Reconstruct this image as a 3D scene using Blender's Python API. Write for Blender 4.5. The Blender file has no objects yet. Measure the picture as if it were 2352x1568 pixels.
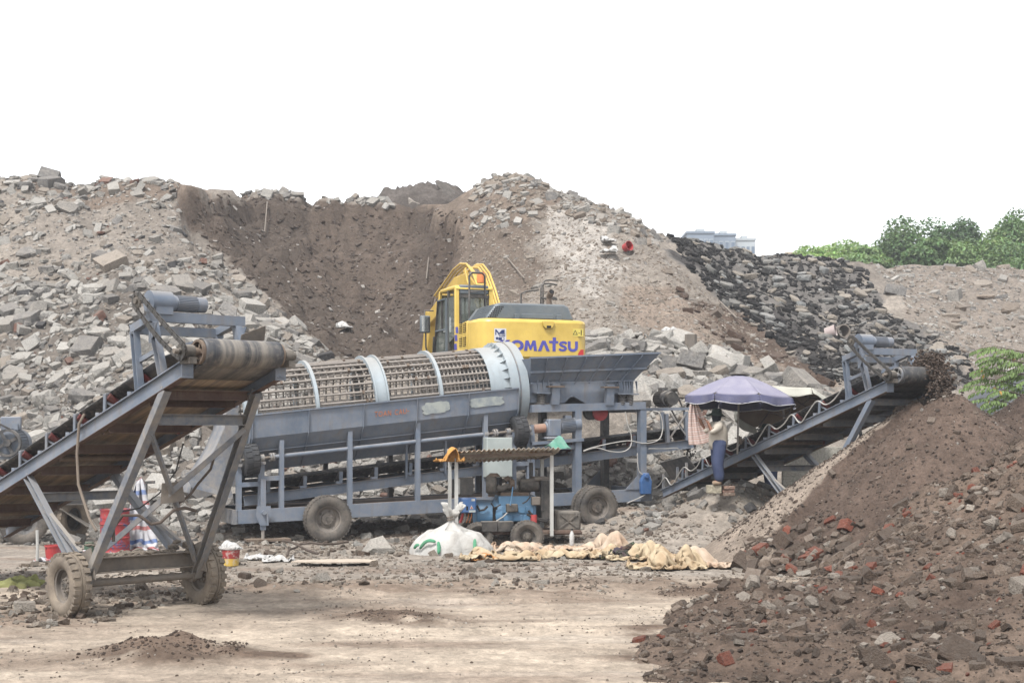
import bpy, bmesh, math, random
import numpy as np
from mathutils import Vector, Matrix, Quaternion

# ------------------------------------------------------------------ camera, sky, sun, exposure
scene = bpy.context.scene
C = scene.collection
cam_d = bpy.data.cameras.new('camera'); cam = bpy.data.objects.new('camera', cam_d); C.objects.link(cam)
cam.location = (0, 0, 2.5); cam.rotation_euler = (math.radians(90), 0, 0)
cam_d.lens = 50; cam_d.sensor_width = 36; cam_d.shift_y = 201/2352; cam_d.clip_end = 3000
scene.camera = cam

SUN_EL, SUN_AZ = 60, 205        # azimuth clockwise from +Y: high, behind the viewer's left shoulder
world = bpy.data.worlds.new('World'); scene.world = world; world.use_nodes = True
wn = world.node_tree; bgn = wn.nodes['Background']
sky = wn.nodes.new('ShaderNodeTexSky'); sky.sky_type = 'NISHITA'; sky.sun_disc = False
sky.sun_elevation = math.radians(SUN_EL); sky.sun_rotation = math.radians(SUN_AZ)
sky.air_density = 1.0; sky.dust_density = 1.5; sky.ozone_density = 1.0
hs = wn.nodes.new('ShaderNodeHueSaturation'); hs.inputs['Saturation'].default_value = 0.16
wn.links.new(sky.outputs[0], hs.inputs['Color']); wn.links.new(hs.outputs[0], bgn.inputs['Color'])
bgn.inputs['Strength'].default_value = 0.10

sun_d = bpy.data.lights.new('sun', 'SUN'); sun = bpy.data.objects.new('sun', sun_d); C.objects.link(sun)
sun_d.energy = 1.5; sun_d.angle = math.radians(10); sun_d.color = (1, 0.975, 0.945)
_e, _a = math.radians(SUN_EL), math.radians(SUN_AZ)
sdir = Vector((math.sin(_a)*math.cos(_e), math.cos(_a)*math.cos(_e), math.sin(_e)))
sun.rotation_euler = sdir.to_track_quat('Z', 'Y').to_euler()

scene.view_settings.view_transform = 'Standard'; scene.view_settings.look = 'None'
scene.view_settings.gamma = 1; scene.view_settings.use_curve_mapping = False
scene.view_settings.exposure = 1.9
scene.render.engine = 'CYCLES'
scene.cycles.max_bounces = 6; scene.cycles.transparent_max_bounces = 6
scene.cycles.use_denoising = True

# ------------------------------------------------------------------ helpers
random.seed(7); rng = np.random.default_rng(11)
R = math.radians
F, CX, HY, CH = 3267.0, 1176.0, 985.0, 2.5      # the survey of the site: focal length, centre column, horizon row, eye height
def at(x, y, Y): return Vector(((x-CX)/F*Y, Y, CH+(HY-y)/F*Y))
def gpt(x, Y): return (x-CX)/F*Y

ALB = .56          # colours below are read off sunlit surfaces; this brings them to real reflectance
def srgb(r, g, b):
    def l(c):
        c /= 255
        return c/12.92 if c <= .04045 else ((c+.055)/1.055)**2.4
    q = [l(r)*ALB, l(g)*ALB, l(b)*ALB]; m = .3*q[0]+.55*q[1]+.15*q[2]
    return tuple(c*.9+m*.1 for c in q)

_tab = rng.random((256, 256))
def vnoise(x, y, s=0):
    x = np.asarray(x, float)+s*37.13; y = np.asarray(y, float)+s*91.7
    xi = np.floor(x).astype(int); yi = np.floor(y).astype(int)
    fx = x-xi; fy = y-yi; fx = fx*fx*(3-2*fx); fy = fy*fy*(3-2*fy)
    a = _tab[xi & 255, yi & 255]; b = _tab[(xi+1) & 255, yi & 255]
    c = _tab[xi & 255, (yi+1) & 255]; d = _tab[(xi+1) & 255, (yi+1) & 255]
    return (a*(1-fx)+b*fx)*(1-fy)+(c*(1-fx)+d*fx)*fy-.5
def fbm(x, y, o=4, s=0, gain=.5):
    t = 0; a = 1; f = 1
    for i in range(o):
        t = t+a*vnoise(np.asarray(x)*f, np.asarray(y)*f, s+i*3.3); a *= gain; f *= 2.03
    return t

class MB:
    """collects shapes, then links them as ONE mesh object"""
    def __init__(s): s.v = []; s.f = []
    def add(s, v, f):
        n = len(s.v); s.v += [tuple(p) for p in v]; s.f += [tuple(i+n for i in q) for q in f]; return s
    def box(s, c, d, M=None):
        x, y, z = d[0]/2, d[1]/2, d[2]/2
        v = [Vector(p) for p in ((-x,-y,-z),(x,-y,-z),(x,y,-z),(-x,y,-z),(-x,-y,z),(x,-y,z),(x,y,z),(-x,y,z))]
        if M is not None: v = [M @ p for p in v]
        v = [p+Vector(c) for p in v]
        return s.add(v, [(0,3,2,1),(4,5,6,7),(0,1,5,4),(1,2,6,5),(2,3,7,6),(3,0,4,7)])
    def frame(s, p0, p1, up=(0,0,1)):
        d = (Vector(p1)-Vector(p0)).normalized(); u = Vector(up)
        if abs(d.dot(u)) > .99: u = Vector((0,1,0)) if abs(d.y) < .9 else Vector((1,0,0))
        x = d.cross(u).normalized(); y = x.cross(d)
        return d, x, y
    def beam(s, p0, p1, w, h, up=(0,0,1), ox=0, oy=0):
        p0 = Vector(p0); p1 = Vector(p1); d, x, y = s.frame(p0, p1, up)
        v = []
        for p in (p0, p1):
            for a, b in ((-1,-1),(1,-1),(1,1),(-1,1)): v.append(p+x*(a*w/2+ox)+y*(b*h/2+oy))
        return s.add(v, [(0,3,2,1),(4,5,6,7),(0,1,5,4),(1,2,6,5),(2,3,7,6),(3,0,4,7)])
    def channel(s, p0, p1, w, h, t=.012, up=(0,0,1), side=1):
        s.beam(p0, p1, t, h-2*t-.002, up, ox=-side*(w/2-t/2)); s.beam(p0, p1, w, t, up, oy=h/2-t/2); return s.beam(p0, p1, w, t, up, oy=-h/2+t/2)
    def ibeam(s, p0, p1, w, h, t=.012, up=(0,0,1)):
        s.beam(p0, p1, t, h-2*t-.002, up); s.beam(p0, p1, w, t, up, oy=h/2-t/2); return s.beam(p0, p1, w, t, up, oy=-h/2+t/2)
    def angle(s, p0, p1, w, t=.008, up=(0,0,1)):
        s.beam(p0, p1, w, t, up, oy=-w/2); return s.beam(p0, p1, t, w, up, ox=-w/2)
    def cyl(s, p0, p1, r, n=16, r2=None, caps=True):
        p0 = Vector(p0); p1 = Vector(p1); d, x, y = s.frame(p0, p1); r2 = r if r2 is None else r2; v = []
        for p, q in ((p0, r), (p1, r2)):
            for i in range(n):
                a = 2*math.pi*i/n; v.append(p+x*(q*math.cos(a))+y*(q*math.sin(a)))
        f = [(i, (i+1) % n, n+(i+1) % n, n+i) for i in range(n)]
        if caps: f += [tuple(range(n-1, -1, -1)), tuple(range(n, 2*n))]
        return s.add(v, f)
    def lathe(s, prof, o, axis, n=32, closed=False, a0=0, a1=2*math.pi):
        """prof: (radius, distance along axis)"""
        o = Vector(o); ax = Vector(axis).normalized(); d, x, y = s.frame((0,0,0), ax); full = abs(a1-a0-2*math.pi) < 1e-6
        m = n if full else n+1; v = []
        for r, h in prof:
            for i in range(m):
                a = a0+(a1-a0)*i/n; v.append(o+ax*h+x*(r*math.cos(a))+y*(r*math.sin(a)))
        f = []; k = len(prof)
        for j in range(k if closed else k-1):
            j2 = (j+1) % k
            for i in range(n): i2 = (i+1) % m; f.append((j*m+i, j*m+i2, j2*m+i2, j2*m+i))
        return s.add(v, f)
    def tube(s, pts, r, n=6, caps=True):
        pts = [Vector(p) for p in pts]; v = []; m = len(pts); x = None
        for i, p in enumerate(pts):
            d = (pts[min(i+1, m-1)]-pts[max(i-1, 0)]).normalized()
            if x is None: _, x, y = s.frame((0,0,0), d)
            else: x = (x-d*x.dot(d)).normalized(); y = x.cross(d)
            rr = r[i] if isinstance(r, (list, tuple)) else r
            for k in range(n): a = 2*math.pi*k/n; v.append(p+x*(rr*math.cos(a))+y*(rr*math.sin(a)))
        f = [(i*n+k, i*n+(k+1) % n, (i+1)*n+(k+1) % n, (i+1)*n+k) for i in range(m-1) for k in range(n)]
        if caps: f += [tuple(range(n-1, -1, -1)), tuple(range((m-1)*n, m*n))]
        return s.add(v, f)
    def prism(s, poly, o, ex, ey, dep):
        """polygon in the plane (o, ex, ey) pushed along dep"""
        o = Vector(o); ex = Vector(ex); ey = Vector(ey); dep = Vector(dep); n = len(poly)
        a = [o+ex*p[0]+ey*p[1] for p in poly]; b = [p+dep for p in a]
        return s.add(a+b, [tuple(range(n)), tuple(range(2*n-1, n-1, -1))]+[(i, n+i, n+(i+1) % n, (i+1) % n) for i in range(n)])
    def plate(s, a, b, c, d, t):
        """thick quad"""
        a, b, c, d = map(Vector, (a, b, c, d)); nn = (b-a).cross(d-a).normalized()*t
        return s.add([a, b, c, d, a+nn, b+nn, c+nn, d+nn], [(0,3,2,1),(4,5,6,7),(0,1,5,4),(1,2,6,5),(2,3,7,6),(3,0,4,7)])
    def grid(s, P, thick=0):
        """P[i][j] points -> sheet; thick: pushed along face normals' average (vertical or given vector)"""
        m = len(P); n = len(P[0]); v = [p for row in P for p in row]
        f = [(i*n+j, i*n+j+1, (i+1)*n+j+1, (i+1)*n+j) for i in range(m-1) for j in range(n-1)]
        return s.add(v, f)
    def build(s, name, mat, parent=None, smooth=35, bevel=0, solid=0, sub=0):
        me = bpy.data.meshes.new(name); me.from_pydata([tuple(p) for p in s.v], [], s.f)
        b = bmesh.new(); b.from_mesh(me); bmesh.ops.recalc_face_normals(b, faces=b.faces); b.to_mesh(me); b.free()
        if smooth:
            me.polygons.foreach_set('use_smooth', [True]*len(me.polygons)); me.set_sharp_from_angle(angle=R(smooth))
        if mat is not None: me.materials.append(mat)
        o = bpy.data.objects.new(name, me); C.objects.link(o)
        if parent is not None: o.parent = parent
        if solid: md = o.modifiers.new('solid', 'SOLIDIFY'); md.thickness = solid; md.offset = 0
        if sub: md = o.modifiers.new('sub', 'SUBSURF'); md.levels = md.render_levels = sub
        if bevel: md = o.modifiers.new('bevel', 'BEVEL'); md.width = bevel; md.segments = 2; md.limit_method = 'ANGLE'; md.angle_limit = R(40)
        return o

def tag(o, label=None, cat=None, group=None, kind=None):
    if label: o['label'] = label
    if cat: o['category'] = cat
    if group: o['group'] = group
    if kind: o['kind'] = kind
    return o
def thing(name, label, cat, loc=(0,0,0), rz=0, group=None):
    o = bpy.data.objects.new(name, None); C.objects.link(o); o.empty_display_size = .3
    o.location = loc; o.rotation_euler = (0, 0, rz)
    return tag(o, label, cat, group)
def np_mesh(name, V, T, mat=None, tint=None, smooth=False, attr='tint'):
    me = bpy.data.meshes.new(name); V = np.asarray(V, np.float32); T = np.asarray(T, np.int32); k = T.shape[1]
    me.vertices.add(len(V)); me.vertices.foreach_set('co', V.ravel())
    me.loops.add(T.size); me.loops.foreach_set('vertex_index', T.ravel())
    me.polygons.add(len(T)); me.polygons.foreach_set('loop_start', np.arange(0, T.size, k, dtype=np.int32))
    me.update(calc_edges=True)
    me.polygons.foreach_set('use_smooth', [bool(smooth)]*len(T))
    if tint is not None:
        a = me.color_attributes.new(attr, 'FLOAT_COLOR', 'POINT'); q = np.ones((len(V), 4), np.float32); q[:, :3] = tint
        a.data.foreach_set('color', q.ravel())
    if mat: me.materials.append(mat)
    me.validate(); return me
def obj(name, me, parent=None):
    o = bpy.data.objects.new(name, me); C.objects.link(o)
    if parent is not None: o.parent = parent
    return o

# ------------------------------------------------------------------ materials
class NT:
    def __init__(s, name):
        s.m = bpy.data.materials.new(name); s.m.use_nodes = True; s.t = s.m.node_tree; s.b = s.t.nodes['Principled BSDF']
    def n(s, typ, **kw):
        o = s.t.nodes.new(typ)
        for k, v in kw.items():
            if hasattr(o, k): setattr(o, k, v)
            else: o.inputs[k].default_value = v
        return o
    def l(s, a, b): s.t.links.new(a, b); return a
    def noise(s, scale, detail=4, rough=.55, vec=None, dist=0):
        o = s.n('ShaderNodeTexNoise'); o.inputs['Scale'].default_value = scale; o.inputs['Detail'].default_value = detail
        o.inputs['Roughness'].default_value = rough; o.inputs['Distortion'].default_value = dist
        if vec is not None: s.l(vec, o.inputs['Vector'])
        return o.outputs['Fac']
    def ramp(s, fac, stops):
        o = s.n('ShaderNodeValToRGB'); e = o.color_ramp.elements
        while len(e) < len(stops): e.new(.5)
        for q, (p, c) in zip(e, stops): q.position = p; q.color = (*c, 1) if isinstance(c, (tuple, list)) else (c, c, c, 1)
        s.l(fac, o.inputs['Fac']); return o.outputs['Color']
    def mix(s, fac, a, b, mode='MIX'):
        o = s.n('ShaderNodeMix', data_type='RGBA', blend_type=mode)
        for i, q in ((0, fac), (6, a), (7, b)):
            if isinstance(q, (int, float)): o.inputs[i].default_value = q if i == 0 else (q, q, q, 1)
            elif isinstance(q, (tuple, list)): o.inputs[i].default_value = (*q, 1)
            else: s.l(q, o.inputs[i])
        return o.outputs[2]
    def math(s, op, a, b=None):
        o = s.n('ShaderNodeMath', operation=op)
        for i, q in ((0, a), (1, b)):
            if q is None: continue
            if isinstance(q, (int, float)): o.inputs[i].default_value = q
            else: s.l(q, o.inputs[i])
        return o.outputs[0]
    def coord(s, which='Object'): return s.n('ShaderNodeTexCoord').outputs[which]
    def bump(s, h, strength=.3, dist=.02):
        o = s.n('ShaderNodeBump'); o.inputs['Strength'].default_value = strength; o.inputs['Distance'].default_value = dist
        s.l(h, o.inputs['Height']); s.l(o.outputs[0], s.b.inputs['Normal'])
    def col(s, c):
        if isinstance(c, (tuple, list)): s.b.inputs['Base Color'].default_value = (*c, 1)
        else: s.l(c, s.b.inputs['Base Color'])
    def fin(s, rough=.6, metal=0, spec=.5):
        if isinstance(rough, (int, float)): s.b.inputs['Roughness'].default_value = rough
        else: s.l(rough, s.b.inputs['Roughness'])
        s.b.inputs['Metallic'].default_value = metal; s.b.inputs['Specular IOR Level'].default_value = spec
        return s.m

DUST = srgb(174, 163, 148); MUD = srgb(146, 134, 120)
def paint(name, base, dust=.35, rust=.15, rough=.5, dustcol=DUST, scale=1.0, spec=.4, up=.6, rustcol=None):
    """painted metal: faded patches, dust that lies on top faces, rust specks"""
    t = NT(name); co = t.coord(); n1 = t.noise(1.3*scale, 5, .6, co); n2 = t.noise(9*scale, 5, .65, co); n3 = t.noise(38*scale, 3, .6, co)
    c = t.mix(t.ramp(n1, [(.35, 0), (.7, 1)]), tuple(x*.86 for x in base), tuple(min(1, x*1.16+.01) for x in base))
    r = t.ramp(t.math('ADD', t.math('MULTIPLY', n2, .6), t.math('MULTIPLY', n3, .4)), [(.62-.12*rust, 0), (.72-.12*rust, 1)])
    mp = t.n('ShaderNodeMapping'); mp.inputs['Scale'].default_value = (7, 7, .55); t.l(co, mp.inputs['Vector']); ns = t.noise(1.0, 5, .65, mp.outputs[0])
    st = t.math('MULTIPLY', t.ramp(ns, [(.5, 0), (.68, 1)]), t.ramp(n1, [(.4, .2), (.6, 1)]))
    c = t.mix(t.math('MULTIPLY', st, min(.75, rust*1.8+dust*.5)), c, srgb(126, 110, 94))
    c = t.mix(t.math('MULTIPLY', r, min(1, rust*2.2)), c, rustcol or srgb(112, 72, 48))
    g = t.n('ShaderNodeNewGeometry'); sx = t.n('ShaderNodeSeparateXYZ'); t.l(g.outputs['Normal'], sx.inputs[0])
    upf = t.ramp(sx.outputs[2], [(.35, 0), (.95, 1)])
    d = t.math('MULTIPLY', t.ramp(t.math('ADD', t.math('MULTIPLY', n1, .5), t.math('MULTIPLY', n2, .5)), [(.4, 0), (.62, 1)]), dust)
    d = t.math('MAXIMUM', d, t.math('MULTIPLY', upf, up))
    c = t.mix(d, c, dustcol); t.col(c); t.bump(n2, .12, .006)
    return t.fin(rough, 0, spec)

STEEL = srgb(117, 132, 152)
M = {}
M['steel'] = paint('blue_grey_paint', STEEL, .3, .18)
M['steel_dirty'] = paint('blue_grey_paint_muddy', srgb(118, 126, 138), .75, .2, .75, up=.8)
M['steel_mud'] = paint('mud_caked_steel', srgb(120, 112, 104), .95, .3, .85, MUD, up=.9)
M['steel_light'] = paint('pale_grey_paint', srgb(176, 190, 198), .18, .1, .5)
M['steel_dark'] = paint('dark_steel', srgb(62, 64, 68), .3, .2, .6)
M['rust'] = paint('red_primer', srgb(92, 62, 54), .45, .35, .8, srgb(140, 118, 98))
M['rust_dust'] = paint('dusty_brown_steel', srgb(112, 92, 78), .7, .35, .85, srgb(152, 134, 114))
M['roller'] = paint('red_roller', srgb(120, 34, 36), .4, .12, .5, srgb(110, 84, 78))
M['bar'] = paint('worn_bar', srgb(164, 156, 148), .45, .2, .5, srgb(158, 144, 130), 3)
M['cabinet'] = paint('cabinet_grey', srgb(190, 200, 196), .12, .04, .5)
M['white_paint'] = paint('white_paint', srgb(205, 205, 200), .3, .12, .6)
M['black'] = paint('black_parts', srgb(38, 38, 40), .25, .1, .5)
M['black_dust'] = paint('dusty_black', srgb(58, 54, 50), .45, .12, .7)
M['blue'] = paint('engine_blue', srgb(96, 152, 194), .2, .15, .45, srgb(110, 104, 96))
M['cab_blue'] = paint('box_blue', srgb(42, 104, 168), .12, .04, .4)
M['yellow'] = paint('loader_yellow', srgb(244, 204, 70), .1, .02, .38, srgb(205, 180, 110), up=.3)
M['hood'] = paint('hood_grey', srgb(98, 112, 122), .15, .02, .5, up=.35)
M['red'] = paint('red_plastic', srgb(200, 44, 48), .12, .03, .4, up=.2)
M['orange'] = paint('orange_plastic', srgb(240, 130, 30), .05, 0, .35, up=.1)
M['chain'] = paint('greasy_chain', srgb(46, 44, 42), .15, .1, .5, up=.15)
M['copper'] = paint('copper_coupling', srgb(176, 124, 96), .3, .2, .5)

def rubber(name, base, dust, dcol=MUD):
    t = NT(name); co = t.coord(); n1 = t.noise(3.5, 5, .6, co); n2 = t.noise(22, 4, .6, co)
    c = t.mix(t.math('MULTIPLY', t.ramp(t.math('ADD', t.math('MULTIPLY', n1, .7), t.math('MULTIPLY', n2, .3)), [(.3, 0), (.62, 1)]), dust), base, dcol)
    t.col(c); t.bump(n2, .25, .01); return t.fin(.85, 0, .3)
M['tyre_mud'] = rubber('muddy_rubber', srgb(110, 100, 90), 1, srgb(158, 143, 124))
M['tyre'] = rubber('dusty_rubber', srgb(62, 62, 64), .85, srgb(136, 126, 114))
M['tyre_dark'] = rubber('drive_rubber', srgb(52, 56, 62), .5, srgb(96, 92, 88))

def belt(name, base, band, nscale=7, strength=1):
    """belt: worn bands across its width (bands follow the local v axis)"""
    t = NT(name); co = t.coord(); sx = t.n('ShaderNodeSeparateXYZ'); t.l(co, sx.inputs[0])
    cb = t.n('ShaderNodeCombineXYZ'); t.l(sx.outputs[1], cb.inputs[1]); t.l(t.math('MULTIPLY', sx.outputs[0], .05), cb.inputs[0])
    n1 = t.noise(nscale, 6, .7, cb.outputs[0]); n2 = t.noise(14, 4, .6, co)
    edge = t.ramp(t.math('ABSOLUTE', sx.outputs[1]), [(.36, 1), (.5, .15)])
    c = t.mix(t.math('MULTIPLY', t.math('MULTIPLY', t.ramp(n1, [(.4, 0), (.6, 1)]), strength), edge), base, band)
    c = t.mix(t.math('MULTIPLY', t.ramp(n2, [(.5, 0), (.7, 1)]), .35), c, DUST); t.col(c)
    return t.fin(.55, 0, .4)
M['belt'] = belt('worn_belt', srgb(66, 69, 76), srgb(164, 155, 142), 4.2, .9)
M['belt_dark'] = belt('belt_inside', srgb(40, 40, 42), srgb(66, 63, 60), 5, .6)
M['belt_under'] = belt('belt_underside', srgb(104, 88, 72), srgb(170, 144, 112), 6)
M['belt_grey'] = belt('wet_belt', srgb(62, 64, 68), srgb(96, 92, 88), 7, .8)

def glass(name, c=(.05, .06, .06)):
    t = NT(name); t.col(c); t.b.inputs['Transmission Weight'].default_value = .6; return t.fin(.05, 0, .5)
M['glass'] = glass('tinted_glass', srgb(150, 160, 150))

def flat(name, c, rough=.6):
    t = NT(name); n = t.noise(6, 4, .6, t.coord()); t.col(t.mix(t.ramp(n, [(.35, 0), (.7, 1)]), tuple(x*.88 for x in c), tuple(min(1, x*1.08) for x in c))); return t.fin(rough, 0, .3)

def cloth(name, base, dirt, amt=.5, wr=.35, scale=3, rough=.85):
    t = NT(name); co = t.coord(); n1 = t.noise(scale, 5, .6, co, .8); n2 = t.noise(scale*6, 4, .6, co)
    t.col(t.mix(t.math('MULTIPLY', t.ramp(n1, [(.4, 0), (.68, 1)]), amt), base, dirt))
    t.bump(t.math('ADD', n1, t.math('MULTIPLY', n2, .35)), wr, .05); return t.fin(rough, 0, .2)

def soil_mat(name, attr=True, base=None, grit=1.0, fine=26):
    """earth: colour carried by the terrain, crumbs and pebbles as relief"""
    t = NT(name); co = t.coord()
    if attr: a = t.n('ShaderNodeVertexColor', layer_name='tint'); c0 = a.outputs['Color']
    else: c0 = t.mix(0, base, base)
    n0 = t.noise(3.1, 6, .7, co); n1 = t.noise(1.1, 6, .65, co); n2 = t.noise(fine*.3, 6, .7, co); n3 = t.noise(fine, 5, .7, co)
    vo = t.n('ShaderNodeTexVoronoi'); vo.inputs['Scale'].default_value = fine*.55; t.l(co, vo.inputs['Vector'])
    m = t.mix(t.ramp(n1, [(.3, 0), (.7, 1)]), .8, 1.16); c = t.mix(1, c0, m, 'MULTIPLY')
    m = t.mix(t.ramp(n0, [(.36, 0), (.66, 1)]), .72, 1.2); c = t.mix(.8, c, m, 'MULTIPLY')
    m = t.mix(t.ramp(n2, [(.3, 0), (.7, 1)]), .66, 1.26); c = t.mix(.8, c, m, 'MULTIPLY')
    m = t.mix(t.ramp(n3, [(.3, 0), (.72, 1)]), .68, 1.3); c = t.mix(.6*grit, c, m, 'MULTIPLY')
    t.col(c)
    h = t.math('ADD', t.math('MULTIPLY', n0, 1.4), t.math('ADD', t.math('MULTIPLY', n2, 1.0), t.math('MULTIPLY', n3, .5))); h = t.math('SUBTRACT', h, t.math('MULTIPLY', vo.outputs['Distance'], .35))
    t.bump(h, .75*grit, .07); return t.fin(.95, 0, .12)
M['soil'] = soil_mat('earth')
M['road'] = soil_mat('dirt_road', grit=.75, fine=30)

def chunk_mat(name, attr, kind):
    """broken concrete / brick / asphalt; tint from the piece itself, dust on its top"""
    t = NT(name); co = t.coord()
    c0 = t.n('ShaderNodeVertexColor', layer_name='tint').outputs['Color'] if attr else t.n('ShaderNodeObjectInfo').outputs['Color']
    n1 = t.noise(4 if not attr else 7, 5, .65, co); n2 = t.noise(17 if not attr else 28, 5, .7, co)
    m = t.mix(t.ramp(n1, [(.3, 0), (.7, 1)]), .74, 1.16); c = t.mix(1, c0, m, 'MULTIPLY')
    m = t.mix(t.ramp(n2, [(.32, 0), (.7, 1)]), .62, 1.24); c = t.mix(.8, c, m, 'MULTIPLY')
    g = t.n('ShaderNodeNewGeometry'); sx = t.n('ShaderNodeSeparateXYZ'); t.l(g.outputs['Normal'], sx.inputs[0])
    d = t.math('ADD', t.math('MULTIPLY', t.ramp(sx.outputs[2], [(.2, 0), (.9, 1)]), .3), t.math('MULTIPLY', t.ramp(n1, [(.48, 0), (.6, 1)]), .4))
    lum = t.n('ShaderNodeRGBToBW'); t.l(c0, lum.inputs[0])
    dc = t.mix(t.ramp(lum.outputs[0], [(.04, 0), (.16, 1)]), srgb(84,80,76), srgb(160,150,138)); c = t.mix(t.math('MULTIPLY', d, .8), c, dc)
    t.col(c); t.bump(t.math('ADD', n1, t.math('MULTIPLY', n2, .6)), .9, .07); return t.fin(.92, 0, .15)
M['chunk'] = chunk_mat('broken_pieces', False, 0); M['chunk_mass'] = chunk_mat('broken_pieces_small', True, 0)
# ------------------------------------------------------------------ terrain
def rbf(points):
    P = np.array([(p[0], p[1]) for p in points], float); z = np.array([p[2] for p in points], float); n = len(P)
    D = np.linalg.norm(P[:, None]-P[None], axis=2); A = np.zeros((n+3, n+3)); A[:n, :n] = -D+np.eye(n)*-.05
    A[:n, n] = 1; A[:n, n+1:] = P; A[n, :n] = 1; A[n+1:, :n] = P.T
    w = np.linalg.solve(A, np.r_[z, 0, 0, 0])
    def f(x, y):
        x = np.asarray(x, float); y = np.asarray(y, float); o = w[n]+w[n+1]*x+w[n+2]*y
        for i in range(n): o = o-w[i]*np.hypot(x-P[i, 0], y-P[i, 1])
        return o
    return f
def pts(lst): return [tuple(at(*p)) for p in lst]
def px(x, y, z): return CX+F*x/y, HY-F*(z-CH)/y
def inside(poly, x, y):
    x = np.asarray(x); y = np.asarray(y); r = np.zeros(x.shape, bool); n = len(poly)
    for i in range(n):
        x0, y0 = poly[i]; x1, y1 = poly[(i+1) % n]
        c = ((y0 > y) != (y1 > y)) & (x < (x1-x0)*(y-y0)/((y1-y0) or 1e-9)+x0); r ^= c
    return r

hill_pts = pts([
 # left heap of broken concrete, toe to crest
 (-250,1190,37),(0,1150,37.5),(200,1130,37.5),(400,1140,37),(520,1165,36.5),
 (-250,900,44),(0,905,43.5),(250,890,43),(420,930,41.5),(560,960,40.5),
 (0,700,49),(250,690,48.5),(430,700,48),(600,770,46),(700,830,43.5),
 (0,550,54),(250,545,54),(400,545,53.5),(470,600,52),
 (-300,412,59.5),(0,410,59.5),(150,418,59.5),(250,412,59.5),(370,416,59),(425,432,58.5),
 # the dug-out bowl
 (470,470,60.5),(560,560,57.5),(640,650,54.5),(720,740,51),(770,810,48),(860,830,46.5),
 (500,440,63.5),(620,448,66),(760,462,67),(900,474,67.5),(1030,478,67),
 (620,500,64.5),(760,560,63.5),(900,560,65),(700,600,60),(850,680,58),(950,650,60),(1000,560,63),(900,770,51.5),(990,760,51),
 (1060,600,60),(1080,700,53.5),(1000,820,47.5),
 # middle hill
 (1080,440,65.5),(1130,415,65.5),(1190,404,65),(1245,420,64),(1300,450,62.5),(1380,472,61.5),(1450,500,61),(1520,545,60.5),
 (1150,520,61),(1250,520,60),(1200,620,56),(1300,640,53.5),(1400,600,56),(1500,620,56),(1280,720,50),(1400,730,49.5),(1500,760,48.5),
 (1600,640,56.5),(1680,720,53),(1760,790,49.5),(1850,860,45.5),(1910,905,43),
 (1580,760,49),(1650,840,45),(1750,890,43),
 # platform behind the hopper and the rubble right of it
 (1420,830,44),(1500,850,43.5),(1560,900,41),(1480,930,40),(1640,920,40.5),(1720,930,40.5),(1600,990,38.5),(1700,1000,38),
 (1500,1080,37.5),(1600,1060,37),(1800,1010,37.5),(1900,960,39),(1760,1080,35.5),
 (700,1060,38),(900,1050,38),(1100,1040,38.2),(1250,1045,38.2),(1400,1045,38),
 (700,1160,36.2),(900,1150,36.4),(1100,1140,36.6),(1300,1130,37),
 # broken asphalt on the right
 (1545,549,65.5),(1620,568,67),(1740,586,68),(1830,594,68.5),(1900,600,69),(2000,608,70),
 (1660,640,62.5),(1780,700,59),(1900,690,62),(1860,780,54.5),(1980,760,57),(2050,830,51),(1960,860,47.5),(2150,800,54.5),(2200,840,50),(2100,890,46.5),(2000,930,43),
 # far bank of soil
 (2100,611,70.5),(2200,617,71),(2352,625,71),(2600,636,71),(2100,680,66),(2200,720,62.5),(2352,740,62),(2300,830,54.5),(2600,760,62),(2352,930,47),(2600,930,48),(2200,950,44),
])
for X in (-38,-30,-22,-14,-6,2,9,16,24,32,40): hill_pts += [(X, 33.5, -.4)]
for x in (-300,0,250,450,620,800,1000,1180,1350,1500,1640,1800,2000,2352,2700):
    yy = np.interp(x, [-300,0,425,620,900,1030,1190,1300,1520,1740,2000,2700],[412,410,432,448,474,478,404,450,550,586,608,636])
    Yc = np.interp(x, [-300,0,425,620,900,1030,1190,1300,1520,1740,2000,2700],[59.5,59.5,58.5,66,67.5,67,65,62.5,60.5,68,70,71])
    zc = CH+(HY-yy)/F*Yc
    hill_pts += [((x-CX)/F*(Yc+5), Yc+5, zc-.25), ((x-CX)/F*82, 82, zc-1.2)]
# flat standing for the excavator
for p in ((-2.6,40),(0,39.2),(2.4,40),(3,42.5),(-3,43),(0,42)): hill_pts.append((p[0], p[1], 3.3))
hill_base = rbf(hill_pts)

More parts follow.
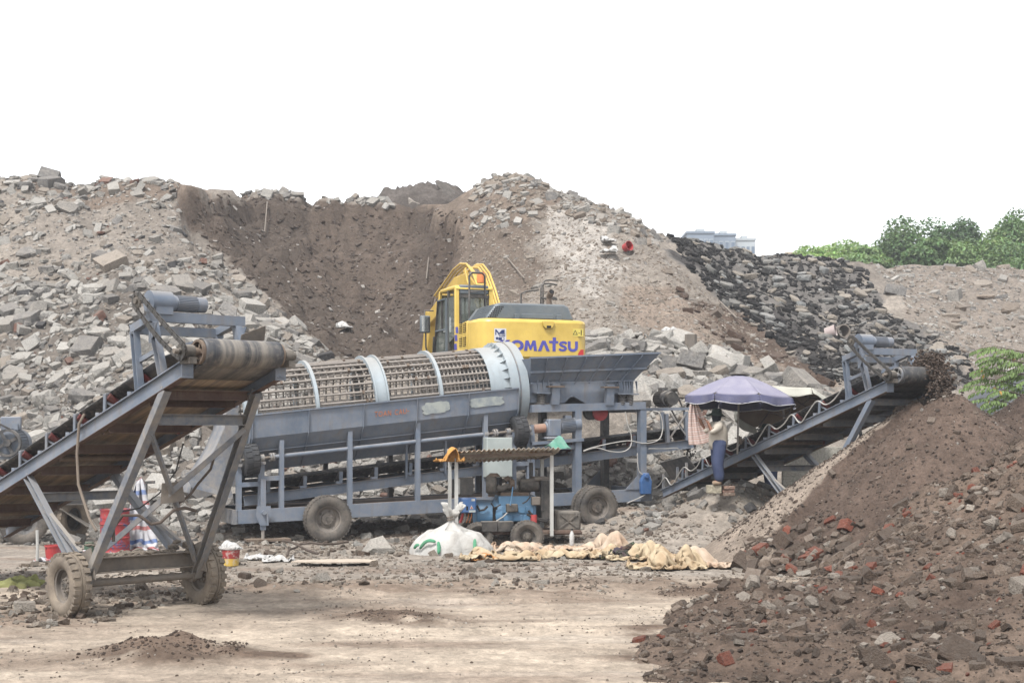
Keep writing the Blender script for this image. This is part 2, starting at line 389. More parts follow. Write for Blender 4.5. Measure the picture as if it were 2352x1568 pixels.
BOWL = [(412,436),(470,444),(620,452),(800,470),(1000,478),(1075,500),(1060,560),(1020,640),(1000,700),(985,830),(840,835),(760,815),(700,760),(640,700),(560,640),(480,590),(440,520)]
BOWL2 = [(425,474),(520,474),(620,478),(800,494),(1000,502),(1050,520),(1040,570),(1015,640),(1000,700),(985,830),(840,835),(760,815),(700,760),(640,700),(560,640),(480,590),(440,530)]
ASPH = [(1515,535),(1640,555),(1760,572),(1900,585),(1990,620),(2020,700),(2100,760),(2200,800),(2250,870),(2120,910),(1960,900),(1880,860),(1760,770),(1650,690),(1570,610)]
ASPHB = [(1515,535),(1570,545),(1680,640),(1800,740),(1900,820),(2000,850),(2120,830),(2200,850),(2180,880),(1960,900),(1880,860),(1760,760),(1640,660)]
PALE = [(1230,470),(1300,470),(1400,540),(1420,640),(1330,680),(1280,600)]
def hill_h(X, Y):
    z = hill_base(X, Y); xx, yy = px(X, Y, z)
    bowl = inside(BOWL, xx, yy)
    n = .55*fbm(X*.35, Y*.35, 3, 1)+.22*fbm(X*1.2, Y*1.2, 3, 5)
    n = n+.16*fbm(X*2.6, Y*2.6, 3, 7)
    gull = .30*fbm(X*1.1+Y*.12, Y*.16, 3, 9)
    xj = xx+40*fbm(X*.6, Y*.6, 3, 15); bowl2 = inside(BOWL2, xj, yy+14*fbm(X*.9, Y*.9, 3, 16))
    z = z-np.where(bowl2, .75, 0)
    return z+n*np.clip((Y-35.5)/4, 0, 1)+gull*np.clip((Y-40)/6, 0, 1)*.8+np.where(bowl, .9*fbm(X*.9, Y*.6, 4, 13)+.3*np.abs(fbm(X*2.4, Y*1.6, 3, 14)), 0)
gx = np.arange(-36, 42.01, .2); gy = np.arange(33.6, 80, .2)
GX, GY = np.meshgrid(gx, gy); GZ = hill_h(GX, GY)
# the machines' standing is kept clear
def flatten(Z, X, Y, cx, cy, r, z, soft=1.2):
    d = np.hypot(X-cx, Y-cy); k = np.clip((r+soft-d)/soft, 0, 1); return Z*(1-k)+z*k
GZ = flatten(GZ, GX, GY, 0.2, 41.2, 2.4, 3.3)
_sx, _sy = [-900,-300,0,425,480,620,900,1030,1080,1130,1190,1245,1300,1380,1450,1520,1620,1740,2000,2352,3200],[415,412,412,428,438,448,472,476,440,414,404,420,448,470,498,545,566,584,606,622,640]
_u = CX+F*GX/GY; GZ = np.minimum(GZ, CH+(HY-(np.interp(_u, _sx, _sy)-5+8*fbm(GX*.5, GY*.1, 2, 33)))/F*GY)      # crest line as surveyed
def hz(x, y):
    i = np.clip((np.asarray(x, float)-gx[0])/.2, 0, len(gx)-1.001); j = np.clip((np.asarray(y, float)-gy[0])/.2, 0, len(gy)-1.001)
    a = i.astype(int); b = j.astype(int); fx = i-a; fy = j-b
    return (GZ[b, a]*(1-fx)+GZ[b, a+1]*fx)*(1-fy)+(GZ[b+1, a]*(1-fx)+GZ[b+1, a+1]*fx)*fy
XX, YY = px(GX, GY, GZ)
jx = XX+55*fbm(GX*.5, GY*.5, 4, 21); jy = YY+45*fbm(GX*.5, GY*.5, 4, 25)
tan = np.array(srgb(170,159,146)); tan2 = np.array(srgb(148,138,127)); dark = np.array(srgb(88,75,65)); grey = np.array(srgb(150,143,136)); brown = np.array(srgb(128,112,98)); pale = np.array(srgb(190,182,172)); black = np.array(srgb(80,76,74))
col = np.empty(GX.shape+(3,)); k = np.clip(fbm(GX*.25, GY*.25, 4, 31)+.5, 0, 1)[..., None]
col[:] = tan*k+tan2*(1-k)
def paintin(poly, c):
    m = inside(poly, jx, jy); col[m] = col[m]*.12+np.array(c)*.88
paintin([(-400,640),(430,640),(560,700),(760,840),(640,950),(640,1300),(-400,1300)], np.array(srgb(122,113,104)))  # soil painted darker so gaps between the lower left slabs read as shade
paintin([(1000,470),(1120,470),(1230,540),(1230,650),(1180,740),(1080,800),(960,810)], brown*.86)
paintin([(900,420),(1300,395),(1330,470),(1150,520),(1000,480)], brown*1.12)
paintin([(0,405),(420,405),(500,440),(420,470),(0,450)], brown*1.15)
paintin([(1500,640),(1700,760),(1920,900),(1700,900),(1500,800),(1400,700)], np.array(srgb(158,140,124)))
paintin(PALE, pale); paintin(BOWL, dark)
sh = np.array(srgb(112,97,85)); m = inside(BOWL, jx, jy) & (fbm(GX*.4, GY*.2, 4, 41) > .02); col[m] = col[m]*.4+sh*.6
paintin(ASPH, np.array(srgb(118,114,110))); paintin(ASPHB, black); paintin([(1560,690),(1640,690),(1800,800),(1900,880),(1880,920),(1780,850)], np.array(srgb(98,80,68)))
paintin([(2020,590),(2700,610),(2700,950),(2260,880),(2100,740)], np.array(srgb(152,140,128)))
paintin([(680,1020),(1500,1020),(1500,1180),(680,1180)], grey*.85)
V = np.stack([GX, GY, GZ], -1).reshape(-1, 3); ny, nx = GX.shape
idx = np.arange(ny*nx).reshape(ny, nx); Q = np.stack([idx[:-1, :-1], idx[:-1, 1:], idx[1:, 1:], idx[1:, :-1]], -1).reshape(-1, 4)
fx_, fy_ = XX[:-1, :-1].ravel(), YY[:-1, :-1].ravel()
bx = np.interp(fy_, [400,540,620,720,800,880,905,1000,1300],[1515,1525,1600,1690,1775,1870,1915,2010,2100])
right = fx_ > bx
cols = col.reshape(-1, 3)
def sub(name, mask):
    q = Q[mask]; u, inv = np.unique(q, return_inverse=True)
    return tag(obj(name, np_mesh(name, V[u], inv.reshape(-1, 4), M['soil'], cols[u], True)), kind='structure')
rubble_hill = sub('rubble_hill', ~right); asphalt_hill = sub('asphalt_hill', right)
tag(rubble_hill, 'tall hill of dumped concrete rubble and earth with a dug-out brown bowl'); tag(asphalt_hill, 'bank of broken black asphalt and pale slabs on the right')

# ---- yard: one sheet to the horizon, fine where it is near
def gauss(X, Y, cx, cy, h, rx, ry=None): ry = ry or rx; return h*np.exp(-((X-cx)/rx)**2-((Y-cy)/ry)**2)
def yard_h(X, Y):
    z = .05*fbm(X*.6, Y*.6, 3, 3)*np.clip((Y-15)/6, .3, 1)
    z += gauss(X, Y, 4.75, 31.6, 1.0, 1.55, 1.3)+gauss(X, Y, 5.6, 33.2, .95, 1.6, 1.3)+gauss(X, Y, 2.6, 34.6, .62, 1.9, 1.4)+gauss(X, Y, .2, 31, .16, 2.2, 1.2)+gauss(X, Y, 3.6, 29.6, .28, 1.7, 1.5)
    z += gauss(X, Y, -6.2, 33.2, .35, 1.4, 1.2)+gauss(X, Y, -3.2, 34, .3, 2, 1.2)
    # churned strip between the road and the machines, small heaps on the road
    yc = 22.2+.5*np.sin(X*.5)+.25*(X+3)*.12
    rough = np.exp(-((Y-yc)/1.3)**2)*np.clip((X+6)/2.5, 0, 1)*np.clip((8-X)/2, 0, 1)
    z += rough*(.06+.16*np.maximum(fbm(X*1.6, Y*1.1, 4, 17)+.15, -.1))
    left = np.exp(-((Y-18.6)/1.0)**2)*np.clip((-5.4-X)/.8, 0, 1); z += left*(.05+.14*np.maximum(fbm(X*2, Y*2, 4, 19), 0))
    for p, h, rx, ry in (((400,1492),.17,.75,.42),((330,1510),.07,.6,.3),((890,1412),.12,.55,.4),((980,1425),.06,.5,.25),((1600,1362),.10,.5,.35),((470,1370),.05,.5,.4)):
        Yp = CH*F/(p[1]-HY)*.985; z += gauss(X, Y, gpt(p[0], Yp), Yp, h, rx, ry)*(1+.7*fbm(X*3, Y*3, 3, 23))
    rut = np.sin((Y-15.5-.06*X)*2*math.pi/2.1); z += .018*rut*np.exp(-((Y-17)/2.6)**2)
    for a_, b_, c_, w_ in ((14.6,.05,.25,.13),(15.9,.02,.2,.15),(16.4,.03,.22,.13),(17.7,-.02,.25,.16),(18.2,-.01,.25,.14),(19.5,.03,.2,.15),(20.2,.02,.3,.13)):
        d_ = (Y-(a_+b_*X+c_*np.sin(X*.35+a_)))/w_; z += (-.03*np.exp(-d_**2)+.014*np.exp(-(np.abs(d_)-1.7)**2*2))*np.clip(.5+1.6*fbm(X*.7, Y*.7, 2, a_), 0, 1)
    return z+.02*fbm(X*5, Y*5, 3, 29)
ax_ = np.concatenate([np.array([-900,-400,-150,-60,-30,-20]), np.arange(-15, 15.01, .085), np.array([20,30,60,150,400,900])])
ay_ = np.concatenate([np.array([-200,-60,-20,0,6]), np.arange(10.5, 37.01, .085), np.array([40,50,70,110,200,500,1200])])
AX, AY = np.meshgrid(ax_, ay_); near = (AX > -15.01) & (AX < 15.01) & (AY > 10.4) & (AY < 37.02)
AZ = np.where(near, yard_h(AX, AY), 0.0); AZ = np.where(AY > 39, -.3, AZ)
def yz(x, y): return yard_h(np.asarray(x, float), np.asarray(y, float))
sand = np.array(srgb(205,188,167)); sand2 = np.array(srgb(182,165,146)); earth = np.array(srgb(124,105,90)); gryl = np.array(srgb(176,164,150)); wht = np.array(srgb(216,206,192))
k = np.clip(fbm(AX*.5, AY*1.1, 5, 51)*1.6+.62, 0, 1)[..., None]; yc_ = sand*k+sand2*(1-k)
def blend(w, c):
    global yc_
    w = np.clip(w, 0, 1)[..., None]; yc_ = yc_*(1-w)+c*w
far = np.clip((AY-22.8)/1.5+fbm(AX*.8, AY*.8, 3, 55)*1.2, 0, 1); blend(far, gryl*.92)
blend(np.clip(fbm(AX*.4, AY*1.6, 4, 57)*2-.4, 0, 1)*.35, wht)
blend(np.clip(fbm(AX*.35+.1*AY, AY*1.7, 4, 59)*3.2-.5, 0, 1)*.6, earth*1.35)
strip = np.exp(-((AY-22.3-.03*AX)/1.25)**2)*np.clip((AX+6.5)/2, 0, 1); blend(strip*np.clip(.85+fbm(AX*1.2, AY*1.2, 3, 61), 0, 1)*.75, earth*1.22)
blend(np.exp(-((AY-18.6)/1.1)**2)*np.clip((-5-AX)/1, 0, 1)*.8, earth*1.1)
for p, rx, ry in (((400,1492),.95,.5),((330,1510),.9,.35),((890,1412),.8,.5),((980,1425),.8,.3),((1600,1362),.7,.45),((1700,1350),.8,.4),((620,1500),.9,.2),((1560,1500),.9,.5),((1500,1440),.5,.5)):
    Yp = CH*F/(p[1]-HY)*.985; blend(gauss(AX, AY, gpt(p[0], Yp), Yp, 1.5, rx, ry)*np.clip(.8+1.6*fbm(AX*2.5, AY*2.5, 3, 63), 0, 1), earth*.98)
blend(gauss(AX, AY, -3.4, 32.6, 1, 4.2, 1.1)*.8, earth*1.05); blend(gauss(AX, AY, 5.3, 31.4, 1, .7, .5)*.8, np.array(srgb(120,116,108)))
ny, nx = AX.shape; idx = np.arange(ny*nx).reshape(ny, nx)
Q2 = np.stack([idx[:-1, :-1], idx[:-1, 1:], idx[1:, 1:], idx[1:, :-1]], -1).reshape(-1, 4)
ground = tag(obj('ground', np_mesh('ground', np.stack([AX, AY, AZ], -1).reshape(-1, 3), Q2, M['road'], yc_.reshape(-1, 3), True)), 'pale packed dirt yard with tyre tracks and dark soil smears', kind='structure')

# ---- soil pile under the right conveyor: new brown cone in front of an older grey crust
def pile_h(X, Y):
    def cone(cx, cy, h, s, fl=.12):
        d = np.hypot(X-cx, Y-cy); return h-s*np.maximum(np.sqrt(d*d+fl)-.1, 0)
    old = cone(8.2, 27.4, 3.38, .74)
    new = np.maximum(cone(8.3, 26.9, 3.52, .80), np.maximum(cone(10.7, 28.6, 3.62, .60), cone(12.8, 28, 3.6, .58)))
    ang = np.degrees(np.arctan2(Y-27.2, X-8.2))      # 180 = straight left, -90 = toward the viewer
    d = np.hypot(X-8.2, Y-27.2)
    cut = -172+14*fbm(X*1.3, Y*1.3, 3, 71)+np.clip(d-2.2, 0, 3)*10
    m = ((ang > 90) | (ang < cut)) & (d > .5)
    crust = np.where(m, old, np.where(ang < cut+5, np.minimum(old, new), new-.22))
    z = crust+np.where(m, .06, .13)*fbm(X*2.2, Y*2.2, 4, 73)
    return z, m
ux = np.arange(2.9, 15.5, .075); uy = np.arange(21.6, 32.6, .075); UX, UY = np.meshgrid(ux, uy); UZ, um = pile_h(UX, UY)
def pz(x, y): return pile_h(np.asarray(x, float), np.asarray(y, float))[0]
br = np.array(srgb(116,98,86)); br2 = np.array(srgb(96,81,71)); cr = np.array(srgb(166,150,134))
k = np.clip(fbm(UX*.7, UY*.7, 4, 77)+.5, 0, 1)[..., None]; pc = br*k+br2*(1-k); pc[um] = cr*(.92+.15*k[um])
def surf(name, X, Y, Z, colr, floor, label):
    ny, nx = X.shape; idx = np.arange(ny*nx).reshape(ny, nx); q = np.stack([idx[:-1, :-1], idx[:-1, 1:], idx[1:, 1:], idx[1:, :-1]], -1).reshape(-1, 4)
    keep = (Z.ravel()[q] > floor).any(1); q = q[keep]; u, inv = np.unique(q, return_inverse=True)
    return tag(obj(name, np_mesh(name, np.stack([X, Y, Z], -1).reshape(-1, 3)[u], inv.reshape(-1, 4), M['soil'], colr.reshape(-1, 3)[u], True)), label, kind='structure')
soil_pile = surf('soil_pile', UX, UY, UZ, pc, -.25, 'brown screened soil cone under the right conveyor head with a grey crust')

# ---- heap of earth and broken brick in the near right corner
heap_pts = [tuple(at(*p)) for p in (
 (1480,1560,14.1),(1440,1480,16.4),(1560,1440,17.6),(1800,1568,13.4),(2000,1568,13.1),(2200,1568,12.9),(2400,1568,12.7),(2600,1568,12.7),
 (1660,1430,16.9),(1690,1352,18.2),(1760,1390,17.6),(1850,1345,19.2),(1900,1450,15.8),(1950,1300,19.2),(2040,1220,19.8),(2120,1145,20),(2210,1090,20),(2352,1005,20),(2600,880,20),
 (2050,1450,15.2),(2050,1340,17.2),(2200,1400,15.4),(2200,1250,17.6),(2352,1300,16.4),(2352,1450,14.4),(2352,1150,18.4),(2600,1200,17.4))]
heap_pts += [(x, 22.2, z) for x, z in ((2,-.3),(4,-.3),(5,.1),(6,.6),(7,1.1),(9,1.4),(11,1.8))]+[(x, 24, -.3) for x in (3,5,7,9,12)]+[(1.2,14,-.15),(1.0,16,-.15),(1.6,18,-.15),(2.6,19.6,-.2),(1.6,12,-.1),(4,11,-.05),(7,10.6,0),(3.6,20.8,-.2)]
heap_base = rbf(heap_pts)
def heap_h(X, Y): return heap_base(X, Y)+.22*fbm(X*1.1, Y*1.1, 4, 81)*np.clip(X-1, 0, 1)+.05*fbm(X*5, Y*5, 3, 85)
hx = np.arange(.6, 12.6, .06); hy = np.arange(10.8, 24, .06); HX, HYY = np.meshgrid(hx, hy); HZ = heap_h(HX, HYY)
k = np.clip(fbm(HX*.6, HYY*.6, 4, 87)*1.3+.5, 0, 1)[..., None]; hc = np.array(srgb(134,115,100))*k+np.array(srgb(102,86,75))*(1-k)
brick_heap = surf('brick_heap', HX, HYY, HZ, hc, -.12, 'near heap of brown earth full of broken bricks in the right corner')
def hpz(x, y): return heap_h(np.asarray(x, float), np.asarray(y, float))

# ------------------------------------------------------------------ broken pieces
def hull(points):
    b = bmesh.new()
    for p in points: b.verts.new(p)
    r = bmesh.ops.convex_hull(b, input=b.verts); bmesh.ops.delete(b, geom=[g for g in r['geom_interior'] if isinstance(g, bmesh.types.BMVert)], context='VERTS')
    bmesh.ops.triangulate(b, faces=b.faces); b.verts.index_update()
    v = np.array([q.co[:] for q in b.verts]); f = np.array([[w.index for w in t.verts] for t in b.faces]); b.free(); return v, f
def make_chunk(kind):
    r = rng.random
    if kind == 'slab':
        n = int(rng.integers(5, 9)); th = .07+.12*r(); P = []
        for i in range(n):
            a = 2*math.pi*(i+.6*r())/n; q = (.36+.16*r()); ay = .62+.3*r()
            P += [(q*math.cos(a), q*ay*math.sin(a), th*(.8+.3*r())/1), (q*(.88+.18*r())*math.cos(a+.08), q*ay*(.9+.15*r())*math.sin(a), -th*(.7+.4*r()))]
            P += [(q*1.05*math.cos(a+.2), q*ay*1.05*math.sin(a+.2), th*(.1*r()))]
    elif kind == 'block':
        sx, sy, sz = .5, .26+.16*r(), .2+.14*r(); P = []
        for i in (-1, 1):
            for j in (-1, 1):
                for k in (-1, 1):
                    c = .55+.45*r(); d = r()*.18
                    P += [(i*sx*(1-d*r()), j*sy*(1-d), k*sz*c), (i*sx*c, j*sy*(1-d*r()), k*sz*(1-d))]
    elif kind == 'lump':
        P = []
        for i in range(20):
            p = rng.normal(size=3); p /= np.linalg.norm(p); p *= .5*(.82+.2*r()); P.append((p[0], p[1]*.8, p[2]*.62))
    elif kind == 'brick':
        L = .5 if r() < .6 else .34; P = []
        for i in (-1, 1):
            for j in (-1, 1):
                for k in (-1, 1):
                    d = .06*r() if i < 0 or L > .4 else .16*r()
                    P += [(i*L*(1-d), j*.25*(1-.06*r()), k*.15*(1-.06*r())), (i*L, j*.25*(1-d), k*.15*(1-.12*r()))]
    elif kind == 'post':
        P = [(i*.5*(.92+.08*r()), j*.115*(.9+.1*r()), k*.1*(.9+.1*r())) for i in (-1, 1) for j in (-1, 1) for k in (-1, 1)]
    return hull(P)
LIB = {k: [make_chunk(k) for _ in range(n)] for k, n in (('slab', 16), ('block', 14), ('lump', 12), ('brick', 8), ('post', 5))}
LIBM = {k: [np_mesh(k+'_piece', v, f, M['chunk']) for v, f in l] for k, l in LIB.items()}

def normal_at(hf, x, y, e=.25):
    n = np.stack([-(hf(x+e, y)-hf(x-e, y))/(2*e), -(hf(x, y+e)-hf(x, y-e))/(2*e), np.ones_like(x)], -1); return n/np.linalg.norm(n, axis=1, keepdims=True)
def qmat(axis_n, yaw, tilt, ta):
    """rotation matrices: lie on normal axis_n, turned by yaw, tipped by tilt about ta"""
    n = axis_n; k = len(n); up = np.tile([0., 1., 0.], (k, 1)); xa = np.cross(up, n); xa /= np.linalg.norm(xa, axis=1, keepdims=True); ya = np.cross(n, xa)
    c, s = np.cos(yaw)[:, None], np.sin(yaw)[:, None]; x2 = xa*c+ya*s; y2 = -xa*s+ya*c
    ct, st = np.cos(tilt)[:, None], np.sin(tilt)[:, None]; c2, s2 = np.cos(ta)[:, None], np.sin(ta)[:, None]
    ax = x2*c2+y2*s2                           # tip axis lies in the plane
    def rot(v): return v*ct+np.cross(ax, v)*st+ax*(np.sum(ax*v, 1, keepdims=True))*(1-ct)
    return np.stack([rot(x2), rot(y2), rot(n)], -1)
class Field:
    """scatter on a surface; the biggest become pieces of their own, the rest one mass"""
    def __init__(s, hf): s.hf = hf; s.rec = []
    def strew(s, n, box, accept, size, kinds, cols, sink=.25, tilt=.35, lay=.75, pw=2.2):
        x = rng.uniform(box[0], box[1], n); y = rng.uniform(box[2], box[3], n); z = s.hf(x, y); u, w = px(x, y, z)
        if accept is not None:
            p = accept(u, w, x, y, z); kk = rng.random(n) < p; x, y, z = x[kk], y[kk], z[kk]
        n = len(x)
        if not n: return s
        nm = normal_at(s.hf, x, y); nm = nm*lay+np.array([0, 0, 1])*(1-lay); nm /= np.linalg.norm(nm, axis=1, keepdims=True)
        Rm = qmat(nm, rng.uniform(0, 6.28, n), rng.normal(0, tilt, n), rng.uniform(0, 6.28, n))
        sz = size[0]+(size[1]-size[0])*rng.random(n)**pw; sq = np.stack([np.ones(n), rng.uniform(.75, 1.25, n), rng.uniform(.75, 1.3, n)], -1)
        kn = rng.choice(len(kinds), n, p=np.array([k[1] for k in kinds])/sum(k[1] for k in kinds))
        cn = rng.choice(len(cols), n, p=np.array([c[1] for c in cols])/sum(c[1] for c in cols))
        for i in range(n):
            kd = kinds[kn[i]][0]; c = np.array(cols[cn[i]][0])*rng.uniform(.84, 1.14); nme = kinds[kn[i]][2] if len(kinds[kn[i]]) > 2 else 'concrete_chunk'
            if len(cols[cn[i]]) > 2: nme = cols[cn[i]][2]
            s.rec.append((sz[i], kd, int(rng.integers(len(LIB[kd]))), np.array([x[i], y[i], z[i]])+nm[i]*sz[i]*(.18-sink), Rm[i], sq[i], c, nme))
        return s
    def build(s, parent, mass_name, ones=300, mass_label=None, minsize=.2):
        rec = sorted(s.rec, key=lambda q: -q[0]*30/ q[3][1]); cnt = {}; rest = []
        for q in rec:
            sz, kd, li, p, Rm, sq, c, nme = q
            if sz*1500/p[1] > 5 and cnt.get(nme, 0) < ones and 1176+F*p[0]/p[1] > -60 and 1176+F*p[0]/p[1] < 2420:
                cnt[nme] = cnt.get(nme, 0)+1; o = bpy.data.objects.new(nme, LIBM[kd][li]); C.objects.link(o); o.parent = parent
                m = Matrix(((Rm*(sq*sz)).tolist())).to_4x4(); m.translation = p; o.matrix_local = m; o.color = (*c, 1)
            else: rest.append(q)
        if rest:
            VV, TT, CC = [], [], []; off = 0
            for sz, kd, li, p, Rm, sq, c, nme in rest:
                v, f = LIB[kd][li]; VV.append((v*(sq*sz)) @ Rm.T+p); TT.append(f+off); CC.append(np.repeat(c[None], len(v), 0)); off += len(v)
            o = obj(mass_name, np_mesh(mass_name, np.concatenate(VV), np.concatenate(TT), M['chunk_mass'], np.concatenate(CC)), parent); o['kind'] = 'stuff'
            if mass_label: o['label'] = mass_label

CON = [(srgb(188,184,176),5),(srgb(168,163,155),4),(srgb(208,204,196),4),(srgb(146,143,139),3),(srgb(170,158,144),1.5)]
CONB = CON+[(srgb(150,110,94),.35,'brick'),(srgb(96,95,96),.6)]
DUSTY = [(srgb(172,158,142),4),(srgb(152,136,120),3),(srgb(190,182,172),1.5)]
BRICK = [(srgb(148,129,113),6),(srgb(124,106,92),6),(srgb(168,96,74),1.5,'brick'),(srgb(178,166,152),1.2),(srgb(112,95,82),4)]
ASP = [(srgb(50,49,49),5,'asphalt_chunk'),(srgb(66,64,62),3,'asphalt_chunk'),(srgb(38,38,38),3,'asphalt_chunk')]
SLB = [(srgb(164,166,164),3),(srgb(140,140,136),3),(srgb(168,158,144),4)]
mix3 = [('slab', 3), ('block', 3), ('lump', 2)]
polyp = lambda poly, a=1, b=0: (lambda u, w, x, y, z: np.where(inside(poly, u, w), a, b))
def leftheap(u, w, x, y, z):
    b = inside([(-400,395),(430,395),(400,450),(450,560),(560,650),(700,770),(780,830),(700,900),(640,1200),(-400,1200)], u+30*fbm(x, y, 2, 91), w)
    d = np.interp(w, [400,440,520,620,680,760,1000,1200],[.75,.55,.28,.4,.8,1,1,.9]); d = d*np.clip(.75+1.6*fbm(x*.3, y*.3, 3, 93), .12, 1)
    return np.where(b, d, 0)
fa = Field(hz)
small_left = lambda u, w, x, y, z: np.where(inside([(-400,395),(430,395),(400,450),(450,560),(560,650),(700,770),(780,830),(700,900),(640,1200),(-400,1200)], u, w), .85, 0)
fa.strew(15000, (-33,-6,42,61), small_left, (.05,.17), mix3, DUSTY+CON+[(srgb(120,110,100),3)], .12, .6)
fa.strew(1500, (-33,-6,36,60), leftheap, (.42,1.05), [('slab', 6), ('block', 2.5), ('post', .7)], CON, .1, .34, pw=1.9)
fa.strew(13000, (-33,-6,35.5,60), leftheap, (.22,.56), mix3, CONB, .1, .5)
fa.strew(17000, (-33,-6,35.5,61), leftheap, (.08,.24), mix3, CONB, .12, .6)
crest = lambda u, w, x, y, z: np.where((z > hz(x, y-2)+.05) & (u > 560) & (u < 880), .6, 0)
fa.strew(420, (-13,-4,64.5,69), lambda u, w, x, y, z: np.where((u > 540) & (u < 900) & (w < np.interp(u, [540,900],[452,478])), 1, 0), (.2,.6), mix3, CON, .1, .5)
mid = polyp([(1090,430),(1150,400),(1260,420),(1400,470),(1530,545),(1500,570),(1380,520),(1260,480),(1180,520),(1080,540)])
fa.strew(1500, (-3,8,58,67), mid, (.16,.55), mix3, DUSTY+CON, .15, .5, pw=1.5)
fa.strew(3500, (-3,8,56,67), mid, (.07,.22), mix3, DUSTY, .15, .5)
face = polyp([(1060,480),(1250,480),(1500,560),(1600,650),(1900,890),(1700,920),(1500,780),(1380,760),(1280,740),(1050,800)])
fa.strew(420, (-3,14,42,64), face, (.2,.55), mix3, DUSTY+CON, .3, .4); fa.strew(20000, (-3,14,42,64), face, (.05,.17), mix3, DUSTY, .2, .5)
fa.strew(12000, (-13,-1,46,67), polyp(BOWL), (.05,.3), mix3, [(srgb(112,96,84),5),(srgb(98,82,70),4),(srgb(196,190,182),.5)], .3, .4, pw=3)
hop = polyp([(1350,760),(1480,755),(1580,780),(1660,800),(1760,860),(1900,900),(1900,1000),(1640,1130),(1480,1150),(1440,1000),(1460,900),(1350,850)])
fa.strew(230, (2,10,36,47), hop, (.5,1.2), [('slab', 5), ('block', 2.4), ('post', .5)], CON, .05, .4, pw=2)
fa.strew(2600, (2,10,36,47), hop, (.16,.45), mix3, CONB, .1, .5); fa.strew(5000, (2,10,35.5,47), hop, (.06,.2), mix3, CONB, .1, .6)
beh = lambda u, w, x, y, z: np.where(w > 1010, 1, 0)
fa.strew(2600, (-7,5,35,40.5), beh, (.1,.45), mix3, CONB, .1, .5); fa.strew(2600, (-7,5,34.5,40.5), beh, (.05,.16), mix3, CONB, .1, .6)
fa.build(rubble_hill, 'small_rubble', 300)

fb = Field(hz)
asp = polyp(ASPH); aspb = polyp(ASPHB, 1, 0)
fb.strew(7000, (7,19,42,70), aspb, (.1,.36), [('lump', 3), ('block', 3), ('slab', 3)], ASP, .1, .6); fb.strew(7000, (7,22,42,70), asp, (.1,.4), [('lump', 2), ('block', 3), ('slab', 6)], ASP, .1, .5)
fb.strew(900, (8,23,43,70), asp, (.24,.75), [('slab', 6, 'paving_slab')], SLB, .06, .22, pw=2); fb.strew(3600, (8,23,42,70), asp, (.08,.28), mix3, SLB+ASP+ASP+ASP, .1, .5)
strip_ = polyp([(1500,640),(1560,650),(1700,780),(1900,880),(1900,920),(1780,860),(1600,740)])
fb.strew(900, (5,14,42,60), strip_, (.15,.6), mix3, [(srgb(110,88,74),4),(srgb(140,124,110),3)], .1, .5)
bank = polyp([(1990,595),(2700,600),(2700,950),(2250,880),(2100,740)])
fb.strew(420, (14,34,46,71), bank, (.28,1.15), [('slab', 3), ('post', 2.5), ('block', 3)], CON+DUSTY, .14, .3, pw=2.6); fb.strew(15000, (13,32,46,71), bank, (.05,.22), mix3, DUSTY+CON, .15, .5)
fb.build(asphalt_hill, 'small_asphalt', 300)

# screened soil: crumbs; toe of the pile and the near heap: bricks and clods
fc = Field(pz)
brown_c = [(srgb(114,97,85),5),(srgb(96,81,71),4),(srgb(138,121,107),2),(srgb(176,168,158),.3)]
vis = lambda u, w, x, y, z: np.where(z > .05, 1, 0)
fc.strew(12000, (4,15,22,30), vis, (.02,.08), [('lump', 4, 'soil_clod'), ('block', 1, 'soil_clod')], brown_c, .1, .6, pw=2)
fc.strew(70, (5,14,22,28), vis, (.1,.26), [('brick', 2, 'brick'), ('block', 2, 'brick'), ('slab', 1, 'brick')], BRICK, .15, .5)
toe = lambda u, w, x, y, z: np.where((z < .9) & (z > -.1) & (u > 1700), np.clip((1.0-z), 0, 1), 0)
fc.strew(2600, (4,11,22,26), toe, (.1,.36), [('brick', 2, 'brick'), ('block', 3, 'brick'), ('lump', 2, 'brick')], BRICK, .05, .6)
fc.build(soil_pile, 'soil_crumbs', 240)
fd = Field(hpz)
vis = lambda u, w, x, y, z: np.where((z > .0) & (u > 1400) & (u < 3000), np.clip(.6+1.4*fbm(x*.7, y*.7, 3, 95), .12, 1), 0)
fd.strew(900, (1,12.4,12,21), vis, (.15,.36), [('brick', 2, 'broken_brick'), ('block', 4, 'broken_brick'), ('slab', 1, 'broken_brick'), ('lump', 4, 'broken_brick')], BRICK, .14, .5, pw=2.4)
fd.strew(7000, (1,12.4,12,21.5), vis, (.05,.16), [('brick', 2, 'broken_brick'), ('block', 4, 'broken_brick'), ('lump', 4, 'broken_brick')], BRICK, .08, .6)
fd.strew(27000, (1,12.4,12,21.5), lambda u, w, x, y, z: np.where((z > -.02) & (u > 1380) & (u < 2900), 1, 0), (.014,.06), [('lump', 4, 'soil_clod'), ('block', 2, 'soil_clod')], brown_c+[(srgb(150,132,114),3)], .1, .6)
fd.build(brick_heap, 'soil_and_brick_crumbs', 300)
fg = Field(yz)
gcol = [(srgb(168,154,138),4),(srgb(146,130,114),3),(srgb(192,184,172),2),(srgb(120,102,88),2)]
fg.strew(9000, (-9,8,21,30), lambda u, w, x, y, z: np.where((y > 21.2) & (fbm(x*.8, y*.8, 3, 97) > -.1), 1, .2), (.02,.09), [('lump', 1, 'stone'), ('block', 1, 'stone')], gcol, .1, .6)
fg.strew(1100, (-9,8,21,33), lambda u, w, x, y, z: np.where((y > 21.5) & (fbm(x*.6, y*.6, 3, 99) > -.05), 1, .15), (.08,.26), [('lump', 1, 'stone'), ('block', 1.5, 'stone'), ('slab', 1, 'stone')], gcol, .1, .5)
fg.strew(3800, (-6,6.5,29,35.5), None, (.03,.13), [('lump', 1, 'stone'), ('block', 1, 'stone')], gcol, .1, .6)
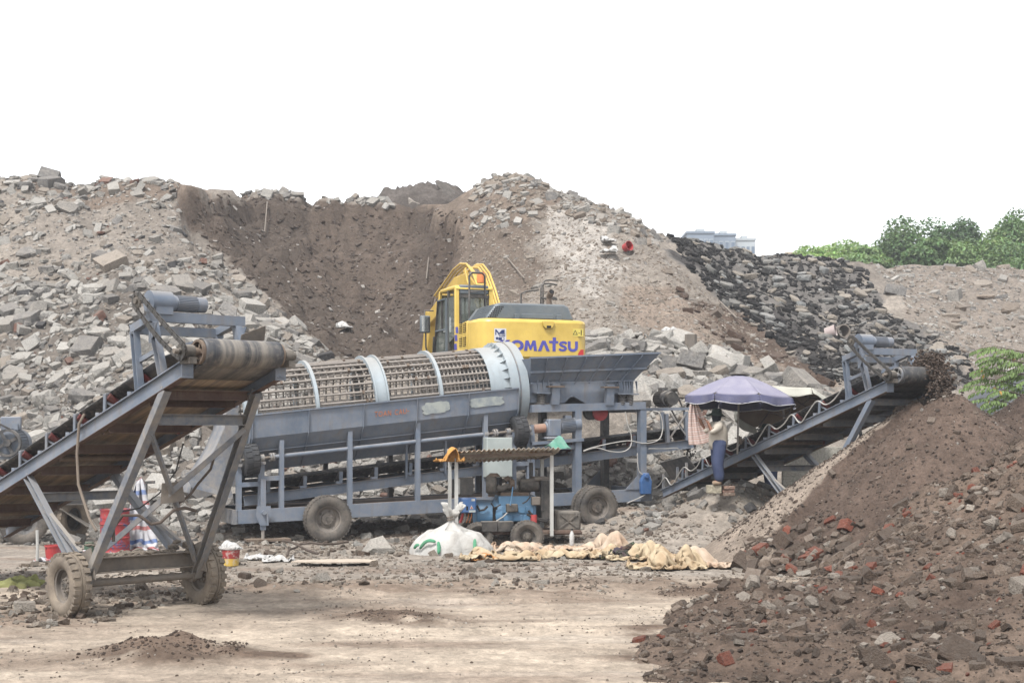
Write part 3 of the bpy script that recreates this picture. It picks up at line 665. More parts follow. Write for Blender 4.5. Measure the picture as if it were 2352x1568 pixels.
fg.strew(420, (-6,6.5,30,35.5), lambda u, w, x, y, z: np.where(z > .25, 1, .3), (.12,.4), [('lump', 1, 'stone'), ('block', 1, 'stone'), ('slab', 1, 'stone')], CONB, .1, .5)
fg.strew(8000, (-8,3.5,13.5,21.5), lambda u, w, x, y, z: np.clip(fbm(x*.9, y*1.2, 3, 101)*2+.25, .06, 1), (.01,.045), [('lump', 1, 'stone')], gcol, .1, .6)
fg.strew(1200, (-9,-4.5,17.6,22), lambda u, w, x, y, z: np.where(x < -4.9+.3*(y-20), 1, 0), (.03,.16), [('lump', 1, 'stone'), ('block', 1, 'stone')], gcol, .1, .6)
for p, rr, nn in (((400,1490),.8,500),((890,1412),.7,300),((1600,1362),.6,260),((330,1508),.8,160)):
    Yp = CH*F/(p[1]-HY)*.985; X0 = gpt(p[0], Yp)
    fg.strew(nn, (X0-rr, X0+rr, Yp-.5, Yp+.5), lambda u, w, x, y, z: np.where(z > .03, 1, .15), (.015,.06), [('lump', 1, 'soil_clod')], [(srgb(112,93,80),1)], .1, .6)
fg.strew(420, (-13,-6,31,37), lambda u, w, x, y, z: np.where(u > -50, 1, 0), (.12,.5), mix3, CON, .1, .5); fg.strew(900, (-13,-5.5,30,37), None, (.05,.18), mix3, CON, .1, .5)
fg.build(ground, 'gravel', 300)
# ------------------------------------------------------------------ wheels
def wheel(parent, c, axis, Ro=.42, w=.24, Rr=.24, mt='tyre', mr='steel_mud', lugs=26, dish=.09, holes=5, name='wheel'):
    ld = .05 if lugs < 30 else .022
    """tyre with tread blocks + dished rim with hand holes; the dish opens along +axis"""
    ax = Vector(axis).normalized(); c = Vector(c); h = w/2
    b = MB(); s = Ro-Rr
    prof = [(Rr,-h*.72),(Rr+.03,-h*.9),(Rr+s*.45,-h*1.04),(Rr+s*.8,-h*.95),(Ro-.012,-h*.8),(Ro,-h*.6),(Ro,-h*.06),(Ro-.014,-h*.045),(Ro-.014,h*.045),(Ro,h*.06),(Ro,h*.6),(Ro-.012,h*.8),(Rr+s*.8,h*.95),(Rr+s*.45,h*1.04),(Rr+.03,h*.9),(Rr,h*.72)]
    b.lathe(prof, c, ax, 48, True)
    d, x, y = b.frame((0,0,0), ax)
    for i in range(lugs):
        a = 2*math.pi*i/lugs
        for sg in (-1, 1):
            a2 = a+(math.pi/lugs if sg > 0 else 0); rd = x*math.cos(a2)+y*math.sin(a2); tg = ax.cross(rd)
            Mx = Matrix((tg, ax, rd)).transposed(); b.box(c+rd*(Ro-.006)+ax*(sg*h*.62), (2*math.pi*Ro/lugs*.62, h*.62, ld), Mx)
    wt = b.build('tyre' if parent is None or name == 'tyre' else 'wheel', M[mt], parent, 30)
    r = MB(); Ri = Rr+.004
    r.lathe([(Ri,-h*.7),(Ri+.02,-h*.78),(Ri+.02,-h*.72),(Ri-.02,-h*.5),(Ri-.03,h*.55),(Ri+.02,h*.72),(Ri+.02,h*.78),(Ri,h*.7)], c, ax, 40)
    z0 = h*.55-dish; r.lathe([(Ri-.028, z0+.03),(Rr*.72, z0),(Rr*.5, z0+.015),(Rr*.46, z0+.05),(Rr*.2, z0+.06),(.001, z0+.06)], c, ax, 32)
    r.lathe([(Ri-.028, -h*.3),(Rr*.6,-h*.35),(.001,-h*.35)], c, ax, 32)
    r.build('rim', M[mr], wt, 30)
    k = MB()
    for i in range(holes*2):
        a = 2*math.pi*i/(holes*2); rd = x*math.cos(a)+y*math.sin(a)
        if i % 2: k.cyl(c+rd*Rr*.62+ax*(z0+.004), c+rd*Rr*.62+ax*(z0+.012), Rr*.1, 12)
    k.cyl(c+ax*(z0+.05), c+ax*(z0+.075), Rr*.18, 12)
    k.build('hub', M['black_dust'], wt)
    n = MB()
    for i in range(8):
        a = 2*math.pi*(i+.3)/8; rd = x*math.cos(a)+y*math.sin(a); n.cyl(c+rd*Rr*.36+ax*(z0+.04), c+rd*Rr*.36+ax*(z0+.08), .014, 6)
    n.build('wheel_nuts', M[mr], wt)
    return wt

def motor(parent, c, axis, r, L, mat='steel_dark', box=True, up=(0,0,1)):
    """finned electric motor along axis"""
    ax = Vector(axis).normalized(); c = Vector(c); b = MB()
    b.lathe([(.001,0),(r*.8,0),(r*.95,.02),(r*.95,L*.7),(r*1.03,L*.71),(r*1.03,L*.98),(r*.85,L),(.001,L)], c, ax, 24)
    d, x, y = b.frame((0,0,0), ax)
    for i in range(28):
        a = 2*math.pi*i/28; rd = x*math.cos(a)+y*math.sin(a); b.beam(c+rd*r+ax*L*.06, c+rd*r+ax*L*.68, .008, r*.14, rd)
    o = b.build('motor', M[mat], parent)
    if box: MB().box(c+ax*L*.4+Vector(up)*r*1.15, (r*.9, r*.9, r*.5)).build('terminal_box', M[mat], o)
    return o

# ------------------------------------------------------------------ belt conveyors
SL = .3016
def zb(u): return 3.32+SL*(u-2.30)          # top of the side beams
def make_conveyor():
    t = thing('belt_conveyor', 'x', 'conveyor')
    U0, U1, yb = -5.9, 2.42, .68
    for s in (-1, 1):
        b = MB(); b.ibeam((U0, s*yb, zb(U0)-.1), (U1, s*yb, zb(U1)-.1), .1, .2, .014)
        bm = b.build('side_beam', M['steel'], t)
        f = MB(); f.beam((U0, s*yb, zb(U0)-.2075), (U1, s*yb, zb(U1)-.2075), .106, .006); f.build('lower_flange', M['rust'], bm)
        f = MB(); f.box((U1+.012, s*yb, zb(U1)-.08), (.012, .16, .3)); f.build('end_plate', M['steel'], bm)
        f = MB()
        for k in range(34):
            u = U0+.25+k*.24; f.cyl((u, s*(yb+.03), zb(u)-.008), (u, s*(yb+.03), zb(u)+.022), .012, 6)
        f.build('bolts', M['steel_mud'], bm)
    # belt: troughed on top, flat return
    ud, zd, rd = 2.52, zb(2.52)+.06, .165
    P = []; ys = [-.56,-.5,-.4,-.3,-.2,-.1,0,.1,.2,.3,.4,.5,.56]
    def trough(u, y):
        k = min(max((2.35-u)/.9, 0), 1); k = k*k*(3-2*k); flatz = zb(u)+.06+rd; tz = zb(u)+.085+max(0, abs(y)-.2)*.62
        return flatz*(1-k)+tz*k
    def tz(u): return zb(u)-.105
    for i in range(40):
        u = -5.55+(2.45+5.55)*i/39; P.append([(u, y, trough(u, y)) for y in ys])
    nT = len(P)
    for i in range(13):
        a = math.pi/2-.1-i*(math.pi+.2)/12; P.append([(ud+rd*math.cos(a), y, zd+rd*math.sin(a)) for y in ys])
    for i in range(24):
        u = 2.38-(2.38+5.55)*i/23; P.append([(u, y, tz(u)) for y in ys])
    for i in range(7):
        a = -math.pi/2-i*math.pi/6; P.append([(-5.6+.14*math.cos(a), y, zb(-5.6)+.03+.14*math.sin(a)) for y in ys])
    MB().grid(P[:31]).build('belt', M['belt_dark'], t, solid=.014)
    MB().grid(P[30:55]).build('head_belt', M['belt'], t, solid=.014, smooth=60)
    MB().grid(P[54:]).build('return_belt', M['belt_under'], t, solid=.012, smooth=60)
    # head drum, shaft, bearings
    d = MB(); d.lathe([(rd-.012,-.6),(rd-.012,.6),(rd-.04,.6),(rd-.04,-.6)], (ud,0,zd), (0,1,0), 40, True)
    for s in (-1, 1):
        for i in range(5):
            a = 2*math.pi*i/5; d.beam((ud, s*.57, zd), (ud+(rd-.03)*math.cos(a), s*.57, zd+(rd-.03)*math.sin(a)), .03, .025, (0,1,0))
        d.cyl((ud, s*.5, zd), (ud, s*.64, zd), .05, 16)
    dr = d.build('head_drum', M['rust_dust'], t)
    MB().cyl((ud,-.92,zd), (ud,.8,zd), .032, 12).build('shaft', M['steel_mud'], dr)
    MB().lathe([(.12,-5.9),(.12,.0)], (0,0,0), (0,1,0)) if False else None
    MB().cyl((-5.6,-.6,zb(-5.6)+.03), (-5.6,.6,zb(-5.6)+.03), .125, 24).build('tail_drum', M['rust_dust'], t)
    for s in (-1, 1):
        b = MB(); b.cyl((ud, s*.66, zd), (ud, s*.78, zd), .085, 16); b.box((ud, s*.72, zd-.11), (.24, .1, .08)); b.cyl((ud, s*.78, zd), (ud, s*.83, zd), .06, 16); b.build('bearing', M['black_dust'], t)
    # cross members and return rollers
    for i, u in enumerate((1.75, 1.45, .35, -.62, -1.7, -2.75, -3.8, -4.8)):
        b = MB(); b.channel((u, -yb+.05, zb(u)-.22), (u, yb-.05, zb(u)-.22), .07, .12, .01, (0,0,1), 1); o = b.build('cross_member', M['rust'], t)
        MB().beam((u, -yb+.05, zb(u)-.156), (u, yb-.05, zb(u)-.156), .09, .006).build('flange', M['rust_dust'], o)
    for u in (.0, -1.3, -3.1, -4.4):
        b = MB(); b.cyl((u, -.56, zb(u)-.155), (u, .56, zb(u)-.155), .045, 14); o = b.build('return_roller', M['rust_dust'], t)
        MB().cyl((u, .565, zb(u)-.155), (u, .61, zb(u)-.155), .05, 14).build('roller_cap', M['roller'], o)
    # trough idlers
    for k in range(8):
        u = 1.02-k*.88
        for s in (-1, 1):
            z = zb(u); b = MB(); b.beam((u, s*.6, z+.02), (u+.05, s*.62, z+.3), .07, .018, (0,1,0)); b.beam((u+.05, s*.62, z+.3), (u+.05, s*.52, z+.315), .05, .02)
            b.beam((u+.02, s*.6, z+.2), (u+.16, s*.42, z+.08), .03, .03); b.box((u-.03, s*.66, z+.03), (.1, .07, .05))
            br = b.build('idler_bracket', M['steel'], t)
            MB().cyl((u+.06, s*.585, z+.275), (u+.06, s*.235, z+.055), .052, 16).build('idler_roller', M['roller'], br)
        MB().cyl((u+.06, -.2, zb(u)+.035), (u+.06, .2, zb(u)+.035), .045, 12).build('idler_roller', M['roller'], t)
    # drive frame over the head
    for s in (-1, 1):
        MB().channel((1.48, s*.62, 3.88), (1.74, s*.62, zb(1.74)), .09, .11, .01, (1,0,0), -s).build('frame_post', M['steel'], t)
        MB().channel((1.0, s*.62, 3.78), (1.14, s*.62, zb(1.14)), .09, .1, .01, (1,0,0), -s).build('frame_post', M['steel'], t)
        MB().beam((.96, s*.62, 3.80), (1.46, s*.62, 3.93), .09, .1).build('side_rail', M['steel'], t)
        MB().beam((1.06, s*.6, 3.38), (1.62, s*.6, 3.52), .04, .06).build('brace', M['steel'], t)
        g = MB(); g.prism([(0,0),(.22,0),(.05,-.26),(0,-.26)], (1.44, s*.66, 3.86), (1,0,0), (0,0,1), (0,.012,0)); g.build('gusset', M['steel'], t)
    MB().channel((1.48,-.7,3.94), (1.48,.72,3.94), .12, .13, .012, (0,0,1), -1).build('motor_beam', M['steel'], t)
    MB().channel((.98,-.66,3.80), (.98,.7,3.80), .1, .12, .012, (0,0,1), -1).build('rear_beam', M['steel'], t)
    MB().prism([(0,0),(.34,.05),(.42,.2),(.3,.26),(.05,.2)], (1.9,-.5,zb(1.9)+.18), (0.2,.98,0), (0,0,1), (.01,-.004,0)).build('scraper_plate', M['steel'], t)
    MB().prism([(0,0),(.36,.1),(.34,.3),(.0,.16)], (2.05,.3,zb(2.05)+.32), (0,1,0), (0.3,0,.95), (.012,0,0)).build('guard_plate', M['steel_mud'], t)
    um, zm, rs = 1.44, 4.13, .095
    g = MB(); g.cyl((um,-.66,zm), (um,-.36,zm), .145, 24); g.cyl((um,-.36,zm), (um,-.30,zm), .11, 20); g.box((um,-.5,zm-.1), (.26,.24,.12)); g.cyl((um,-.84,zm), (um,-.66,zm), .03, 10); g.build('gearbox', M['steel'], t)
    motor(t, (um,-.3,zm), (0,1,0), .1, .46, 'steel', False)
    for (u, z) in ((um, zm), (ud, zd)):
        s = MB(); s.cyl((u,-.83,z), (u,-.805,z), rs-.012, 24); s.cyl((u,-.86,z), (u,-.8,z), .04, 16)
        for i in range(20):
            a = 2*math.pi*i/20; s.box((u+(rs-.006)*math.cos(a), -.818, z+(rs-.006)*math.sin(a)), (.026,.018,.014), Matrix.Rotation(-a, 3, 'Y'))
        s.build('sprocket', M['black_dust'], t)
    ch = MB(); dv = Vector((ud-um, 0, zd-zm)); L = dv.length; dn = dv/L; nn = Vector((-dn.z, 0, dn.x)); a0 = Vector((um,-.818,zm)); a1 = Vector((ud,-.818,zd)); path = []
    for s in (1, -1):
        for i in range(19):
            q = i/18 if s > 0 else 1-i/18; p = a0.lerp(a1, q)+nn*rs*s; p.z -= .05*math.sin(math.pi*q)*(1 if s*nn.z < 0 else .3); path.append(p)
        ctr, sg = (a1, 1) if s > 0 else (a0, -1)
        for i in range(1, 6):
            an = math.pi*i/6; path.append(ctr+(nn*math.cos(an)*s+dn*math.sin(an)*sg)*rs)
    for i, p in enumerate(path):
        q = path[(i+1) % len(path)]; w = .018
        if (q-p).length < .001: continue
        for sd in (-1, 1): ch.beam(p+Vector((0, sd*w*(.9 if i % 2 else .6), 0)), q+Vector((0, sd*w*(.9 if i % 2 else .6), 0)),   .012, .046, (nn.x, 0, nn.z))
        ch.cyl(p-Vector((0,.02,0)), p+Vector((0,.02,0)), .012, 6)
    ch.build('drive_chain', M['chain'], t)
    # undercarriage
    for s in (-1, 1):
        MB().channel((1.9, s*.67, zb(1.9)-.2), (.08, s*.84, .42), .105, .115, .012, (1,0,0), s).build('front_leg', M['steel_dirty'], t)
        MB().channel((-2.05, s*.68, zb(-2.05)-.2), (-.42, s*.8, .72), .1, .11, .012, (-1,0,0), s).build('rear_leg', M['steel'], t)
        MB().beam((-1.6, s*.7, 1.45), (-.15, s*.8, .82), .06, .06).build('brace', M['steel_dirty'], t)
        MB().prism([(-.26,0),(.34,0),(.2,.42),(-.05,.34)], (.02, s*.84-.008, .5), (1,0,0), (0,0,1), (0,.016,0)).build('gusset', M['steel_mud'], t)
    MB().channel((1.66,-.62,2.62), (1.66,.62,2.62), .08, .14, .01).build('cross_bar', M['steel_dirty'], t)
    MB().channel((-1.68,-.66,1.52), (-1.68,.66,1.52), .08, .13, .01).build('cross_bar', M['steel_dirty'], t)
    MB().beam((1.6,.68,2.5), (.2,-.78,.78), .05, .07).build('cross_brace', M['steel_dirty'], t)
    MB().beam((1.55,-.69,2.45), (.95,-.05,1.66), .05, .07).build('cross_brace', M['steel_dirty'], t)
    MB().beam((.9,0,1.62), (.22,.74,.66), .05, .07).build('cross_brace', M['steel_dirty'], t)
    MB().prism([(-.16,-.14),(.16,-.1),(.12,.16),(-.14,.14)], (.92,-.02,1.64), (.35,.94,0), (0,0,1), (.012,0,0)).build('gusset', M['steel_mud'], t)
    MB().ibeam((.0,-.86,.66), (.0,.86,.66), .2, .22, .016).build('bogie_beam', M['steel_mud'], t)
    MB().ibeam((-.3,-.8,.62), (-.3,.8,.62), .16, .18, .014).build('bogie_beam', M['steel_mud'], t)
    b = MB(); b.cyl((0,-.98,.42), (0,.98,.42), .052, 16); b.cyl((0,-.86,.42), (0,-.8,.42), .09, 14); b.cyl((0,.8,.42), (0,.86,.42), .09, 14); b.box((0,-.83,.52), (.12,.05,.2)); b.box((0,.83,.52), (.12,.05,.2)); b.build('axle', M['steel_mud'], t)
    wheel(t, (0,-1.05,.42), (0,-1,0), .42, .26, .235, 'tyre_mud', 'steel_mud', 24)
    wheel(t, (0,1.0,.42), (0,-1,0), .42, .26, .235, 'tyre_mud', 'steel_mud', 24)
    mu = MB()
    r2 = random.Random(5)
    for i in range(46):
        y = r2.uniform(-.86, .86); x = r2.choice((-.3, 0, 0, .05)); e = abs(y) > .55; z = .78+(r2.uniform(-.05,.18) if e else 0); q = r2.uniform(.04,.12)
        v, f = LIB['lump'][r2.randrange(12)]; a = r2.random()*6; ca, sa = math.cos(a), math.sin(a)
        mu.add([(x+q*1.6*(p[0]*ca-p[1]*sa), y+q*2*(p[0]*sa+p[1]*ca), z+q*p[2]*1.4) for p in v], f.tolist())
    for i in range(18):
        y = r2.uniform(-.8,.8); q = r2.uniform(.04,.09); v, f = LIB['lump'][r2.randrange(12)]; mu.add([(q*1.2*p[0], y+q*2.2*p[1], .47+q*p[2]) for p in v], f.tolist())
    mu.build('dried_mud', M['mud'], t)
    return t
M['mud'] = soil_mat('dried_mud', False, MUD, .8, 30)
convA = make_conveyor()
convA.location = (-5.155, 19.7, 0); convA.rotation_euler = (0, 0, math.atan2(-.73, .686))
tag(convA, 'dusty wheeled belt conveyor in the left foreground, its head drum raised toward the trommel', 'conveyor')
def copy_tree(o, parent=None):
    c = o.copy(); C.objects.link(c); c.parent = parent
    for ch in o.children: copy_tree(ch, c)
    return c
convB = copy_tree(convA)
convB.location = (6.747, 29.48, .107); convB.rotation_euler = (0, math.atan(.0136), math.atan2(-.908, .418))
tag(convB, 'belt conveyor pouring brown soil onto the cone pile on the right', 'conveyor')
swap = {'head_belt': 'belt_grey', 'return_belt': 'belt_dark', 'front_leg': 'steel', 'cross_member': 'steel_dirty', 'flange': 'steel_dirty', 'head_drum': 'steel_dirty', 'lower_flange': 'rust_dust', 'tyre': 'tyre'}
for o in convB.children_recursive:
    k = o.name.split('.')[0]
    if k in swap and o.material_slots: o.material_slots[0].link = 'OBJECT'; o.material_slots[0].material = M[swap[k]]
# hopper plates at B's tail
b = MB(); zt = zb(-5.4)
for s in (-1, 1): b.plate((-5.75, s*.5, zt+.1), (-4.6, s*.5, zb(-4.6)+.12), (-4.75, s*.72, zb(-4.7)+.5), (-5.95, s*.74, zt+.5), .012)
b.plate((-5.75,-.5,zt+.1), (-5.75,.5,zt+.1), (-6.0,.72,zt+.52), (-6.0,-.72,zt+.52), .012); b.build('tail_hopper', M['steel_dark'], convB)
for u in (-5.85,-5.2,-4.8):
    for s in (-1, 1): MB().beam((u, s*.7, zb(u)), (u, s*.7, zb(u)+.36), .05, .05, (1,0,0)).build('hopper_post', M['steel_dirty'], convB)
def L2W(o, p):
    return Matrix.Translation(o.location) @ o.rotation_euler.to_matrix().to_4x4() @ Vector(p)
# hanging cables on A
def sag(a, b, s, n=10): a = Vector(a); b = Vector(b); return [a.lerp(b, i/n)-Vector((0,0,s*math.sin(math.pi*i/n))) for i in range(n+1)]
M['rope'] = flat('old_rope', srgb(140,126,112), .9); M['wire'] = flat('rusty_hose', srgb(98,84,74), .7); M['cable'] = flat('grey_cable', srgb(200,196,188), .6); M['dcable'] = flat('dark_cable', srgb(60,56,54), .6)
MB().tube([(-.2,-.72,zb(-.2)+.14),(-.24,-.78,zb(-.2)-.0),(-.3,-.78,2.15),(-.26,-.78,1.75),(0.06,-.78,1.3),(.22,-.76,1.14)], .02, 8).build('hanging_rope', M['rope'], convA)
MB().tube([(.62,-.72,1.02),(.58,-.7,1.2),(.68,-.62,1.36),(.8,-.45,1.36),(.86,-.3,1.24),(.92,-.2,1.26),(1.0,-.05,1.42),(1.02,.1,1.45),(.98,.3,1.4)], .022, 8).build('bent_hose', M['wire'], convA)
MB().tube([(.9,.66,2.2),(.86,.6,1.95),(.7,.5,1.75),(.66,.4,1.6),(.72,.2,1.5)], .018, 8).build('bent_hose', M['wire'], convA)
MB().tube([(.1,.62,2.3),(.1,.5,1.9),(0,.3,1.6),(-.1,.05,1.4),(-.15,-.2,1.36)], .01, 6).build('loose_wire', M['dcable'], convA)
def smooth_path(p, n=6):
    p = [Vector(a) for a in p]; o = []
    for i in range(len(p)-1):
        a, b_, c_, d = p[max(i-1,0)], p[i], p[i+1], p[min(i+2,len(p)-1)]
        for k in range(n):
            t = k/n; o.append(.5*((2*b_)+(c_-a)*t+(2*a-5*b_+4*c_-d)*t*t+(3*b_-a-3*c_+d)*t*t*t))
    return o+[p[-1]]
# power cable along B
cp = []
for k in range(9):
    u = 1.1-k*.85; cp += [(u, -.74, zb(u)+.28-.02*(k % 3)), (u-.28, -.745, zb(u-.28)+.12), (u-.55, -.745, zb(u-.55)+(-.02 if k % 2 else .1))]
MB().tube(smooth_path(cp), .013, 6).build('power_cable', M['cable'], convB)
# ------------------------------------------------------------------ trommel screen
TC, TS = math.cos(R(23)), math.sin(R(23)); TO = Vector((-4.58, 32.42, 0))
def tp(x, y, yl):
    r = (x-CX)/F; k = (r*(TO.y+yl*TC)-(TO.x-yl*TS))/(TC-r*TS); Y = TO.y+k*TS+yl*TC
    return Vector((k, yl, CH+(HY-y)*Y/F))
T = thing('trommel_screen', 'blue-grey mobile trommel screen with long barred drum and feed hopper', 'trommel', TO, R(23))
def zr(k): return .60+.0305*(k+1.87)       # rail centre height
def tb(name, p0, p1, w, h, mat='steel', up=(0,0,1), parent=T): return MB().beam(p0, p1, w, h, up).build(name, M[mat], parent)
KL, KR = -1.9, 8.15
for yl in (-1.0, 1.0):
    b = MB(); b.channel((KL, yl, zr(KL)), (KR, yl, zr(KR)), .12, .3, .016, side=-1 if yl < 0 else 1); b.beam((KL, yl-.058*np.sign(yl)*-1, zr(KL)), (KR, yl-.058*np.sign(yl)*-1, zr(KR)), .012, .29); b.build('chassis_rail', M['steel'], T)
tb('end_beam', (KL-.06, -1.06, zr(KL)), (KL-.06, 1.06, zr(KL)), .1, .31, 'steel_dirty')
tb('end_beam', (KR+.06, -1.0, zr(KR)), (KR+.06, 1.0, zr(KR)), .1, .3)
for k in (0, 1.8, 3.6, 5.4, 7): tb('chassis_cross', (k, -.93, zr(k)-.02), (k, .93, zr(k)-.02), .12, .14, 'steel_dark')
# dirt tray
MB().plate((-1.5,-.9,zr(-1.5)+.12),(5.2,-.9,zr(5.2)+.12),(5.2,.9,zr(5.2)+.12),(-1.5,.9,zr(-1.5)+.12),.01).build('tray', M['rust'], T)
M['rim_grey'] = paint('dusty_rim', srgb(126,118,110), .6, .25, .7, srgb(150,138,124), up=.4)
# road wheels
wheel(T, (0.02,-1.3,.53), (0,-1,0), .52, .27, .29, 'tyre', 'rim_grey', 40, .1); wheel(T, (0.02,1.3,.53), (0,1,0), .52, .27, .29, 'tyre', 'rim_grey', 40, .1)
MB().cyl((.02,-1.2,.53),(.02,1.2,.53),.06,14).build('axle', M['steel_mud'], T)
for yl, ax in ((-1.42,-1),(-1.08,-1),(1.08,1),(1.42,1)): wheel(T, (6.55,yl,.66), (0,ax,0), .5, .27, .28, 'tyre', 'rim_grey', 40, .1)
MB().cyl((6.55,-1.4,.66),(6.55,1.4,.66),.06,14).build('axle', M['steel_mud'], T)
# drum: axis line
def dz(k): return 3.53+.098*(k-4.99)
dax = Vector((1, 0, .098)).normalized()
def dpt(k): return Vector((k, 0, dz(k)))
DR = .94
drum = MB(); drum.lathe([(DR+.02,-.0),(DR+.05,0),(DR+.05,.92),(DR+.02,.92)], dpt(4.03), dax, 64, True); dsh = drum.build('drum_shell', M['steel_light'], T, 40)
b = MB(); b.lathe([(DR+.05,.0),(1.085,0),(1.085,.46),(DR+.05,.46)], dpt(4.5), dax, 72, True); b.build('running_ring', M['steel_light'], T, 40)
b = MB(); b.lathe([(1.085,.0),(1.105,.0),(1.105,.03),(1.085,.03)], dpt(4.72), dax, 72, True); b.build('ring_band', M['steel_dirty'], T, 40)
fr, fx, fy = b.frame((0,0,0), dax)
for i in range(30):
    a = 2*math.pi*i/30; rd = fx*math.cos(a)+fy*math.sin(a); tg = dax.cross(rd); o = dpt(4.36)
    MB().prism([(0,0),(.15,0),(.15,.12)], o+rd*(DR+.045)-tg*.006, dax, rd, tg*.012).build('stiffener_fin', M['steel_light'], T, 0)
b = MB(); b.lathe([(DR-.05,0),(DR+.12,0),(DR+.12,.28),(DR-.05,.28)], dpt(-1.75), dax, 64, True); b.build('drum_shell', M['steel_light'], T, 40)
b = MB(); b.lathe([(DR-.02,0),(.985,0),(.985,.27),(DR-.02,.27)], dpt(1.25), dax, 64, True); b.build('drum_hoop', M['steel_light'], T, 40)
for k, w in ((-.15,.075),(1.225,.04),(1.50,.04),(2.76,.075)):
    b = MB(); b.lathe([(DR-.02,0),(1.035,0),(1.035,w),(DR-.02,w)], dpt(k), dax, 64, True); b.build('drum_hoop', M['steel_light'], T, 40)
NB = 30
for i in range(NB):
    a = 2*math.pi*i/NB; rd = fx*math.cos(a)+fy*math.sin(a); MB().cyl(dpt(-1.5)+rd*DR, dpt(4.05)+rd*DR, .028, 8).build('screen_bar', M['bar'], T)
mesh = MB(); kk = -1.45
while kk < 4.0:
    mesh.lathe([(DR-.075,0),(DR-.055,0),(DR-.055,.035),(DR-.075,.035)], dpt(kk), dax, 60, True); kk += .17 if kk < 1.2 else (.15 if kk < 2.75 else .1)
for i in range(NB*2):
    a = 2*math.pi*(i+.5)/(NB*2); rd = fx*math.cos(a)+fy*math.sin(a); mesh.beam(dpt(-1.5 if i % 2 else 1.25)+rd*(DR-.08), dpt(4.05)+rd*(DR-.08), .018, .018, rd)
tag(mesh.build('screen_mesh', M['bar'], T, 0), kind='stuff')
cl = MB(); r3 = random.Random(3)
for i in range(70):
    a = 2*math.pi*r3.randrange(NB)/NB; k = r3.choice((-.9,-.5,.3,.75,1.05,1.8,2.2,2.5,3.1,3.5,3.8))+r3.uniform(-.08,.08); rd = fx*math.cos(a)+fy*math.sin(a); tg = dax.cross(rd); cl.box(dpt(k)+rd*(DR+.01), (.05,.075,.07), Matrix((dax, tg, rd)).transposed())
cl.build('bar_clamps', M['rust_dust'], T)
# trough under the drum
def zt_(k): return 2.80+.105*(k+1.594)
prof = [(1.14,0),(1.10,-.5),(.86,-.8),(.42,-1.26)]
K0, K1 = -1.62, 4.66
for s in (-1, 1):
    for i in range(3):
        (h0, z0), (h1, z1) = prof[i], prof[i+1]
        MB().plate((K0, s*h0, zt_(K0)+z0),(K1, s*h0, zt_(K1)+z0),(K1, s*h1, zt_(K1)+z1),(K0, s*h1, zt_(K0)+z1), .008).build('trough_panel', M['steel'], T, 0)
    tb('trough_rim', (K0, s*1.15, zt_(K0)), (K1, s*1.15, zt_(K1)), .05, .03)
    tb('trough_angle', (K0, s*.885, zt_(K0)-.8), (K1, s*.885, zt_(K1)-.8), .07, .02)
    for j in range(6):
        k = K0+(K1-K0)*(j+.0)/5; k = min(max(k, K0+.01), K1-.01)
        rb = MB()
        for i in range(3):
            (h0, z0), (h1, z1) = prof[i], prof[i+1]; rb.plate((k, s*h0, zt_(k)+z0),(k, s*(h0+.05), zt_(k)+z0-.02),(k, s*(h1+.05), zt_(k)+z1-.02),(k, s*h1, zt_(k)+z1), .01)
        rb.build('trough_rib', M['steel'], T, 0)
MB().prism([(h, z) for h, z in prof]+[(-h, z) for h, z in prof[::-1]], (K0-.02, 0, zt_(K0)), (0,1,0), (0,0,1), (.012,0,0)).build('trough_end', M['steel'], T, 0)
# posts on the near and far rails
def post_at(x, ytop, w=.12, yl=-1.0, ybot=None):
    p = tp(x, ytop, yl); zz = zr(p.x)+.15
    for y2 in (yl, -yl):
        tb('post', (p.x, y2, zz), (p.x, y2, p.z), w, .1, 'steel' if y2 < 0 else 'steel_dark', (1,0,0))
    return p
for x, y in ((646,1010),(803,990),(959,970),(1114,953)):
    p = post_at(x, y)
    for s in (-1, 1): tb('bracket', (p.x, s*1.0, p.z-.12), (p.x, s*.9, p.z-.16), .05, .06)
for x, y in ((549,1080),(598,1071),(1180,992),(1222,975)): post_at(x, y, .09)
for a, c in (((549,1113),(598,1113)),((598,1099),(650,1099)),((1114,1068),(1222,1062)),((1222,1030),(1325,1030))):
    p, q = tp(*a, -1.0), tp(*c, -1.0)
    for s in (-1, 1): tb('tie_bar', (p.x, s*1.0, p.z), (q.x, s*1.0, p.z+.0305*(q.x-p.x)), .08, .1)
# rubber drive tyres, shafts
def roller_tyre(kc):
    k = kc; R0 = .34; ctr = dpt(k)
    for s in (-1, 1):
        y = s*.98; zc = dz(k)-math.sqrt(max((1.09+R0)**2-y*y, .01)); c = Vector((k, y, zc)); b = MB()
        b.lathe([(.16,-.15),(.2,-.16),(.29,-.17),(R0-.01,-.15),(R0,-.12),(R0,.12),(R0-.01,.15),(.29,.17),(.2,.16),(.16,.15)], c, dax, 40, True)
        d, x, y2 = b.frame((0,0,0), dax)
        for i in range(18):
            a = 2*math.pi*i/18
            for sg in (-1, 1):
                aa = a+sg*.06; rd = x*math.cos(aa)+y2*math.sin(aa); b.box(c+rd*R0+dax*sg*.075, (.13,.085,.024), Matrix((dax, dax.cross(rd), rd)).transposed())
        w = b.build('drive_tyre', M['tyre_dark'], T); MB().cyl(c-dax*.13, c+dax*.13, .17, 20).build('hub', M['steel_dark'], w)
    return zc
KT0, KT1 = -1.62, 4.72
z0 = roller_tyre(KT0); z1 = roller_tyre(KT1)
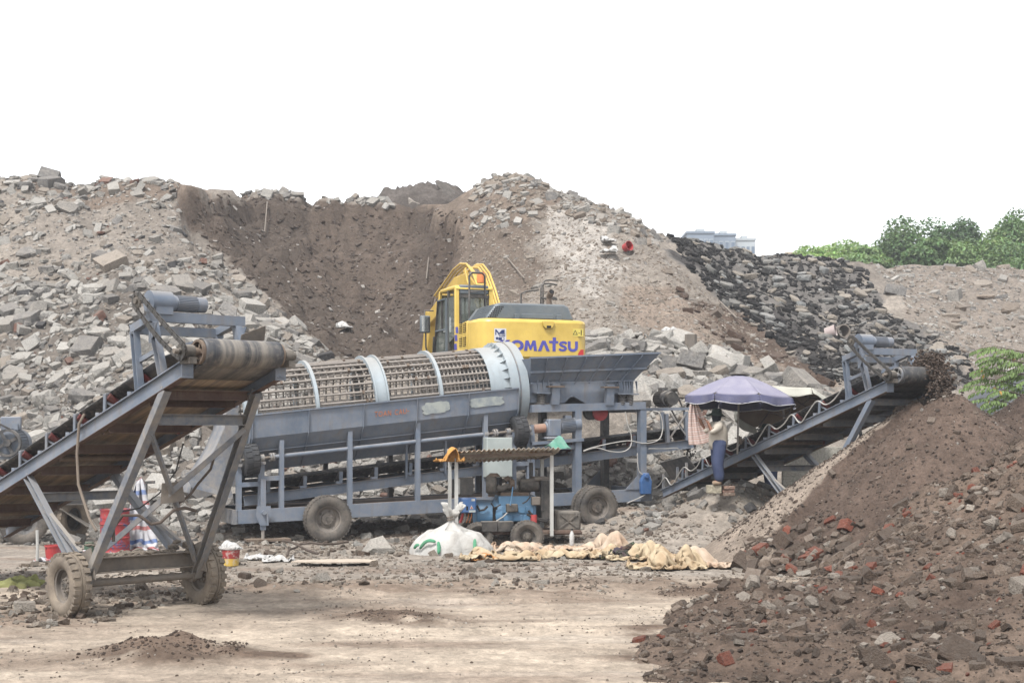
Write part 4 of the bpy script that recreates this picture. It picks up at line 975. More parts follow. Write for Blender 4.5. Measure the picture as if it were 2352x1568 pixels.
for s in (-1, 1):
    p0, p1 = Vector((KT0, s*.98, z0)), Vector((KT1, s*.98, z1)); d = (p1-p0)/(p1-p0).length
    MB().cyl(p0+d*.55, p1-d*.9, .05, 14).build('drive_shaft', M['steel'], T)
    MB().cyl(p0-d*.35, p0+d*.6, .032, 10).build('stub_shaft', M['steel_mud'], T); MB().cyl(p1-d*.9, p1+d*.35, .032, 10).build('stub_shaft', M['steel_mud'], T)
    for q in (p0+d*.26, p0-d*.26, p1-d*.26, p1+d*.26):
        b = MB(); b.cyl(q-d*.05, q+d*.05, .085, 14); b.box(q-Vector((0,0,.1)), (.12,.26,.06)); b.build('pillow_block', M['steel_dirty'], T)
        tb('bearing_post', (q.x, q.y, zr(q.x)+.15), (q.x, q.y, q.z-.13), .09, .1, 'steel', (1,0,0))
    for q in (p0+d*.46, p1-d*.62, p1-d*.86):
        b = MB(); b.cyl(q-d*.02, q+d*.02, .095, 14); b.cyl(q+d*.035, q+d*.075, .095, 14)
        for i in range(4): a = i*math.pi/2; b.cyl(q-d*.05+Vector((0,.07*math.cos(a),.07*math.sin(a))), q+d*.11+Vector((0,.07*math.cos(a),.07*math.sin(a))), .012, 6)
        b.build('coupling', M['steel_dirty'], T)
p1 = Vector((KT1, -.98, z1)); q = p1+dax*.38
MB().cyl(q, q+dax*.3, .11, 20).build('shaft_coupling', M['copper'], T)
b = MB(); b.box(q+dax*.5+Vector((0,0,-.02)), (.34,.34,.42)); b.cyl(q+dax*.3, q+dax*.42, .15, 18); b.box(q+dax*.5+Vector((0,0,-.26)), (.46,.42,.06)); b.build('gearbox', M['steel'], T, bevel=.03)
motor(T, q+dax*.67, dax, .17, .55, 'steel')
tb('motor_shelf', (q.x-.1,-1.0,q.z-.34), (q.x+1.25,-1.0,q.z-.25), .3, .07)
# discharge hood and chute at the low end
b = MB(); P = []
for i in range(9):
    a = R(150-20*i*1.0); P.append([(-2.0-.5*max(0, math.cos(R(i*9))) , y, 2.9-.24*i-.1*math.sin(R(i*20))) for y in (-.95,0,.95)])
ch = [( -1.72,3.1),(-1.95,2.9),(-2.1,2.5),(-2.3,2.05),(-2.55,1.65),(-2.8,1.35),(-2.85,1.12),(-2.7,1.0)]
MB().grid([[(k, y, z) for y in (-.6,-.2,.2,.6)] for k, z in ch]).build('discharge_chute', M['steel_dirty'], T, 60, solid=.02)
side = [(-1.8,3.3),(-1.8,1.3),(-2.45,1.05),(-2.7,1.0),(-2.85,1.12),(-2.55,1.65),(-2.3,2.05),(-2.1,2.5),(-2.05,3.3)]
for s in (-1, 1): MB().prism(side, (0, s*.64, 0), (1,0,0), (0,0,1), (0,.015,0)).build('chute_side', M['steel_dirty'], T, 0)
MB().plate((-2.0,-1.05,1.0),(-2.9,-1.15,1.25),(-3.05,-1.1,1.55),(-2.2,-1.0,1.9),.012).build('chute_wing', M['steel_dirty'], T, 0)
# fines conveyor beneath, running out to the right
def cb(k): p = (617,1144); return 0
cA, cB_ = tp(560,1150,-.55), tp(1592,1018,-.55); cs = (cB_.z-cA.z)/(cB_.x-cA.x)
def cz(k): return cA.z+cs*(k-cA.x)
for s in (-1, 1):
    bm = MB().ibeam((cA.x, s*.55, cz(cA.x)), (cB_.x, s*.55, cz(cB_.x)), .1, .22, .014).build('conveyor_beam', M['steel'], T)
    MB().beam((cA.x, s*.55, cz(cA.x)+.114), (cB_.x, s*.55, cz(cB_.x)+.114), .11, .005).build('flange_dust', M['rust_dust'], bm)
P = []; ys = (-.5,-.42,-.3,-.18,0,.18,.3,.42,.5)
for i in range(30):
    k = cA.x+(cB_.x-cA.x-.1)*i/29; P.append([(k, y, cz(k)+.2+max(0, abs(y)-.18)*.62) for y in ys])
for i in range(8):
    a = math.pi/2-i*math.pi/7; P.append([(cB_.x-.1+.14*math.cos(a), y, cz(cB_.x)+.06+.14*math.sin(a)) for y in ys])
for i in range(12):
    k = cB_.x-.1-(cB_.x-cA.x-.1)*i/11; P.append([(k, y, cz(k)-.08) for y in ys])
MB().grid(P).build('belt', M['belt_dark'], T, 60, solid=.014)
n = 0
for i in range(13):
    k = cA.x+.55+i*.83
    if k > cB_.x-.9: break
    for s in (-1, 1):
        b = MB(); b.beam((k, s*.53, cz(k)+.11), (k, s*.55, cz(k)+.38), .08, .02, (0,1,0)); b.box((k-.06, s*.55, cz(k)+.14), (.14,.1,.05)); br = b.build('idler_bracket', M['steel'], T)
        MB().cyl((k, s*.53, cz(k)+.36), (k, s*.2, cz(k)+.16), .052, 14).build('idler_roller', M['roller'] if k > 5.4 else M['steel_dark'], br)
    if i % 2: MB().plate((k-.25,-.5,cz(k)+.118),(k+.25,-.5,cz(k)+.118),(k+.25,.5,cz(k)+.118),(k-.25,.5,cz(k)+.118),.008).build('drip_plate', M['rust_dust'], T)
# hangers
for x in (938,1028,1170): 
    p = tp(x, 1040, -.75); tb('hanger', (p.x,-.62,zt_(p.x)-1.0), (p.x,-.6,cz(p.x)+.02), .05, .05, 'steel', (1,0,0))
# head drive of the fines conveyor
kh = cB_.x
for kx in (kh-.75, kh-.2):
    for s in (-1, 1): tb('drive_post', (kx, s*.6, cz(kx)+.1), (kx-.05, s*.6, cz(kx)+.82), .09, .09, 'steel', (1,0,0))
for s in (-1, 1): tb('drive_rail', (kh-1.75, s*.6, cz(kh)+.84), (kh-.1, s*.6, cz(kh)+.87), .08, .07)
tb('brace', (kh-.7,-.62,cz(kh)+.75), (kh-.2,-.62,cz(kh)+.15), .035, .035, 'steel_dirty'); tb('brace', (kh-.25,-.64,cz(kh)+.75), (kh-.7,-.64,cz(kh)+.15), .035, .035, 'steel_dirty')
mc = Vector((kh-.62, .1, cz(kh)+1.12)); motor(T, mc, (0,-1,0), .2, .55, 'steel_dark'); MB().cyl(mc-Vector((0,.55,0)), mc-Vector((0,.72,0)), .17, 20).build('pulley', M['black'], T)
MB().tube([mc+Vector((.16,-.66,.08)), Vector((kh+.05,-.56,cz(kh)+.2)), Vector((kh-.12,-.56,cz(kh)+.06)), mc+Vector((-.16,-.66,-.05)), mc+Vector((0,-.66,.17)), mc+Vector((.16,-.66,.08))], .022, 6).build('drive_belt', M['black'], T)
# hopper frame
tl, tr_ = tp(1219,938,-1.0), tp(1470,929,-1.0)
for s in (-1, 1):
    MB().beam((tl.x, s*1.0, tl.z), (tr_.x+.12, s*1.0, tr_.z-.02), .16, .18).build('top_rail', M['steel'], T)
    for x, w in ((1474,.2),(1325,.2)):
        p = tp(x, 940, -1.0); tb('hopper_post', (p.x, s*1.0, zr(p.x)-.1), (p.x, s*1.0, p.z-.03), w, .16, 'steel' if s < 0 else 'steel_dark', (1,0,0))
    MB().prism([(0,0),(-.5,0),(0,.5)], (tr_.x+.05, s*1.09, zr(8)+.14), (1,0,0), (0,0,1), (0,.012,0)).build('gusset', M['steel'], T, 0)
for k in (tl.x+.1, tr_.x): tb('top_cross', (k,-.92,tl.z), (k,.92,tl.z), .12, .14)
# feed hopper: box body, flared rim
hy = 1.0; A0, A1 = tp(1217,880,-hy), tp(1454,874,-hy); B0, B1 = tp(1219,823,-1.42), tp(1515,811,-1.42); zl = tl.z+.02
kb0, kb1 = A0.x, A1.x
for s in (-1, 1):
    MB().plate((kb0, s*hy, A0.z),(kb1, s*hy, A1.z),(B1.x, s*1.42, B1.z),(B0.x, s*1.42, B0.z), .012).build('hopper_flare', M['steel'], T, 0)
    rim = MB().beam((B0.x-.02, s*1.43, B0.z+.01), (B1.x+.02, s*1.43, B1.z+.01), .06, .04).build('hopper_rim', M['steel'], T)
    tb('hopper_ledge', (kb0, s*(hy+.03), A0.z), (kb1, s*(hy+.03), A1.z), .09, .03)
    body = [(kb0, A0.z),(kb0, zl+.12),(kb0+.95, zl+.12),(kb0+1.15, zl+.3),(kb0+1.5, zl+.12),(kb1-.15, zl+.12),(kb1, zl+.3),(kb1, A1.z)]
    MB().prism([(k, z) for k, z in body], (0, s*.88-.006, 0), (1,0,0), (0,0,1), (0,.012,0)).build('hopper_body', M['steel'], T, 0)
    dl = Vector((B0.x, s*1.42, B0.z))-Vector((kb0, s*hy, A0.z)); dr_ = Vector((B1.x, s*1.42, B1.z))-Vector((kb1, s*hy, A1.z))
    off = Vector((0, s*.03, -.03))
    for f in (.12,.27,.42,.56,.70,.86):
        a = Vector((kb0, s*hy, A0.z)).lerp(Vector((kb1, s*hy, A1.z)), f); c = Vector((B0.x, s*1.42, B0.z)).lerp(Vector((B1.x, s*1.42, B1.z)), f); tb('flare_rib', a+off, c+off, .05, .012, 'steel', (1,0,0))
    a = Vector((kb0, s*hy, A0.z)).lerp(Vector((B0.x, s*1.42, B0.z)), .5); c = Vector((kb1, s*hy, A1.z)).lerp(Vector((B1.x, s*1.42, B1.z)), .5); tb('flare_rib', a+off, c+off, .012, .05)
    for x in (1288,1414):
        p = tp(x, 820, -1.42); q = Vector((p.x, s*1.06, zl+.08)); g = MB()
        g.beam(q, (p.x, s*1.12, A0.z), .2, .14, (0,1,0)); g.prism([(0,0),(0,.36),(s*.36,p.z-A0.z-.0),(0,p.z-A0.z)], (p.x-.1, s*1.06, A0.z), (0,1,0), (0,0,1), (.2,0,0)); g.build('hopper_stay', M['steel'], T, 0)
        tb('stay_clamp', (p.x-.2, s*1.12, zl+.5), (p.x+.2, s*1.12, zl+.5), .2, .035, 'rust_dust')
for a, c, z_ in ((kb0, B0.x, 0), (kb1, B1.x, 0)):
    Az = A0.z if a == kb0 else A1.z; Bz = B0.z if a == kb0 else B1.z
    MB().plate((a,-hy,Az),(a,hy,Az),(c,1.42,Bz),(c,-1.42,Bz), .012).build('hopper_end', M['steel'], T, 0)
    MB().plate((a,-.88,zl+.2),(a,.88,zl+.2),(a,.98,Az),(a,-.98,Az), .012).build('hopper_end', M['steel'], T, 0)
MB().plate((kb0,-.88,zl+.2),(kb1,-.88,zl+.34),(kb1,.88,zl+.34),(kb0,.88,zl+.2), .012).build('hopper_floor', M['steel_dark'], T, 0)
def spring(k, y, zlo, zhi):
    n = 70; s = MB().tube([(k+.085*math.cos(i*.6), y+.085*math.sin(i*.6), zlo+(zhi-zlo)*i/n) for i in range(n+1)], .018, 6).build('coil_spring', M['steel_dark'], T)
    b = MB(); b.box((k, y, zhi+.015), (.36,.3,.03))
    for j in (-.14,0,.14): b.prism([(0,0),(0,.3),(.1,.3)], (k+j, y-.12, zhi+.03), (0,1,0), (0,0,1), (.012,0,0))
    b.box((k, y+.13, zhi+.18), (.34,.02,.32)); b.build('spring_seat', M['steel'], T)
for x in (1243, 1428, 1446):
    p = tp(x, 920, -1.0)
    for s in (-1, 1): spring(p.x, s*1.0, zl+.07, zl+.33)
p = tp(1376,947,-.7); b = MB(); b.cyl((p.x,-.78,p.z),(p.x,-.7,p.z), .2, 28); b.cyl((p.x,-.79,p.z),(p.x,-.78,p.z), .17, 28); b.build('red_pulley', M['red'], T); MB().cyl((p.x-.2,-.72,p.z+.02),(p.x-.2,-.6,p.z+.02),.2,24).build('belt_guard', M['black'], T)
# jack at the low end, winch box at the high end
p = tp(604,1200,-1.12); zg = .02; b = MB(); b.box((p.x,-1.12,zr(p.x)+.25), (.11,.1,1.1)); j = b.build('jack_leg', M['steel'], T)
MB().cyl((p.x,-1.12,.12),(p.x,-1.12,zr(p.x)-.3), .04, 12).build('jack_ram', M['bar'], j); MB().box((p.x+.1,-1.12,.1), (.95,.4,.05)).build('jack_foot', M['rust_dust'], j)
b = MB(); b.prism([(-.15,.2),(.15,.2),(.17,0),(.08,-.22),(-.08,-.22),(-.17,0)], (p.x,-1.2,zr(p.x)+.02), (1,0,0), (0,0,1), (0,.02,0)); b.cyl((p.x,-1.26,zr(p.x)+.08),(p.x,-1.18,zr(p.x)+.08),.05,12); b.beam((p.x+.06,-1.24,zr(p.x)+.1),(p.x+.08,-1.24,zr(p.x)-.2),.03,.03); b.build('jack_crank', M['steel'], j)
p = tp(1482,1110,-1.15); b = MB(); b.prism([(-.12,-.26),(.14,-.26),(.17,.05),(.08,.26),(-.05,.26),(-.14,.05)], (p.x,-1.2,p.z), (1,0,0), (0,0,1), (0,.12,0)); b.cyl((p.x,-1.24,p.z+.18),(p.x,-1.2,p.z+.18),.06,12); b.build('winch', M['cab_blue'], T, 0, bevel=.02)
# control cabinet
p = tp(1148,1040,-1.3); b = MB(); b.box((p.x,-1.18,p.z-.1), (.64,.24,.92)); cab = b.build('control_cabinet', M['cabinet'], T, bevel=.012)
MB().box((p.x,-1.31,p.z-.1), (.6,.014,.87)).build('cabinet_door', M['cabinet'], cab)
for i, (a, c) in enumerate(((-.13,.02),(.02,.03),(.18,.04),(-.05,-.11),(.11,-.09))):
    b = MB(); b.cyl((p.x+a,-1.335,p.z+c),(p.x+a,-1.315,p.z+c), .022, 10); b.beam((p.x+a-.02,-1.34,p.z+c+.02),(p.x+a+.02,-1.34,p.z+c-.015),.012,.014); b.build('switch', M['black'], cab)
    MB().box((p.x+a,-1.319,p.z+c-.05), (.06,.004,.02)).build('switch_tag', M['white_paint'], cab)
# cables round the hopper frame
cq = lambda *q: smooth_path([tp(x, y, yl) for x, y, yl in q])
MB().tube(cq((1436,945,-1.1),(1442,975,-1.1),(1450,1000,-1.1),(1448,1025,-1.12),(1430,1037,-1.12),(1400,1036,-1.12),(1370,1028,-1.12),(1340,1036,-1.12)), .014, 6).build('power_cable', M['cable'], T)
MB().tube(cq((1340,1035,-1.12),(1370,1025,-1.12),(1440,1012,-1.12),(1480,1018,-1.12),(1512,1010,-1.12),(1522,985,-1.1),(1516,950,-1.1),(1500,943,-1.0)), .014, 6).build('power_cable', M['cable'], T)
MB().tube(cq((1464,1040,-1.14),(1466,1075,-1.14),(1474,1088,-1.14),(1490,1090,-1.14),(1496,1110,-1.14),(1482,1135,-1.16),(1440,1155,-1.3)), .014, 6).build('power_cable', M['cable'], T)
MB().tube(cq((1490,1030,-1.1),(1530,1030,-1.0),(1558,1030,-.8),(1562,1050,-.8),(1570,1085,-.8),(1580,1095,-.8)), .012, 6).build('power_cable', M['cable'], T)
# lettering on the trough
def letters(txt, name, mat, parent, o, ex, ey, h, ext=.002, bold=.0, spacing=1.0, width=None):
    cu = bpy.data.curves.new(name, 'FONT'); cu.body = txt; cu.size = 1; cu.offset = bold; cu.space_character = spacing; cu.resolution_u = 3
    ob = bpy.data.objects.new(name, cu); C.objects.link(ob); dg = bpy.context.evaluated_depsgraph_get(); me = bpy.data.meshes.new_from_object(ob.evaluated_get(dg)); bpy.data.objects.remove(ob)
    v = np.array([q.co[:] for q in me.vertices]); lo, hi = v.min(0), v.max(0); sc = h/(hi[1]-lo[1]); sx = (width/(hi[0]-lo[0])) if width else sc
    ex = Vector(ex).normalized(); ey = Vector(ey).normalized(); ez = ex.cross(ey)
    for q, w in zip(me.vertices, v): q.co = Vector(o)+ex*((w[0]-lo[0])*sx)+ey*((w[1]-lo[1])*sc)+ez*ext
    me.materials.clear(); me.materials.append(mat); return obj(name, me, parent)
M['stencil'] = flat('orange_stencil', srgb(214,120,52), .7)
k0 = 1.5; tn = Vector((0, -(.0), 1)); eyv = (Vector((0,-1.14,0))-Vector((0,-1.10,-.5))).normalized()
kq = tp(860,955,-1.13).x

# sprayed-over patches
t_ = NT('sprayed_patch'); co = t_.coord(); n = t_.noise(5,4,.6,co); t_.col(t_.mix(t_.ramp(n,[(.35,0),(.6,1)]), srgb(150,160,166), srgb(186,192,184))); t_.fin(.7)
M['patch'] = t_.m
def patch(x0, x1, y0, y1):
    a = tp((x0+x1)/2, (y0+y1)/2, -1.14); n = 26; poly = []
    w = (tp(x1,y0,-1.14).x-tp(x0,y0,-1.14).x)/2; h = (tp(x0,y0,-1.14).z-tp(x0,y1,-1.14).z)/2; r4 = random.Random(int(x0))
    for i in range(n):
        an = 2*math.pi*i/n; q = .86+.22*r4.random(); cx_, cy_ = math.copysign(abs(math.cos(an))**.5, math.cos(an)), math.copysign(abs(math.sin(an))**.6, math.sin(an)); poly.append((w*q*cx_, h*q*cy_))
    zloc = a.z-zt_(a.x); yl = -1.14-(-zloc)*-.08-.008
    MB().prism([(u, v) for u, v in poly], (a.x, -1.14+(-zloc)*.08-.016, a.z), (1,0,.105), (0,-.08,1), (0,.003,0)).build('sprayed_patch', M['patch'], T, 0)
patch(970,1032,922,950); patch(1076,1158,912,934)
# ------------------------------------------------------------------ excavator
E = thing('excavator', 'yellow excavator with grey hood standing behind the trommel hopper', 'excavator', (-.442, 40.48, 3.3), R(20))
def eb(name, c, d, mat, parent=E, bevel=.0): return MB().box(c, d).build(name, M[mat], parent, bevel=bevel)
M['yellow_d'] = paint('boom_yellow', srgb(232, 190, 60), .2, .03, .4, srgb(200, 176, 120), up=.25)
M['decal_blue'] = flat('blue_decal', srgb(88, 88, 190), .4); M['decal_white'] = flat('white_decal', srgb(236, 236, 240), .4); M['decal_navy'] = flat('navy_decal', srgb(44, 64, 120), .4); M['decal_yellow'] = flat('yellow_decal', srgb(246, 222, 90), .4)
M['mesh_black'] = flat('black_recess', srgb(24, 24, 26), .8); M['seat'] = flat('seat_cloth', srgb(44, 50, 56), .9); M['lens_red'] = flat('red_reflector', srgb(222, 44, 44), .3); M['mirror'] = NT('mirror_glass').fin(.12, 1.0)
for s in (-1, 1):   # undercarriage
    prof = []
    for i in range(13): a = R(-90+15*i); prof.append((1.75+.45*math.cos(a), .47+.45*math.sin(a)))
    prof += [(-x, z) for x, z in prof[::-1]]
    tr = MB().prism(prof, (s*1.3-.3, 0, .03), (0,1,0), (0,0,1), (.6,0,0)).build('track', M['black_dust'], E)
    f = MB(); f.box((s*1.3, 0, .5), (.36, 3.2, .34)); f.build('track_frame', M['black'], tr)
MB().cyl((0,0,.85),(0,0,1.1),.75,32).build('slew_ring', M['black'], E)
eb('turntable', (0,-.6,1.13), (2.9,4.4,.16), 'black')
plan = [(-1.55,-2.0),(-1.55,-2.72),(-1.5,-2.92),(-1.36,-3.07),(-1.18,-3.14),(1.18,-3.14),(1.36,-3.07),(1.5,-2.92),(1.55,-2.72),(1.55,-2.0)]
cw = MB().prism(plan, (0,0,1.02), (1,0,0), (0,1,0), (0,0,1.08)).build('counterweight', M['yellow'], E, 40, bevel=.09)
b = MB(); b.prism([(-2.0,1.22),(-2.0,2.10),(-1.45,2.06),(-1.15,1.93),(-.92,1.6),(-.92,1.22)], (-1.545,0,0), (0,1,0), (0,0,1), (.5,0,0)); b.build('engine_side_panel', M['yellow'], E, 40, bevel=.03)
b = MB(); b.prism([(-2.0,1.22),(-2.0,2.10),(-.2,2.0),(.8,1.5),(.8,1.22)], (1.045,0,0), (0,1,0), (0,0,1), (.5,0,0)); b.build('engine_side_panel', M['yellow'], E, 40, bevel=.03)
eb('engine_bay', (0,-1.45,1.62), (2.08,1.1,.9), 'hood')
for i, (y0, z0) in enumerate(((-1.95,1.83),(-1.62,1.83),(-1.95,1.46),(-1.62,1.46))):     # side vents
    v = eb('vent', (-1.549, y0+.14, z0+.1), (.012,.24,.25), 'mesh_black')
    for j in range(5): MB().beam((-1.56, y0+.03, z0-.0+.05*j), (-1.56, y0+.25, z0+.01+.05*j), .02, .022).build('louvre', M['yellow'], v)
for z0, y0 in ((2.0-.13,-1.28),(1.66,-1.2),(1.42,-1.16)): MB().prism([(0,0),(.24,0),(.26,.17),(.05,.17)], (-1.552, y0, z0-.05), (0,1,0), (0,0,1), (.004,0,0)).build('side_stripe', M['decal_blue'], E, 0)
# hood
hp = [(-1.28,2.1),(-1.22,2.2),(-1.0,2.48),(-.86,2.54),(.95,2.54),(1.08,2.47),(1.2,2.2),(1.26,2.1)]
MB().prism(hp, (0,-2.78,0), (1,0,0), (0,0,1), (0,1.7,0)).build('hood', M['hood'], E, 40, bevel=.05)
for x in (-.42, .78): eb('hood_latch', (x,-2.82,2.17), (.13,.05,.16), 'hood', bevel=.01); eb('latch_foot', (x,-2.85,2.1), (.18,.08,.03), 'yellow')
eb('hood_recess', (.18,-2.795,2.2), (.9,.02,.12), 'hood', bevel=.01)
gm = MB()
for i in range(5):
    for j in range(6): gm.box((-1.245+.045*i+.012, -2.72+0*j, 2.16+.055*i), (.004,.004,.004))
gr = MB().plate((-1.268,-2.7,2.13),(-1.268,-1.5,2.13),(-1.0,-1.5,2.47),(-1.0,-2.7,2.47), -.006).build('grille', M['mesh_black'], E, 0)
for i in range(13): y = -2.7+.1*i; MB().beam((-1.285,y,2.13),(-1.01,y,2.485),.03,.012,(0,1,0)).build('grille_bar', M['hood'], gr)
for i in range(7): q = i/6; MB().beam((-1.285+.27*q,-2.7,2.13+.35*q),(-1.285+.27*q,-1.5,2.13+.35*q),.02,.02).build('grille_bar', M['hood'], gr)
# rear grille seen from behind
for i in range(6):
    for j in range(5):
        z = 2.15+.055*i; x = -1.2+.05*j+.04*i
        MB().box((x, -2.786, z), (.03,.012,.028)).build('grille_hole', M['mesh_black'], gr)
b = MB(); b.cyl((.78,-2.1,2.5),(.78,-2.1,2.82),.075,16); b.cyl((.78,-2.1,2.8),(.78,-2.28,2.92),.085,16); b.build('exhaust', M['rust_dust'], E); MB().cyl((.78,-2.28,2.92),(.78,-2.295,2.93),.07,16).build('exhaust_mouth', M['mesh_black'], E)
def rail(pts_, r=.025, n='handrail'): MB().tube(pts_, r, 8).build(n, M['black'], E, 60)
rail([(.62,-1.9,2.5),(.62,-1.9,3.02),(.64,-1.9,3.12),(.72,-1.9,3.18),(.95,-1.75,3.2),(1.25,-1.5,3.2)]); rail([(.74,-1.75,2.5),(.74,-1.75,3.2),(.8,-1.74,3.28),(.9,-1.72,3.3),(1.2,-1.7,3.3)]); rail([(.62,-1.9,2.78),(1.25,-1.5,2.8)]); rail([(1.0,-1.6,2.5),(1.02,-1.6,2.85),(1.3,-1.3,2.86)]); rail([(.3,-1.2,2.5),(.3,-1.2,2.95),(.45,-1.2,3.02),(.62,-1.7,3.02)])
# cab
x0, x1, y0, y1, zf, zt2 = -1.5, -.41, -.9, 1.2, 1.25, 3.17
eb('cab_floor', ((x0+x1)/2, .15, zf), (1.09,2.1,.12), 'yellow')
for x in (x0+.05, x1-.05):
    MB().beam((x, y0+.05, zf), (x, y0+.1, zt2-.05), .12, .12, (0,1,0)).build('cab_pillar', M['yellow'], E, bevel=.02)
    MB().beam((x, y1-.05, zf), (x, y1-.5, zt2-.05), .08, .1, (0,1,0)).build('cab_pillar', M['yellow'], E, bevel=.02)
MB().beam((x0+.03,-.2,zf),(x0+.03,-.15,zt2-.1),.06,.1,(0,1,0)).build('cab_pillar', M['black'], E)
MB().prism([(y0,zt2-.12),(y0+.1,zt2),(y1-.62,zt2),(y1-.45,zt2-.1)], (x0,0,0), (0,1,0), (0,0,1), (1.09,0,0)).build('cab_roof', M['yellow'], E, 40, bevel=.04)
eb('roof_cap', ((x0+x1)/2, -.55, zt2-.12), (.86,.62,.26), 'hood', bevel=.04)
eb('rear_panel', ((x0+x1)/2, y0+.05, zf+.28), (.9,.06,.5), 'hood'); eb('side_panel', (x0+.03, .45, zf+.25), (.05,1.2,.5), 'hood')
MB().plate((x0+.11,y0+.06,zf+.52),(x1-.11,y0+.06,zf+.52),(x1-.11,y0+.1,zt2-.28),(x0+.11,y0+.1,zt2-.28),.012).build('rear_window', M['glass'], E, 0)
for p, q in (((x0+.11,zf+.55),(x1-.11,zf+.55)),((x0+.11,zt2-.3),(x1-.11,zt2-.3))): MB().beam((p[0],y0+.05,p[1]),(q[0],y0+.05,q[1]),.04,.08).build('window_frame', M['black'], E)
for x in (x0+.14, x1-.14): MB().beam((x,y0+.04,zf+.5),(x,y0+.08,zt2-.28),.06,.04,(0,1,0)).build('window_frame', M['black'], E)
b = MB(); b.prism([(-.8,zf+.5),(-.22,zf+.35),(-.22,zt2-.3),(-.74,zt2-.3)], (x0+.0,0,0), (0,1,0), (0,0,1), (.012,0,0)); b.build('side_window', M['glass'], E, 0)
b = MB(); b.prism([(-.12,zf+.15),(1.0,zf+.15),(.68,zt2-.35),(-.08,zt2-.35)], (x0+.0,0,0), (0,1,0), (0,0,1), (.012,0,0)); dw = b.build('door_window', M['glass'], E, 0)
for p, q in (((-.12,zf+.12),(-.08,zt2-.3)),((1.02,zf+.12),(.68,zt2-.3)),((-.1,zt2-.32),(.7,zt2-.32)),((-.12,zf+.75),(.9,zf+.75)),((.3,zf+.75),(.3,zt2-.32)),((-.12,zf+.1),(1.02,zf+.1))): MB().beam((x0-.02,p[0],p[1]),(x0-.02,q[0],q[1]),.04,.07,(1,0,0)).build('door_frame', M['hood'] if p[0] < 0 else M['black'], dw)
b = MB(); b.prism([(1.12,zf+.1),(.72,zt2-.15),(.70,zt2-.15),(1.1,zf+.1)], (x0+.1,0,0), (0,1,0), (0,0,1), (.86,0,0)); b.build('windscreen', M['glass'], E, 0)
b = MB(); b.box(((x0+x1)/2,-.2,zf+.45),(.5,.5,.18)); b.box(((x0+x1)/2,-.42,zf+.85),(.5,.16,.8)); b.box(((x0+x1)/2,-.44,zf+1.3),(.28,.12,.22)); b.build('operator_seat', M['seat'], E, bevel=.05)
rail([(-1.15,y0-.12,zf+.3),(-1.15,y0-.12,zt2+.25),(-1.08,y0-.12,zt2+.33),(-.78,y0-.12,zt2+.33),(-.7,y0-.12,zt2+.25),(-.7,y0-.12,zf+.3)], .03); rail([(-1.15,y0-.12,zt2-.2),(-.72,y0-.12,zt2-.16)], .02)
b = MB(); b.cyl((-.55,.0,zt2),(-.55,.0,zt2+.1),.1,14); b.box((-.55,.0,zt2+.06),(.3,.2,.08)); b.build('beacon_base', M['black'], E); MB().lathe([(.11,0),(.115,.2),(.1,.3),(.001,.31)], (-.5,-.1,zt2+.16), (0,0,1), 18).build('beacon', M['orange'], E)
mb = MB(); mb.box((x0-.32,1.0,zf+.95),(.3,.12,.5)); mr = mb.build('mirror', M['hood'], E, bevel=.04); MB().box((x0-.32,.936,zf+.95),(.24,.004,.42)).build('mirror_glass', M['mirror'], mr)
rail([(x0-.32,1.05,zf+1.2),(x0-.3,1.1,zf+1.35),(x0-.05,1.05,zf+1.35)], .02, 'mirror_arm'); rail([(x0-.3,1.0,zf+.7),(x0-.28,1.05,zf+.3),(x0-.2,1.05,zf+.0),(x0-.08,1.0,zf+.1),(x0-.06,1.0,zf+.6)], .025, 'grab_rail')
# boom, arm, bucket (raised ahead of the cab)
bp = [(.2,1.75),(.5,1.6),(1.6,2.85),(2.6,3.38),(3.4,3.35),(6.5,2.55),(6.75,2.75),(6.6,2.95),(3.6,3.88),(2.4,3.9),(1.5,3.45),(.4,2.2)]
BX = .12
MB().prism(bp, (BX-.24,0,0), (0,1,0), (0,0,1), (.48,0,0)).build('boom', M['yellow_d'], E, 40, bevel=.03)
for s in (-1, 1):
    MB().cyl((BX+s*.36,1.5,1.3),(BX+s*.36,2.2,2.6),.1,14).build('boom_cylinder', M['yellow_d'], E); MB().cyl((BX+s*.36,2.2,2.6),(BX+s*.36,2.6,3.35),.06,12).build('cylinder_rod', M['bar'], E)
    for j in range(3):
        q = BX+s*(.12+.07*j); dz2 = .06+.05*j
        MB().tube([(q,.5,2.3+dz2),(q,1.2,3.15+dz2),(q,1.7,3.66+dz2),(q,2.3,3.98+dz2),(q,2.9,4.05+dz2),(q,3.6,3.95+dz2),(q,4.6,3.62+dz2),(q,5.6,3.32+dz2)], .032, 8).build('hydraulic_pipe', M['yellow_d'], E, 60)
MB().tube([(BX-.3,.6,2.25),(BX-.4,1.2,3.05),(BX-.42,1.75,3.6),(BX-.3,2.3,4.0),(BX-.1,2.5,4.08)], .03, 8).build('hydraulic_hose', M['yellow_d'], E, 60)
MB().cyl((BX,3.2,4.0),(BX,5.2,3.55),.09,14).build('arm_cylinder', M['yellow_d'], E)
MB().prism([(6.3,3.0),(6.9,3.1),(7.6,.9),(7.3,.8),(6.5,2.3)], (BX-.18,0,0), (0,1,0), (0,0,1), (.36,0,0)).build('arm', M['yellow_d'], E, 40, bevel=.03)
MB().prism([(7.1,.9),(7.7,.95),(8.0,.4),(7.7,-.1),(7.0,-.2),(7.3,.3)], (BX-.6,0,0), (0,1,0), (0,0,1), (1.2,0,0)).build('bucket', M['black_dust'], E, 40, bevel=.03)
